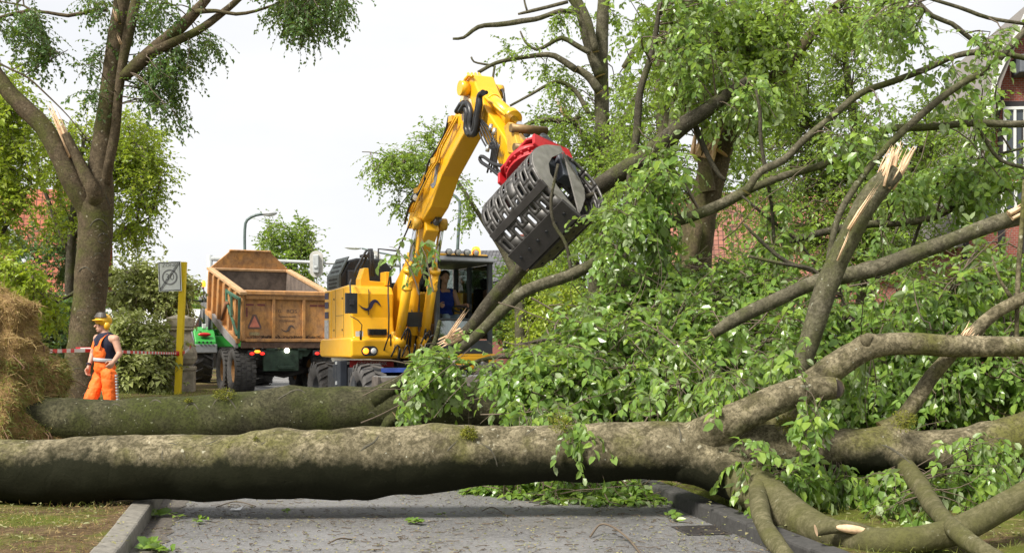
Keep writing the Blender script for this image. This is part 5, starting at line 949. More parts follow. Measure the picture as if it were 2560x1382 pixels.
# left beech
LT = tree_root('tall grey beech with a torn limb standing behind the worker', (P(195, 900, 18).x, 18, .05)); T = Tree(); D = 18
T.limb([(184, 1110, 150), (190, 1060, 112), (200, 960, 94), (213, 850, 82), (228, 700, 80), (238, 590, 82), (240, 510, 88), (250, 430, 62), (262, 330, 52), (280, 200, 50), (292, 100, 46), (303, 20, 40), (315, -70, 34), (330, -200, 26)], D, n=26, step=.1, lump=.07,
       knots=[(P(252, 610, 17.7), .12, .18), (P(255, 640, 17.7), .07, .2), (P(215, 690, 17.7), .14, .12), (P(240, 780, 17.7), .16, .08), (P(205, 880, 17.7), .16, .1), (P(262, 740, 17.7), .1, .12)])
T.limb([(244, 590, 30, 18.0), (234, 560, 56, 18.0), (212, 505, 58, 17.9), (180, 455, 52, 17.8), (150, 390, 48, 17.8), (110, 320, 46, 17.8), (60, 270, 44, 17.8), (10, 215, 40, 17.8), (-40, 130, 36, 17.8), (-90, 0, 30, 17.8)], D-.2, n=18, lump=.07)
T.limb([(243, 550, 30, 18.0), (238, 515, 40, 17.9), (232, 478, 36), (210, 430, 30), (185, 380, 24), (165, 335, 18)], D-.3, n=12, step=.07, lump=.12, cap=False); T.splinter(P(178, 375, D-.3), P(126, 255, D-.3), .085, 7, .2, 3)
T.limb([(255, 520, 26, 18.0), (263, 470, 26, 17.95), (272, 410, 24), (288, 330, 24), (296, 240, 22), (308, 150, 24), (322, 80, 26), (340, 0, 24), (360, -90, 20)], D-.25, n=14)
T.limb([(306, 195, 24), (340, 165, 34), (400, 110, 32), (455, 65, 30), (490, 28, 26), (520, -5, 20)], D-.4, n=14); T.limb([(370, 135, 26), (430, 108, 22), (490, 80, 20), (540, 45, 18), (600, -5, 15), (640, -60, 12)], D-.5, n=12)
T.limb([(488, 30, 14), (540, 28, 10), (590, 36, 9), (640, 28, 7), (700, 10, 6), (780, 5, 4)], D-.6, n=8); T.limb([(270, 25, 10), (220, 30, 9), (170, 40, 9), (120, 32, 8), (60, 30, 8), (0, 45, 9), (-60, 70, 9)], D-.3, n=8)
T.limb([(80, 30, 6), (60, 15, 5), (20, 8, 4), (-20, 0, 4)], D-.3, n=6); T.limb([(-20, 150, 5), (30, 175, 5), (70, 195, 5), (120, 240, 4), (170, 290, 3), (215, 345, 2)], D-.3, n=6); T.limb([(60, 190, 3), (110, 160, 3), (170, 125, 2)], D-.3, n=6)
T.limb([(300, 60, 8), (292, 20, 8), (282, -20, 7)], D-.4, n=8); T.splinter(P(290, 50, D-.4), P(283, 15, D-.4), .05, 4, .2, 5); T.splinter(P(302, 108, D-.45), P(292, 82, D-.45), .03, 3, .2, 6)
LTR = T.build('trunk', LT, [BARK_TAN, WOOD]); tp = T.pts()
C = np.concatenate([ell(430, 190, 50, 75, 17, 18.6, 20), ell(445, 260, 36, 45, 17, 18.6, 12), ell(500, 120, 40, 25, 17, 18.5, 6), ell(800, 15, 100, 45, 16.5, 18.5, 26), ell(770, 80, 55, 40, 16.5, 18.5, 13), ell(720, 30, 60, 40, 17, 18, 8), ell(370, 50, 50, 30, 17.5, 19, 5),
    ell(95, 100, 40, 50, 17, 18.5, 11), ell(120, 140, 40, 25, 17, 18.5, 5), ell(30, 30, 60, 30, 17, 18.5, 4), ell(240, 150, 40, 30, 17, 18.5, 3), ell(215, 225, 25, 15, 17.3, 18, 2), ell(230, 10, 40, 20, 17, 19, 5), ell(400, 10, 50, 20, 16.5, 19, 5), ell(-40, 60, 60, 90, 16.5, 19, 6), ell(560, -80, 240, 40, 16, 20, 12), ell(200, -110, 240, 40, 16, 20, 12)])
foliage('crown', LT, tp, C, [TWIG, LEAF_BACKLIT], 9, .5, 12, .078, .9, 0, brad=.011, up=.1)
LT['height'] = 12
# yellow-green trees behind it
def bg_tree(label, base, trunk, regs, mat, lsize, nspray=9, nleaf=12, slen=.7, droop=.5, name='leafy_tree', group=None, bk=None, extra=(), twigr=.004, maxb=3.0, cat='tree', up=.25):
    t = thing(name, label, cat, base, group=group); T = Tree()
    for tr_, d_ in trunk: T.limb(tr_, d_, n=10, step=.3)
    T.build('trunk', t, [bk or BARK_THIN, WOOD]); foliage('crown', t, T.pts(), np.concatenate([ell(*r) for r in regs]), [TWIG, mat], nspray, slen, nleaf, lsize, droop, 0, brad=.018, twigr=twigr, maxb=maxb, up=up); return t
bg_tree('bushy yellow-green tree directly behind the tall beech', (P(170, 900, 27).x, 27, 0), [([(168, 985, 30), (172, 800, 26), (178, 620, 22), (190, 480, 16), (210, 350, 8)], 27), ([(176, 640, 14), (120, 500, 10), (90, 400, 6)], 27), ([(180, 600, 14), (260, 480, 10), (330, 380, 5)], 27), ([(178, 700, 12), (280, 600, 9), (380, 540, 4)], 27)],
    [(190, 370, 140, 100, 25.5, 28.5, 44), (340, 370, 85, 100, 25.5, 28.5, 38), (360, 470, 70, 75, 25.5, 28.5, 26), (130, 470, 50, 80, 25.5, 28.5, 12), (300, 550, 90, 50, 25.5, 28.5, 20), (160, 570, 40, 30, 25.5, 28.5, 4), (330, 620, 50, 20, 25.5, 28, 4)], LEAF_YEL, .115)
bg_tree('dense yellow-green tree at the left edge', (P(-60, 900, 24).x, 24, 0), [([(-50, 1000, 40), (-45, 800, 36), (-30, 600, 28), (0, 400, 16), (20, 260, 8)], 24), ([(-35, 650, 16), (30, 540, 10), (80, 460, 5)], 24)],
    [(10, 330, 70, 100, 22.5, 25.5, 38), (-10, 450, 75, 80, 22.5, 25.5, 36), (-10, 550, 40, 50, 22, 25.5, 14), (-40, 640, 50, 50, 22, 25, 10), (30, 240, 50, 30, 22.5, 25, 9)], LEAF_YEL, .12, nleaf=13)
bg_tree('dark green maple boughs in front of the white house on the left', (P(70, 900, 30).x, 30, 0), [([(172, 985, 22), (172, 700, 18), (165, 560, 14), (140, 420, 8)], 31), ([(170, 640, 8), (100, 620, 6), (60, 640, 4)], 31)], [(50, 610, 40, 20, 29, 31, 7), (50, 680, 30, 20, 29, 31, 5), (160, 640, 36, 70, 30, 32, 18), (190, 560, 50, 50, 30, 32, 12)], LEAF_DARK, .13)
# uprooted rhododendron masses and dark shrubs left
bg_tree('large pale-leaved rhododendron toppled over right of the worker', (P(360, 950, 29.8).x, 29.8, 0), [([(330, 985, 14), (340, 900, 12), (370, 840, 8), (400, 810, 5)], 29.8), ([(335, 900, 8), (300, 840, 6), (290, 810, 4)], 29.8)], [(360, 885, 68, 65, 28.6, 31, 110), (340, 935, 60, 40, 28.6, 31, 55), (395, 945, 40, 35, 28.6, 31, 36), (315, 830, 30, 30, 28.6, 31, 20)], LEAF_PALE, .19, 7, 9, .55, .5, 'rhododendron', twigr=.005, cat='shrub', up=.3)
bg_tree('tall pale-leaved shrub leaning behind the zone sign', (P(380, 900, 33).x, 33, 0), [([(300, 985, 12), (320, 800, 10), (380, 720, 8), (460, 700, 5)], 33), ([(240, 730, 10), (330, 734, 8), (400, 745, 5)], 33), ([(236, 700, 10), (300, 680, 7), (345, 686, 5)], 33)], [(400, 730, 75, 40, 31.5, 34, 60), (330, 760, 60, 25, 31.5, 34, 30), (440, 790, 40, 30, 31.5, 34, 22), (330, 690, 40, 20, 31.5, 34, 16), (290, 720, 30, 30, 31.5, 34, 12), (380, 680, 40, 18, 32, 34, 10)], LEAF_PALE, .15, 7, 9, .5, .5, 'shrub', twigr=.005, cat='shrub', up=.3)
bg_tree('dark evergreen shrub between the root plate and the beech trunk', (P(130, 950, 21).x, 21, 0), [([(140, 1000, 16), (140, 900, 12), (130, 800, 6)], 21), ([(140, 900, 10), (90, 820, 6)], 21)], [(130, 870, 80, 70, 19.8, 22.5, 120), (120, 940, 80, 45, 19.8, 22, 60), (180, 800, 60, 40, 20.5, 22.5, 40), (100, 790, 50, 35, 20, 22, 26)], LEAF_DARK, .10, 8, 11, .4, .3, 'evergreen_shrub', twigr=.005, cat='shrub', up=.4)
bg_tree('light green branch hanging over the root plate on the left', (P(30, 900, 19).x, 19, 0), [([(225, 700, 12), (180, 735, 9), (130, 760, 6), (80, 790, 4)], 19), ([(-40, 985, 10), (-30, 720, 8), (40, 690, 6), (90, 720, 3)], 18)], [(60, 700, 50, 22, 17.5, 19.5, 22), (120, 800, 30, 25, 18, 19.5, 14), (100, 750, 50, 22, 18, 19.5, 14), (10, 680, 40, 30, 17.5, 19, 14)], LEAF_YEL, .11, 5, 8, .35, .6, 'sapling')
# far trees
bg_tree('small airy tree standing far behind the trailer', (P(715, 900, 62).x, 62, 0), [([(712, 880, 12), (712, 720, 10), (722, 660, 7), (740, 590, 4)], 62), ([(712, 700, 6), (680, 620, 4), (660, 590, 3)], 62), ([(716, 680, 6), (760, 640, 4), (790, 600, 3)], 62), ([(718, 690, 5), (780, 690, 3)], 62)], [(725, 600, 60, 45, 60, 64, 34), (690, 640, 40, 45, 60, 64, 24), (760, 640, 40, 40, 60, 64, 22), (745, 700, 60, 25, 60, 64, 18)], LEAF_MID, .24, 6, 9, 1.0, .3, twigr=.012)
FT = [(2900, 380, 60), (3300, 450, 70), (-70, 560, 60), (470, 720, 72), (560, 760, 80), (640, 770, 85), (730, 745, 78), (810, 730, 70), (900, 760, 85), (1010, 770, 80), (1080, 730, 76), (1290, 660, 60), (1380, 640, 55)]
FL = ['far tree beyond the half-timbered house', 'farther tree right of the half-timbered house', 'far tree at the left edge beyond the lawn', 'pale far tree behind the yellow sign post', 'far tree just left of the trailer mast', 'far tree hidden behind the trailer tub', 'far tree behind the right part of the trailer', 'far tree in the gap between trailer and excavator', 'far tree behind the engine hood', 'far tree behind the boom foot', 'far tree left of the grey tiled house', 'far tree right of the grey tiled house', 'far tree behind the held log']
for i, ((px, ty, D), lb) in enumerate(zip(FT, FL)):
    h = (863-ty)/2; bg_tree(lb, (P(px, 900, D).x, D, 0), [([(px, 863+F*HC/D, 12), (px, 863-h*.5, 10), (px+4, ty+h*.6, 5)], D)], [(px, ty+h*.9, 55, h*.9, D-2, D+2, 34), (px+20, ty+h*1.2, 60, h*.7, D-2, D+2, 26), (px-25, ty+h*1.3, 50, h*.6, D-2, D+2, 20)], (LEAF_MID, LEAF_YEL, LEAF_FAR)[i % 3], .32, 6, 9, 1.3, .3, group='far trees along the horizon', twigr=.01)
# right background beeches
T = Tree(); RB = tree_root('thick beech trunk leaning right behind the grapple branches', (P(1740, 900, 17).x, 17, 0)); D = 17
T.limb([(1725, 1090, 120), (1728, 950, 98), (1732, 800, 88), (1736, 680, 86), (1740, 600, 84), (1762, 500, 76), (1790, 400, 70), (1815, 330, 66), (1850, 270, 52), (1890, 190, 46), (1925, 110, 40), (1955, 40, 36), (1980, -40, 30), (2010, -160, 20)], D, n=24, step=.12, lump=.06, knots=[(P(1745, 600, 16.7), .2, .1)])
T.limb([(1800, 380, 46), (1850, 300, 40), (1900, 230, 34), (1960, 170, 32), (2010, 110, 30), (2060, 50, 26), (2110, 0, 22), (2180, -60, 16)], D-.3, n=16); T.limb([(1690, 720, 44), (1730, 640, 30), (1745, 560, 30)], D-.4, n=12)
T.limb([(1770, 480, 40), (1762, 420, 34), (1758, 370, 30)], D-.35, n=12, cap=False); T.splinter(P(1760, 385, D-.4), P(1790, 300, D-.4), .2, 9, .3, 9)
T.limb([(1905, 260, 18), (1910, 180, 14), (1915, 100, 8)], D-.5, n=10); T.build('trunk', RB, [BARK_TAN, WOOD])
C = np.concatenate([ell(1760, 80, 160, 100, 14.5, 18, 54), ell(1920, 60, 130, 70, 14.5, 18, 34), ell(1620, 180, 60, 60, 15, 18, 12), ell(1900, 260, 110, 45, 15, 16.5, 18), ell(2080, 50, 80, 60, 15, 19, 10), ell(1640, 60, 100, 70, 15, 18, 16), ell(1700, -80, 260, 60, 14, 20, 20), ell(2220, 50, 50, 60, 15, 18, 8)])
foliage('crown', RB, T.pts(), C, [TWIG, LEAF_MID], 8, .6, 11, .10, .9, 1, brad=.012, up=.05)
T = Tree(); RB2 = tree_root('forked beech with bare broken branches above the grapple', (P(1500, 900, 24).x, 24, 0)); D = 24
T.limb([(1490, 1030, 70), (1495, 800, 56), (1500, 600, 48), (1506, 430, 42), (1505, 300, 38), (1503, 150, 34), (1508, 20, 30), (1515, -90, 26)], D, n=18, step=.2)
T.limb([(1500, 190, 28), (1470, 110, 24), (1448, 30, 20), (1415, -20, 16), (1380, -80, 12)], D-.2, n=12); T.limb([(1490, 130, 18), (1468, 50, 22), (1440, -10, 16)], D-.3, n=10)
T.limb([(1440, 38, 11), (1400, 30, 12), (1340, 48, 13), (1290, 57, 14), (1240, 60, 13), (1195, 68, 11), (1160, 95, 8), (1132, 96, 6)], D-.4, n=10, wig=.06); T.limb([(1420, 5, 9), (1370, 18, 9), (1320, 30, 8), (1295, 36, 5)], D-.4, n=8); T.limb([(1318, 28, 5), (1312, 8, 5), (1308, -20, 4)], D-.4, n=6)
T.limb([(1480, 130, 14), (1440, 112, 13), (1405, 98, 12), (1375, 112, 10), (1343, 125, 8), (1315, 108, 6), (1302, 80, 4)], D-.5, n=8, wig=.05); T.limb([(1440, 175, 18), (1400, 148, 16), (1370, 137, 14), (1300, 145, 11), (1240, 158, 10), (1195, 182, 9)], D-.5, n=10); T.limb([(1235, 165, 7), (1205, 160, 6), (1185, 155, 5), (1178, 143, 5)], D-.5, n=6); T.limb([(1237, 165, 6), (1233, 190, 6), (1230, 215, 5)], D-.5, n=6)
T.limb([(1500, 230, 24), (1470, 190, 20), (1440, 172, 18)], D-.4, n=10); T.limb([(1450, 290, 12), (1420, 305, 12), (1380, 300, 13), (1330, 306, 12), (1290, 330, 9)], D-.6, n=8); T.limb([(1480, 300, 14), (1440, 230, 12), (1400, 205, 10), (1370, 212, 8), (1330, 235, 7), (1275, 265, 6)], D-.6, n=8)
T.limb([(1560, 170, 16), (1590, 120, 14), (1640, 60, 10)], D, n=8); T.limb([(1508, 380, 22), (1560, 300, 18), (1600, 230, 14), (1660, 170, 10)], D, n=10); T.limb([(1500, 420, 20), (1450, 330, 14), (1415, 280, 10)], D-.4, n=8); T.splinter(P(1425, 300, D-.5), P(1392, 240, D-.5), .09, 5, .2, 11)
T.build('trunk', RB2, [BARK, WOOD])
C = np.concatenate([ell(1430, 230, 50, 50, 22.5, 25.5, 9), ell(1390, 200, 50, 30, 22.5, 25, 4), ell(1540, 60, 40, 50, 23, 26, 6), ell(1450, 380, 90, 80, 22.5, 26, 32), ell(1560, 330, 70, 130, 23, 27, 30), ell(1420, 480, 70, 70, 22.5, 26, 24), ell(1500, 560, 90, 90, 21.5, 23.2, 40), ell(1520, 430, 50, 60, 22, 23.4, 14), ell(1350, 330, 30, 40, 23, 25, 8), ell(1290, 120, 40, 15, 23, 24, 3), ell(1400, 45, 30, 15, 23, 24, 4)])
foliage('crown', RB2, T.pts(), C, [TWIG, LEAF_MID], 8, .6, 11, .095, .7, 0, brad=.012, up=.1)
T = Tree(); RB3 = tree_root('split beech with torn pale tops behind the first tall branches', (P(1650, 900, 20).x, 20, 0)); D = 20
T.limb([(1625, 1050, 70), (1640, 850, 60), (1650, 700, 54), (1655, 500, 44), (1660, 350, 40), (1650, 200, 32), (1645, 130, 26)], D, n=16, step=.2); T.limb([(1660, 420, 40), (1690, 300, 36), (1690, 180, 32), (1675, 110, 26)], D-.3, n=14, cap=False); T.splinter(P(1678, 125, D-.3), P(1662, 60, D-.3), .17, 9, .4, 12)
T.limb([(1560, 1040, 44), (1562, 760, 30), (1560, 640, 26), (1575, 480, 20)], D+3, n=12); T.limb([(1760, 330, 10), (1765, 230, 14), (1760, 170, 10)], D-.6, n=8); T.build('trunk', RB3, [BARK, WOOD])
C = np.concatenate([ell(1600, 300, 90, 110, 18.5, 22, 26), ell(1580, 470, 110, 100, 18.5, 23, 40), ell(1730, 180, 80, 60, 20, 22, 20), ell(1870, 480, 110, 110, 18.5, 22, 36)])
foliage('crown', RB3, T.pts(), C, [TWIG, LEAF_MID], 8, .6, 11, .09, .7, 0, brad=.012, up=.1)
bg_tree('wide leafy beech canopy behind the long bare branches on the right', (P(2150, 900, 26).x, 26, 0), [([(2150, 1010, 60), (2160, 800, 50), (2170, 600, 40), (2150, 400, 30), (2120, 200, 18), (2100, 60, 8)], 26), ([(2165, 600, 24), (2260, 450, 18), (2330, 330, 8)], 26), ([(2160, 500, 24), (2050, 350, 18), (1980, 220, 8)], 26)],
    [(2060, 160, 150, 120, 24, 28, 90), (1990, 330, 110, 110, 24, 28, 60), (2230, 370, 120, 110, 24, 28, 60), (2260, 500, 130, 70, 24, 28, 50), (2370, 340, 40, 70, 23.5, 25.5, 14), (2420, 430, 40, 60, 23.5, 25.5, 8), (2080, 480, 140, 90, 24, 28, 50), (2330, 290, 50, 60, 24, 27, 6), (2020, 600, 150, 70, 23, 26, 70), (1880, 560, 90, 80, 23, 26, 34), (2180, 580, 110, 50, 23, 26, 36), (2300, 640, 110, 60, 24, 27, 24)], LEAF_MID, .10, 8, 11, .65, .6, bk=BARK, name='beech_tree')
bg_tree('leafy beech behind the grapple with twigs hanging left of the boom', (P(1230, 900, 33).x, 33, 0), [([(1300, 950, 30), (1290, 700, 24), (1200, 540, 12), (1120, 420, 8), (1060, 340, 4)], 33), ([(1130, 440, 6), (1040, 420, 5), (950, 385, 3), (905, 380, 2)], 33), ([(1120, 440, 5), (1040, 470, 4), (980, 540, 2)], 33)],
    [(1080, 340, 50, 30, 32, 34, 9), (1030, 400, 80, 30, 32, 34, 22), (960, 425, 50, 16, 32, 34, 6), (1030, 450, 45, 40, 32, 34, 14), (930, 450, 30, 8, 32, 34, 3), (1165, 510, 20, 50, 32, 34, 8), (1010, 510, 20, 25, 32, 34, 3)], LEAF_MID, .12, 8, 11, .7, .7, bk=BARK, name='beech_tree')
for (px, ty, D, w_, lb, mt_) in ((1330, 640, 36, 60, 'yellow-green bush under the grapple jaws', LEAF_YEL), (1460, 560, 33, 110, 'leafy bush behind the held log', LEAF_MID), (1600, 600, 38, 110, 'dense shrub between the two middle beech trunks', LEAF_FAR), (1850, 620, 34, 120, 'green shrub in front of the brown tiled house', LEAF_MID), (2330, 560, 34, 110, 'leafy shrub left of the half-timbered house', LEAF_FAR), (2500, 640, 25, 100, 'shrub at the foot of the half-timbered house', LEAF_MID), (1400, 720, 27, 90, 'yellowish hedge bush right of the excavator cab', LEAF_YEL)):
    h = (930-ty)/2; bg_tree(lb, (P(px, 900, D).x, D, 0), [([(px, 863+F*HC/D, 14), (px, ty+h, 10), (px+6, ty+h*.4, 4)], D)], [(px, ty+h*.8, w_, h*.8, D-1.5, D+1.5, 46), (px, ty+h*1.5, w_*1.1, h*.6, D-1.5, D+1.5, 34)], mt_, .14, 8, 11, .7, .4, 'bush', group='bushes behind the fallen crowns', cat='bush')

# ------------------------------------------------------------------ near fallen beech
FD = 9.0; FT1 = thing('fallen_beech', 'huge fallen beech trunk lying across the whole foreground', 'fallen tree', (P(1000, 900, FD).x, FD, .1)); T = Tree()
T.limb([(-420, 1176, 172), (-200, 1176, 170), (0, 1175, 168), (300, 1173, 160), (600, 1164, 170), (800, 1160, 176), (980, 1155, 166), (1130, 1140, 164), (1300, 1132, 144), (1500, 1130, 140), (1680, 1128, 148), (1800, 1140, 160), (1900, 1132, 134), (2050, 1130, 116), (2200, 1130, 114), (2350, 1130, 122), (2450, 1118, 120), (2560, 1080, 104), (2700, 1020, 90)], FD, n=48, step=.04, lump=.10,
       knots=[(P(1145, 1080, 8.75), .14, .16), (P(1380, 1062, 8.75), .14, .16), (P(300, 1110, 8.75), .10, .12), (P(420, 1120, 8.7), .12, .10), (P(580, 1195, 8.7), .3, .05), (P(1240, 1130, 8.72), .12, .07), (P(1170, 1150, 8.7), .16, .06), (P(2260, 1150, 8.8), .14, .22), (P(1950, 1075, 8.9), .16, .2), (P(2230, 1075, 9), .16, .2)])
T.limb([(1700, 1150, 110, 8.95), (1790, 1170, 122, 8.85), (1870, 1210, 116, 8.6), (1950, 1270, 104, 8.1), (2050, 1325, 86, 7.4), (2160, 1352, 74, 7.0), (2280, 1352, 70, 6.9), (2400, 1320, 68, 6.95), (2490, 1275, 66, 7.0), (2580, 1225, 62, 7.1), (2700, 1150, 52, 7.3)], FD, n=26, step=.06, lump=.07)
T.limb([(1600, 1140, 60, 9.2), (1680, 1128, 104, 9.1), (1750, 1098, 108, 8.95), (1815, 1060, 90, 8.8), (1890, 1022, 78), (1960, 992, 74), (2030, 972, 68), (2085, 970, 56)], FD-.25, n=26, step=.05, lump=.06, cap=False)
b = T.mb; e = P(2085, 970, FD-.25); ax = (P(2110, 968, FD-.4)-e).normalized(); b.cyl(e-ax*.04, e+ax*.01, .088, .086, 22, 0); b.cyl(e+ax*.0, e+ax*.02, .07, .07, 20, 2)
T.limb([(1990, 985, 60), (2060, 935, 70), (2120, 895, 66), (2180, 868, 58), (2260, 858, 56), (2380, 865, 55), (2500, 866, 52), (2620, 866, 50), (2760, 860, 44)], FD-.1, n=22, step=.06, lump=.05, knots=[(P(2160, 838, 8.9), .07, .5)])
T.limb([(2163, 865, 30), (2166, 838, 32)], FD-.15, n=12, step=.05); T.splinter(P(2418, 842, FD-.1), P(2440, 812, FD-.1), .06, 6, .5, 21)
T.limb([(1886, 1150, 40, 8.9), (1894, 1200, 46, 8.5), (1898, 1260, 48, 7.9), (1912, 1315, 46, 7.3), (1945, 1365, 46, 6.8), (1990, 1420, 44, 6.4)], FD, n=16, step=.05, lump=.08)
T.limb([(2215, 1125, 54, 9.0), (2265, 1170, 50, 8.6), (2310, 1230, 48, 8.0), (2345, 1280, 46, 7.4), (2392, 1328, 46, 6.75), (2450, 1372, 46, 6.4), (2520, 1410, 44, 6.2), (2600, 1450, 42, 6.0)], FD, n=16, step=.05, lump=.07)
T.limb([(2210, 1080, 60), (2250, 1050, 40), (2290, 1000, 38), (2330, 940, 36), (2370, 895, 34), (2400, 860, 30)], FD+.1, n=14, step=.06, lump=.08); T.limb([(2400, 860, 32), (2440, 825, 34), (2490, 780, 32), (2560, 745, 30), (2650, 700, 26)], FD+.15, n=14, lump=.07)
T.limb([(1900, 1100, 90), (1945, 1060, 60), (1985, 1035, 34), (2040, 985, 26), (2060, 940, 22)], FD+.3, n=14, step=.06, lump=.08)
T.limb([(2040, 1325, 30), (2110, 1315, 34), (2190, 1335, 30)], 7.0, n=12, lump=.1); T.mb.ball(P(2130, 1322, 6.97), (.11, .03, .028), 14, 1, Matrix.Rotation(R(8), 3, 'Y')); T.mb.ball(P(2180, 1336, 6.97), (.05, .02, .02), 10, 1)
T.limb([(2540, 900, 10), (2545, 700, 12), (2555, 560, 12), (2562, 450, 10)], FD+.2, n=8); T.limb([(2540, 760, 14), (2500, 700, 8), (2480, 640, 5)], FD+.3, n=6)
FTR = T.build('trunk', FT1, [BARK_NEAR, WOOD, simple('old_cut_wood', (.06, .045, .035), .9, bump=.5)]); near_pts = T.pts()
MOSS = Mat('cushion_moss', (.16, .17, .015), .95); MOSS.color(MOSS.ramp(MOSS.noise(30, 5), [(.3, (.08, .10, .01)), (.7, (.26, .25, .02))])); MOSS = MOSS.m
nm = NM()
for (px, py, r, n_) in ((1172, 1082, .075, 900), (1400, 1056, .10, 500), (1970, 1058, .10, 500), (2260, 1052, .11, 600), (575, 1120, .02, 60), (640, 1095, .02, 60)):
    c_ = np.array(P(px, py, FD-.22)); d_ = unit(rng.normal(0, 1, (n_, 3))); scatter_blades(nm, c_+d_*r*rng.uniform(.3, 1, (n_, 1))*np.array([1, .6, .8]), d_, .02, .006, .6)
nm.build('moss', MOSS, FT1)
from mathutils.bvhtree import BVHTree
def scars(trunk, root, strokes, mat, name='bark_scar'):
    "ridges and branch-collar scars pressed on to the bark, traced where the photo has them"
    me = trunk.data; bv = BVHTree.FromPolygons([v.co for v in me.vertices], [p.vertices[:] for p in me.polygons]); o = Vector((0, 0, HC))-root.location
    for w, pts in strokes:
        C = crom([(u, v, 0, 0) for u, v in pts], 4); hit = []
        for u, v, *_ in C:
            d = (P(u, v, 10)-Vector((0, 0, HC))).normalized(); h, nr, ix, dist = bv.ray_cast(o, d)
            if h is not None: hit.append(h+d*.006)
        if len(hit) > 3:
            k = len(hit); m = MB(); m.tube(hit, [1.5*w*math.sin(math.pi*(i+.6)/(k+.2))**.6*(.8+.4*mnoise.noise(hit[i]*30)) for i in range(k)], 6); m.build(name, mat, root)
SCAR = simple('scar_bark', (.075, .068, .045), .9, var=.4, sc=40, bump=.6)
def brow(u, v, s, a=1.0): return [(u-s, v+s*.9*a), (u-s*.55, v+s*.25*a), (u, v), (u+s*.5, v+s*.3*a), (u+s, v+s*a)]
scars(FTR, FT1, [(.010, [(885, 1140), (910, 1120), (935, 1105), (950, 1085)]), (.007, [(1105, 1150), (1120, 1125), (1145, 1100), (1160, 1090)]), (.009, [(1195, 1105), (1225, 1122), (1240, 1150), (1245, 1180)]), (.006, [(1205, 1170), (1220, 1145), (1240, 1150)]), (.007, [(258, 1112), (270, 1098), (292, 1094)]), (.006, [(415, 1110), (430, 1108), (448, 1115)]), (.006, [(412, 1112), (405, 1140), (418, 1160)]), (.006, [(448, 1118), (462, 1140), (466, 1165)]), (.006, [(625, 1098), (640, 1112), (655, 1110), (672, 1098)]), (.006, [(512, 1112), (535, 1104), (545, 1096)]),
    (.008, [(1695, 1065), (1702, 1090), (1697, 1120)]), (.007, [(1310, 1090), (1335, 1072), (1352, 1058)]), (.010, [(2190, 1108), (2225, 1120), (2255, 1140), (2280, 1160)]), (.006, [(1990, 1092), (2000, 1100), (1998, 1118)]), (.007, [(2350, 1120), (2362, 1116), (2376, 1122), (2372, 1134)])], SCAR)
# far fallen beech with its root plate
GD2 = 12.5; FT2 = thing('fallen_beech', 'second fallen beech with an upturned root plate lying behind the nearer trunk', 'fallen tree', (P(700, 900, GD2).x, GD2, .1)); T = Tree()
T.limb([(20, 1060, 170), (60, 1055, 135), (150, 1052, 118), (300, 1054, 116), (450, 1052, 126), (600, 1042, 126), (730, 1030, 124), (860, 1026, 120), (980, 1022, 112), (1100, 1018, 110), (1300, 1020, 104), (1500, 1024, 98), (1700, 1030, 92), (1900, 1040, 80), (2200, 1050, 60), (2500, 1060, 40)], GD2, n=36, step=.07, lump=.07, knots=[(P(725, 965, 12.3), .22, .24), (P(545, 990, 12.25), .14, .16), (P(1120, 965, 12.3), .16, .10), (P(470, 1020, 12.2), .16, .08)])
T.limb([(930, 1000, 60), (985, 965, 40), (1030, 938, 26), (1055, 905, 17), (1085, 860, 13), (1100, 800, 9)], GD2-.15, n=14, step=.06); T.limb([(990, 1040, 30), (960, 1068, 26), (1000, 1075, 20)], GD2-.3, n=10)
T.limb([(1500, 1000, 36), (1600, 950, 30), (1720, 880, 24), (1900, 830, 20), (2100, 800, 16)], GD2, n=12, lump=.07); T.limb([(1300, 1010, 30), (1400, 940, 22), (1550, 900, 18), (1650, 860, 12)], GD2+.2, n=12); T.limb([(1640, 1050, 24), (1580, 1060, 18), (1520, 1100, 12), (1460, 1170, 8), (1400, 1215, 6)], GD2-.6, n=10); far_t = T
o_ = T.build('trunk', FT2, [BARK_WET, WOOD]); far_pts = T.pts(); scars(o_, FT2, [(.012, brow(560, 992, 34)), (.010, brow(480, 1008, 18)), (.010, brow(390, 1000, 16, .6)), (.012, [(690, 1000), (740, 975), (770, 985)]), (.009, brow(290, 1010, 12, .5)), (.010, brow(1110, 972, 30, .8)), (.008, brow(930, 1030, 16))], SCAR)
nm = NM()
for (px, py, r, n_) in ((560, 985, .14, 700), (470, 1000, .05, 200), (1120, 962, .12, 300)):
    c_ = np.array(P(px, py, GD2-.22)); d_ = unit(rng.normal(0, 1, (n_, 3))); scatter_blades(nm, c_+d_*r*rng.uniform(.3, 1, (n_, 1))*np.array([1, .6, .5]), d_, .02, .007, .6)
nm.build('moss', MOSS, FT2)
# root plate: lumpy mound of earth, dry grass and roots
b = MB(); n1, n2 = 60, 40; vs = []; cx_, cy_ = P(-50, 900, 12.6).x, 12.6
def plate(u, v):
    a = -math.pi*.95+u*math.pi*1.6; h = v; prof = [(0, 1.50), (.12, 1.46), (.3, 1.36), (.6, 1.05), (.8, .5), (1, 0.0)]
    top = 2.02; z = top*(1-h); r = .50+.68*h**1.3
    if h < .12: r *= (h/.12)**.6
    q = Vector((math.cos(a)*r, math.sin(a)*r*.8, z)); nn = mnoise.noise(q*2.2)*.24+mnoise.noise(q*6)*.11+mnoise.noise(q*15)*.025; return q*(1+0)+Vector((math.cos(a), math.sin(a)*.8, .3))*nn
for i in range(n1):
    for j in range(n2): q = plate(i/(n1-1), j/(n2-1)); vs.append((cx_+q.x, cy_+q.y, .05+q.z))
b.add(vs, [(i*n2+j, (i+1)*n2+j, (i+1)*n2+j+1, i*n2+j+1) for i in range(n1-1) for j in range(n2-1)], 0, True)
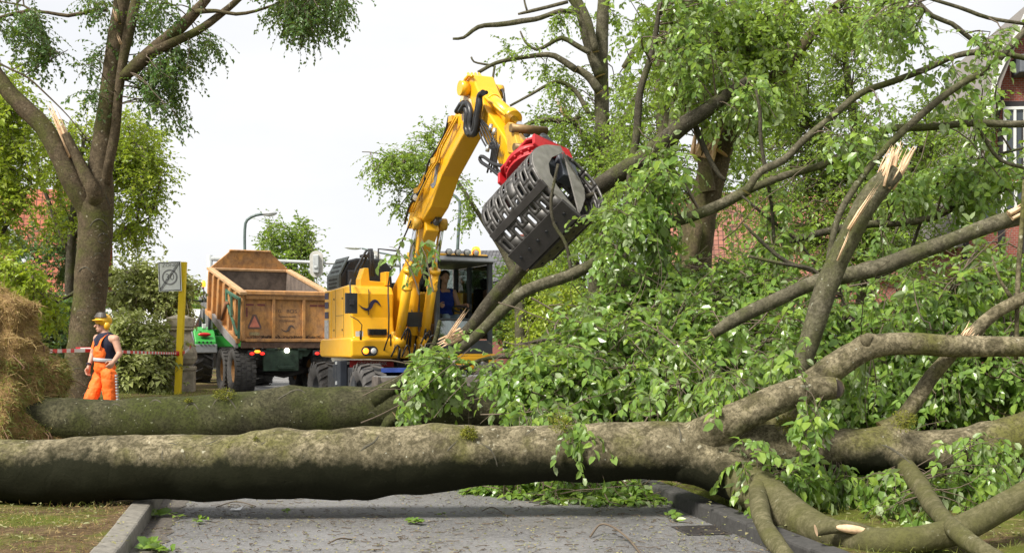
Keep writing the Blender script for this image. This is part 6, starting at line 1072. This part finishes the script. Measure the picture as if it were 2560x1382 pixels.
SOIL = Mat('root_soil', (.12, .07, .04), 1, spec=.1); SOIL.color(SOIL.ramp(SOIL.noise(12, 7, .75), [(.3, (.10, .06, .03)), (.5, (.28, .18, .08)), (.7, (.42, .29, .12))])); SOIL.bump(SOIL.noise(18, 6, .75), 1, .05)
b.build('root_plate', SOIL.m, FT2, world=True)
DRY = leafmat('dry_grass', [(.34, .22, .08), (.46, .32, .12), (.24, .14, .055), (.52, .38, .17)], (.42, .3, .12), .25, .7); GRS = leafmat('green_grass', [(.10, .16, .02), (.16, .22, .03), (.24, .25, .05), (.07, .12, .02)], (.14, .18, .04), .35, .6)
def plate_blades(n_, z0, z1, ln, w, lean):
    pos = np.empty((n_, 3)); nr = np.empty((n_, 3))
    for i in range(n_):
        u = random.random(); v = 1-(z0+(z1-z0)*random.random())/2.02; q = plate(u, min(max(v, .02), 1)); pos[i] = (cx_+q.x, cy_+q.y, .05+q.z); d_ = Vector((q.x, q.y*1.2, 0)).normalized(); nr[i] = (d_.x*.7, d_.y*.7, -.45)
    nm = NM(); scatter_blades(nm, pos, nr, ln, w, lean); return nm
nm = plate_blades(26000, .1, 1.98, .05, .008, .9); o = nm.build('dry_grass', DRY, FT2)
nm = plate_blades(1500, .1, 1.98, .20, .006, .9); nm.build('loose_stalks', DRY, FT2); nm = plate_blades(9000, -.0, 1.2, .10, .007, .7); nm.build('hanging_grass', GRS, FT2)
b = MB(); rd = random.Random(8)
for i in range(70):
    q = plate(rd.random(), rd.uniform(.3, 1)); p = Vector((cx_+q.x, cy_+q.y, .05+q.z)); d_ = Vector((q.x, q.y, rd.uniform(-.5, .3))).normalized(); ln = rd.uniform(.08, .22); b.tube(crom([tuple(p-d_*.05)+(0,), tuple(p+d_*ln*.5+Vector((0, 0, -.03)))+(0,), tuple(p+d_*ln+Vector((rd.uniform(-.1, .1), 0, -rd.uniform(.02, .2))))+(0,)], .05)[:, :3], rd.uniform(.004, .012), 5)
b.build('roots', simple('root_brown', (.16, .09, .05), .9), FT2, world=True)

scars(LTR, LT, [(.012, brow(248, 548, 26)), (.012, brow(258, 583, 16)), (.010, brow(256, 608, 13, -.8)), (.012, brow(214, 668, 22)), (.010, brow(246, 632, 14)), (.010, brow(250, 702, 15)), (.008, brow(240, 745, 14, .4)), (.009, brow(205, 775, 18, .5)), (.008, brow(214, 850, 14, .5)), (.009, [(262, 472), (268, 500), (280, 522)]), (.008, [(252, 530), (262, 540), (275, 538)]), (.008, brow(262, 650, 9, .6)), (.009, brow(196, 920, 20, .6))], SCAR)
# ------------------------------------------------------------------ big broken limbs and long branches (fallen crowns)
def branch(label, limbs, spl=(), mat=BARK, regs=(), leaf=None, ls=.11, nsp=6, nlf=9, sl=.5, droop=.9, lod=1, name='fallen_branch', group=None, maxb=2.0, bsag=.12, up=.1, jit=1.15, minz=.05, sticks=6):
    T = Tree()
    for l in limbs: T.limb(l[0], l[1], n=l[2] if len(l) > 2 else 14, step=.08, lump=.07)
    for s in spl: T.splinter(*s)
    c0 = T.samp[0][0]; t = thing(name, label, 'branch', (float(c0[0]), float(c0[1]), max(0.02, float(c0[2])-.05)), group=group); T.build('limb', t, [mat, WOOD])
    if regs: foliage('foliage', t, T.pts(), np.concatenate([ell(*r) for r in regs]), [TWIG, leaf or LEAF_NEAR], nsp, sl, nlf, ls, droop, lod, maxb=maxb, bsag=bsag, up=up, jit=jit, minz=minz, sticks=sticks)
    return t, T.pts()
branch('snapped upright limb with long pale splinters at its top', [([(1960, 1010, 40), (1985, 950, 46), (2015, 880, 50), (2040, 800, 54), (2068, 715, 56), (2095, 650, 54), (2125, 590, 54), (2160, 520, 56), (2200, 465, 58), (2238, 428, 50)], 9.7, 20)],
    [(P(2215, 450, 9.7), P(2262, 350, 9.7), .10, 11, .55, 31), (P(2215, 455, 9.62), P(2245, 345, 9.62), .06, 5, .3, 32), (P(2130, 560, 9.55), P(2205, 440, 9.55), .035, 4, .15, 33), (P(2098, 640, 9.58), P(2140, 540, 9.55), .02, 3, .1, 34)])
branch('long heavy limb sloping up to the right edge', [([(1780, 835, 24), (1850, 792, 34), (1950, 745, 36), (2040, 705, 40), (2110, 690, 42), (2200, 668, 42), (2300, 630, 40), (2400, 592, 38), (2500, 555, 40), (2560, 540, 38), (2660, 500, 34)], 10.6, 16), ([(2110, 700, 26), (2100, 682, 26)], 10.5, 10)], [(P(2530, 535, 10.5), P(2580, 505, 10.5), .06, 6, .4, 35)])
BR1 = branch('curved limb reaching over the cab with drooping leaves', [([(1130, 885, 22), (1190, 840, 26), (1250, 780, 30), (1300, 735, 30), (1350, 712, 30), (1420, 690, 30), (1490, 655, 28), (1560, 615, 26), (1640, 570, 26), (1720, 545, 27), (1800, 512, 27), (1870, 475, 28)], 13.0, 14), ([(1870, 475, 22), (1960, 440, 20), (2050, 415, 19), (2120, 380, 19), (2180, 345, 20), (2230, 322, 20), (2330, 318, 18), (2430, 308, 19), (2560, 310, 18), (2700, 290, 15)], 12.5, 12), ([(1865, 480, 22), (1900, 430, 20), (1960, 400, 19), (2010, 350, 18), (2070, 300, 17), (2150, 235, 17), (2230, 205, 16), (2310, 175, 16), (2390, 140, 15), (2470, 130, 15), (2560, 145, 14), (2700, 180, 12)], 12.3, 12),
     ([(1625, 575, 10), (1612, 555, 10), (1580, 550, 10), (1540, 560, 8), (1500, 585, 6)], 12.9, 8), ([(2440, 310, 10), (2470, 360, 9), (2500, 400, 9), (2560, 420, 8)], 12.3, 8)], regs=[(1640, 400, 45, 60, 12, 13.2, 14), (1610, 520, 60, 45, 12, 13.2, 10), (1530, 560, 30, 50, 12, 13.3, 6), (1580, 640, 80, 30, 12, 13.5, 8), (1690, 590, 50, 20, 12, 13.2, 4), (2160, 360, 25, 40, 11.8, 12.3, 6), (2390, 210, 40, 25, 11.8, 12.4, 4), (2210, 330, 20, 30, 11.8, 12.3, 2)], leaf=LEAF_NEAR, ls=.115, nsp=6, nlf=9, sl=.5)
BR2 = branch('log gripped in the grapple jaws with a torn pale butt', [([(1130, 858, 22, 16.8), (1180, 815, 32, 16.6), (1235, 745, 38, 16.35), (1300, 675, 37, 16.0), (1360, 600, 38, 15.7), (1420, 525, 42, 15.4), (1500, 465, 44, 15.0), (1570, 420, 46, 14.7), (1640, 370, 46, 14.5), (1700, 320, 44, 14.3), (1760, 280, 38, 14.2), (1820, 235, 30, 14.1), (1870, 200, 20, 14.0)], 15.0, 16), ([(1580, 415, 20), (1592, 330, 20), (1600, 230, 18), (1625, 150, 16), (1640, 80, 13), (1650, 10, 10)], 14.6, 10), ([(1420, 525, 10), (1440, 500, 12), (1470, 490, 12), (1500, 480, 14)], 14.8, 8), ([(1560, 690, 10), (1565, 560, 12), (1572, 450, 14), (1582, 400, 16)], 14.6, 8), ([(1430, 690, 10), (1415, 610, 9), (1385, 560, 8), (1378, 500, 8), (1395, 410, 7)], 13.2, 8),
     ([(1725, 280, 16), (1745, 330, 14), (1770, 390, 13), (1800, 440, 11), (1815, 450, 9)], 14.4, 8)], [(P(1150, 835, 16.5), P(1090, 865, 16.4), .09, 8, .2, 41), (P(1120, 845, 16.4), P(1172, 768, 16.2), .06, 5, .2, 42), (P(1318, 672, 15.6), P(1300, 655, 15.6), .05, 4, .2, 43)], mat=BARK_THIN,
     regs=[(1740, 160, 60, 60, 13.4, 15, 9), (1890, 270, 80, 40, 13.4, 15, 14), (1720, 80, 80, 60, 13.4, 15, 12), (1740, 0, 110, 40, 13.4, 15, 9)], leaf=LEAF_NEAR, ls=.11, nsp=6, nlf=9, sl=.5)
branch('thin grey limb running up to the top right corner', [([(2060, 720, 14), (2090, 560, 16), (2130, 480, 17), (2180, 410, 17), (2240, 345, 18), (2300, 290, 18), (2360, 240, 18), (2420, 200, 18), (2480, 165, 17), (2560, 80, 16), (2640, 0, 14)], 11.8, 12), ([(2280, -10, 12), (2330, 40, 12), (2380, 60, 12), (2430, 100, 11), (2480, 128, 10)], 11.8, 10), ([(2300, -10, 8), (2400, 20, 10), (2470, 45, 10), (2560, 60, 9)], 11.6, 10), ([(2410, 85, 4), (2440, 78, 4), (2475, 80, 2)], 11.7, 6)],
     regs=[(2490, 110, 30, 30, 11, 12, 4), (2190, 60, 50, 60, 11, 12.5, 10), (2250, 80, 40, 60, 11.4, 12.4, 8)], ls=.085)
branch('dark level limb crossing in front of the brick house', [([(1950, 610, 14), (2020, 590, 18), (2100, 572, 20), (2180, 560, 20), (2270, 556, 19), (2340, 540, 18), (2400, 510, 18), (2460, 485, 18), (2560, 460, 18), (2680, 430, 16)], 13.5, 12), ([(2100, 740, 10), (2180, 700, 9), (2260, 655, 9), (2300, 560, 8), (2330, 480, 8), (2380, 420, 8), (2480, 390, 7), (2560, 370, 6)], 13.8, 8), ([(2200, 690, 8), (2240, 580, 7), (2290, 470, 6), (2330, 400, 4)], 14.2, 6)], mat=BARK_THIN, regs=[(2420, 450, 90, 60, 12.6, 14, 24), (2470, 300, 40, 40, 12.6, 13.6, 5), (2480, 190, 30, 20, 12.6, 13.6, 2), (2290, 440, 60, 50, 12.8, 14.5, 9), (2530, 400, 30, 40, 12.4, 13.6, 5), (2180, 640, 100, 30, 13, 14.5, 10)], ls=.11)
branch('pale hanging branch dangling among the middle leaves', [([(1890, 225, 6), (1900, 280, 9), (1902, 350, 10), (1915, 430, 9), (1930, 520, 9), (1935, 600, 8), (1945, 680, 6)], 12.6, 8), ([(1855, 490, 6), (1920, 545, 8), (1990, 600, 7), (2040, 660, 6)], 12.7, 8), ([(1860, 560, 6), (1900, 600, 9), (1960, 650, 10), (2060, 690, 6)], 12, 8), ([(1870, 640, 8), (1960, 660, 9), (2030, 672, 9), (2062, 700, 7)], 11.4, 8)], mat=BARK_THIN, regs=[(1920, 560, 50, 90, 12, 13, 10)], ls=.1)
# the tangled heaps of foliage: each a fallen crown of its own
def crown(label, limbs, regs, leaf, ls, nsp, nlf, sl, droop=1.0, lod=1, mat=BARK_THIN, up=.0, minz=.04, jit=1.15, bsag=.06): return branch(label, limbs, (), mat, regs, leaf, ls, nsp, nlf, sl, droop, lod, 'fallen_bough', 'fallen crowns heaped on the right', 1.8, bsag, up, jit, minz, sticks=int(sum(r[6] for r in regs)*.35))
crown('leafy crown heap spilling down in front of the excavator', [([(1700, 980, 20), (1560, 930, 18), (1420, 900, 16), (1300, 890, 13), (1200, 900, 9), (1100, 950, 6)], 11.4, 10), ([(1500, 900, 12), (1400, 850, 10), (1300, 860, 7)], 11.8, 8), ([(1400, 900, 10), (1340, 930, 8), (1260, 960, 6)], 11, 8)],
    [(1450, 910, 160, 60, 10.4, 12.6, 84), (1320, 945, 80, 32, 10.4, 11.8, 28), (1120, 900, 40, 25, 11.2, 12, 5), (1070, 915, 25, 30, 11.2, 11.8, 5), (1410, 985, 120, 25, 10.2, 11.6, 24), (1520, 830, 110, 50, 11, 13, 44), (1035, 950, 12, 30, 11, 11.4, 3)], LEAF_NEAR, .106, 5, 11, .44)
crown('broad crown heap of pale leaves behind the upright snapped limb', [([(2100, 1010, 22), (1950, 900, 20), (1800, 820, 16), (1650, 760, 12), (1540, 720, 8)], 12.6, 10), ([(1900, 880, 14), (1850, 780, 10), (1900, 690, 7)], 13, 8), ([(1750, 900, 12), (1650, 850, 9), (1560, 850, 6)], 12.2, 8)],
    [(1770, 800, 180, 80, 11.6, 14, 80), (1650, 900, 180, 80, 10.6, 13, 70), (1850, 900, 130, 90, 10.8, 13.5, 44), (1900, 690, 120, 45, 12, 14.5, 30), (1640, 720, 130, 55, 12.5, 14.5, 60), (1560, 760, 120, 50, 12, 14, 36), (1700, 980, 160, 35, 10.4, 12.5, 34)], LEAF_NEAR, .106, 5, 11, .44)
crown('dense crown heap of bright leaves at the right between the big limbs', [([(2100, 1020, 22), (2200, 900, 18), (2300, 800, 14), (2400, 700, 9)], 11.4, 10), ([(2250, 950, 14), (2400, 900, 12), (2560, 880, 9)], 11.2, 8), ([(2200, 850, 12), (2120, 780, 9), (2100, 720, 6)], 12, 8)],
    [(2280, 810, 220, 85, 10.6, 13, 90), (2420, 930, 170, 80, 10, 12.4, 60), (2200, 960, 150, 60, 10.2, 12.4, 46), (2490, 690, 80, 50, 10.8, 13, 18), (2700, 850, 110, 120, 10, 12.5, 60), (2680, 1050, 100, 90, 9.5, 12, 36), (2340, 690, 100, 25, 11.6, 13.5, 8), (2080, 960, 60, 60, 10.4, 12, 24), (1990, 800, 60, 120, 11, 12.5, 30)], LEAF_NEAR, .106, 5, 11, .44)
crown('shaded crown heap lying behind and under the near trunk at the right', [([(1900, 1190, 16), (2050, 1230, 14), (2250, 1260, 12), (2500, 1240, 9)], 10.2, 8), ([(2150, 1240, 12), (2300, 1200, 9), (2450, 1180, 7)], 10.6, 8)],
    [(2150, 1230, 170, 50, 9.6, 11.2, 90), (2400, 1230, 190, 70, 9.6, 11.2, 110), (1950, 1190, 80, 30, 9.8, 11, 20), (2300, 1300, 200, 40, 9.0, 10, 50), (2520, 1330, 90, 60, 8.6, 9.8, 34)], LEAF_NEAR, .106, 5, 11, .42, minz=.16)
crown('low leafy bough resting on the asphalt beneath the near trunk', [([(1300, 1150, 14), (1380, 1200, 12), (1480, 1225, 10), (1580, 1250, 8)], 10.6, 8), ([(1300, 1160, 10), (1230, 1200, 7), (1180, 1230, 5)], 10.6, 8)],
    [(1420, 1215, 160, 35, 9.8, 11, 60), (1480, 1255, 100, 30, 9.7, 10.4, 40), (1560, 1275, 60, 18, 9.5, 10, 14), (1200, 1225, 30, 20, 10.2, 10.8, 5), (1600, 1230, 40, 20, 9.8, 10.4, 8)], LEAF_NEAR, .11, 5, 8, .32, .8)
# near sprigs hanging in front of the trunks: belong to the near fallen beech
C = np.concatenate([ell(1870, 1120, 30, 40, 8.3, 8.6, 5), ell(1900, 1180, 35, 30, 8.3, 8.6, 5), ell(2040, 1080, 25, 60, 8.3, 8.7, 8), ell(2000, 1200, 25, 60, 8.3, 8.6, 6), ell(2500, 1120, 50, 60, 8.2, 8.7, 12), ell(2480, 1200, 30, 40, 8.3, 8.6, 6), ell(1440, 1080, 14, 30, 8.5, 8.8, 3), ell(2350, 1300, 200, 20, 7.6, 8.2, 10), ell(2110, 1210, 60, 40, 8.4, 9, 8), ell(2280, 1230, 160, 30, 8.4, 9.2, 34), ell(2080, 1230, 60, 30, 8.5, 9.2, 10), ell(2480, 1240, 80, 30, 8.2, 9, 14), ell(1740, 960, 140, 60, 8.9, 10, 26), ell(1900, 900, 100, 60, 9, 10, 14), ell(2080, 930, 90, 30, 9, 9.6, 6), ell(1360, 1020, 100, 25, 9.6, 10.2, 12)])
foliage('foliage', FT1, near_pts, C, [TWIG, LEAF_NEAR], 3, .38, 10, .10, 1.3, 1, brad=.004, up=-.2, bsag=.1, maxb=.8)
C = np.concatenate([ell(1060, 935, 40, 40, 11.4, 12.2, 9), ell(1040, 1010, 12, 35, 11.6, 12, 3), ell(1130, 960, 20, 50, 11.6, 12.2, 4), ell(1000, 600, 60, 15, 12.6, 13.2, 3)])
foliage('foliage', FT2, np.concatenate([far_pts, BR1[1]]), C, [TWIG, LEAF_NEAR], 4, .34, 8, .11, 1.2, 1, brad=.007, up=-.1, bsag=.15, maxb=.7)

# ------------------------------------------------------------------ ground litter
def litter(name, n_, x0, x1, D0_, D1_, z, ls, mat, kind='stuff', flat=.12):
    D = 1/rng.uniform(1/D1_, 1/D0_, n_); px = rng.uniform(x0, x1, n_); X = (px-1280)/F*D; pos = np.stack([X, D, np.full(n_, z)], 1); a = rng.uniform(0, 2*np.pi, n_); d = np.stack([np.cos(a), np.sin(a), rng.uniform(0, flat, n_)], 1); nr = unit(np.stack([rng.normal(0, .2, n_), rng.normal(0, .2, n_), np.ones(n_)], 1)); nm = NM(); leaves(nm, pos, d, nr, ls*rng.uniform(.3, 1.1, n_), 0, 1, .55); o = nm.build(name, mat); return tag(o, kind=kind) if kind else o
LIT = leafmat('litter_leaf', [(.07, .13, .025), (.16, .19, .06), (.22, .19, .09), (.10, .15, .04), (.16, .08, .035)], (.2, .22, .11), .15, .6)
litter('leaf_litter', 3600, 330, 2050, 7.0, 14, .012, .03, LIT); litter('verge_litter', 260, -50, 320, 7.0, 12, .15, .045, LIT); litter('verge_litter', 260, 1750, 2600, 7.0, 10, .16, .05, LIT)
nm = NM(); n_ = 4200; D = rng.uniform(6.6, 10.5, n_); u = rng.uniform(.17, 3.0, n_); den = np.array([mnoise.noise(Vector((u[i]*1.8, D[i]*1.8, 3))) for i in range(n_)]); k = den > -.05; D, u = D[k], u[k]; pos = np.stack([xl(D)-u, D, .12+u*.012], 1); scatter_blades(nm, pos, np.tile([0, 0, 1.], (len(D), 1)), .05, .004, .8); tag(nm.build('grass', GRS), kind='stuff')
nm = NM(); n_ = 5000; D = rng.uniform(6.6, 11.5, n_); u = rng.uniform(.17, 3.6, n_); pos = np.stack([xr(D)+u, D, .12+u*.012], 1); scatter_blades(nm, pos, np.tile([0, 0, 1.], (n_, 1)), .06, .004, .8); tag(nm.build('grass', GRS), kind='stuff')
nm = NM(); n_ = 2600; D = rng.uniform(6.6, 9.5, n_); u = rng.uniform(.17, 2.6, n_); pos = np.stack([xl(D)-u, D, .12+u*.012], 1); scatter_blades(nm, pos, np.tile([0, 0, 1.], (n_, 1)), .035, .004, 1.6); tag(nm.build('dead_grass', DRY), kind='stuff')
nm = NM(); n_ = 1300; D = 1/rng.uniform(1/13, 1/7, n_); X = (rng.uniform(330, 2000, n_)-1280)/F*D; a = rng.uniform(0, 6.28, n_); ln = rng.uniform(.015, .09, n_); t_ = np.linspace(-.5, .5, 4)[None, :, None]; dd = np.stack([np.cos(a), np.sin(a), np.zeros(n_)], 1); Z = np.stack([X, D, np.full(n_, .009)], 1)[:, None]+dd[:, None]*ln[:, None, None]*t_+rng.normal(0, .004, (n_, 4, 3)); Z[..., 2] = np.abs(Z[..., 2]-.006)+.006; tubes(nm, Z, rng.uniform(.0012, .0035, (n_, 1))*np.ones((1, 4)), 0, 4); tag(nm.build('twig_litter', TWIG), kind='stuff')
litter('bark_litter', 900, 330, 2000, 7.0, 13, .010, .022, simple('bark_chip', (.26, .17, .10), .9, var=.4))
nm = NM(); n_ = 9000; D = rng.uniform(15, 31, n_); u = rng.uniform(.17, 9, n_); pos = np.stack([xl(D)-u, D, .12+u*.012], 1); scatter_blades(nm, pos, np.tile([0, 0, 1.], (n_, 1)), .12, .008, .7); tag(nm.build('grass', GRS), kind='stuff')
def sprig(label, px, py, D, s, n_, seed, cat='twig with leaves', ls=.08):
    p = P(px, py, D); p.z = .01; t = thing('leaf_sprig', label, cat, tuple(p), group='leafy sprigs lying on the road'); r = np.random.default_rng(seed); b = MB(); a = r.uniform(0, 6.28); C = crom([(0, 0, .01, 0), (s*.5*math.cos(a), s*.5*math.sin(a), .02, 0), (s*math.cos(a+.4), s*math.sin(a+.4), .01, 0)], .03)[:, :3]; b.tube(C, .004, 5); b.build('stem', TWIG, t)
    nm = NM(); k = r.integers(0, len(C), n_); pos = C[k]; d = unit(np.stack([r.normal(0, 1, n_), r.normal(0, 1, n_), r.uniform(.0, .7, n_)], 1)); nr = unit(np.stack([r.normal(0, .5, n_), r.normal(0, .5, n_)-.4, np.ones(n_)], 1)); leaves(nm, pos, d, nr, ls*r.uniform(.6, 1.2, n_), 0, 1); nm.build('leaf_cluster', LEAF_NEAR, t, world=False)
gz = lambda py: F*HC/(py-HY)
for (px, py, s, n_, lb, ls) in ((1025, 1308, .14, 14, 'bright green sprig alone in the middle of the road', .07), (1112, 1290, .04, 4, 'tiny green leaf clump right of the bright sprig', .06), (350, 1290, .2, 16, 'big green leaf cluster against the left kerb', .12), (300, 1270, .2, 12, 'leaf bunch on the left verge edge under the trunk', .10), (435, 1290, .18, 10, 'withered sprig with curled leaves near the gutter', .06), (515, 1302, .16, 12, 'second withered sprig on the road left of centre', .055), (370, 1372, .26, 34, 'heap of wet dark leaves at the bottom by the left kerb', .09), (710, 1285, .06, 5, 'small green tuft on the road below the trunk', .05), (1190, 1225, .2, 18, 'hanging leaf clump touching the road below the trunk', .09), (1690, 1305, .25, 18, 'torn leaves in the gutter by the right kerb', .07)):
    sprig(lb, px, py, gz(py), s, n_, int(px), ls=ls)
def twig(label, pts, w):
    C = [Vector(((u-1280)/F*gz(v), gz(v), .012+dz)) for u, v, dz in pts]; b = MB(); o0 = C[0].copy(); b.tube(crom([tuple(c-o0)+(0,) for c in C], .03)[:, :3], w, 6); o = b.build('twig', TWIG); o.location = o0; tag(o, label, 'twig', 'bare twigs lying on the road')
twig('long arched bare twig on the road at bottom centre right', [(1475, 1345, 0), (1500, 1335, .06), (1530, 1340, .06), (1570, 1360, .03), (1605, 1392, 0)], .008)
twig('short crooked twig on the road near the bottom middle', [(820, 1362, 0), (850, 1356, .02), (880, 1352, 0)], .006); twig('thin straight twig behind the paper scrap', [(540, 1270, 0), (590, 1262, .02), (640, 1268, 0)], .005); twig('fine twig below the low leafy bough', [(1205, 1280, 0), (1230, 1276, .02), (1255, 1283, 0)], .005)
p = P(588, 1276, gz(1276)); b = MB(); b.add([(-.045, -.01, .004), (.05, -.03, .006), (.06, .05, .03), (.0, .03, .008), (-.03, .02, .02)], [(0, 1, 3), (1, 2, 3), (0, 3, 4)]); o = b.build('paper_scrap', simple('white_paper', (.75, .75, .75), .8, var=.05)); o.location = (p.x, p.y, .006); sm = o.modifiers.new('s', 'SOLIDIFY'); sm.thickness = .001; tag(o, 'crumpled white scrap of paper on the road near the trunk', 'paper')
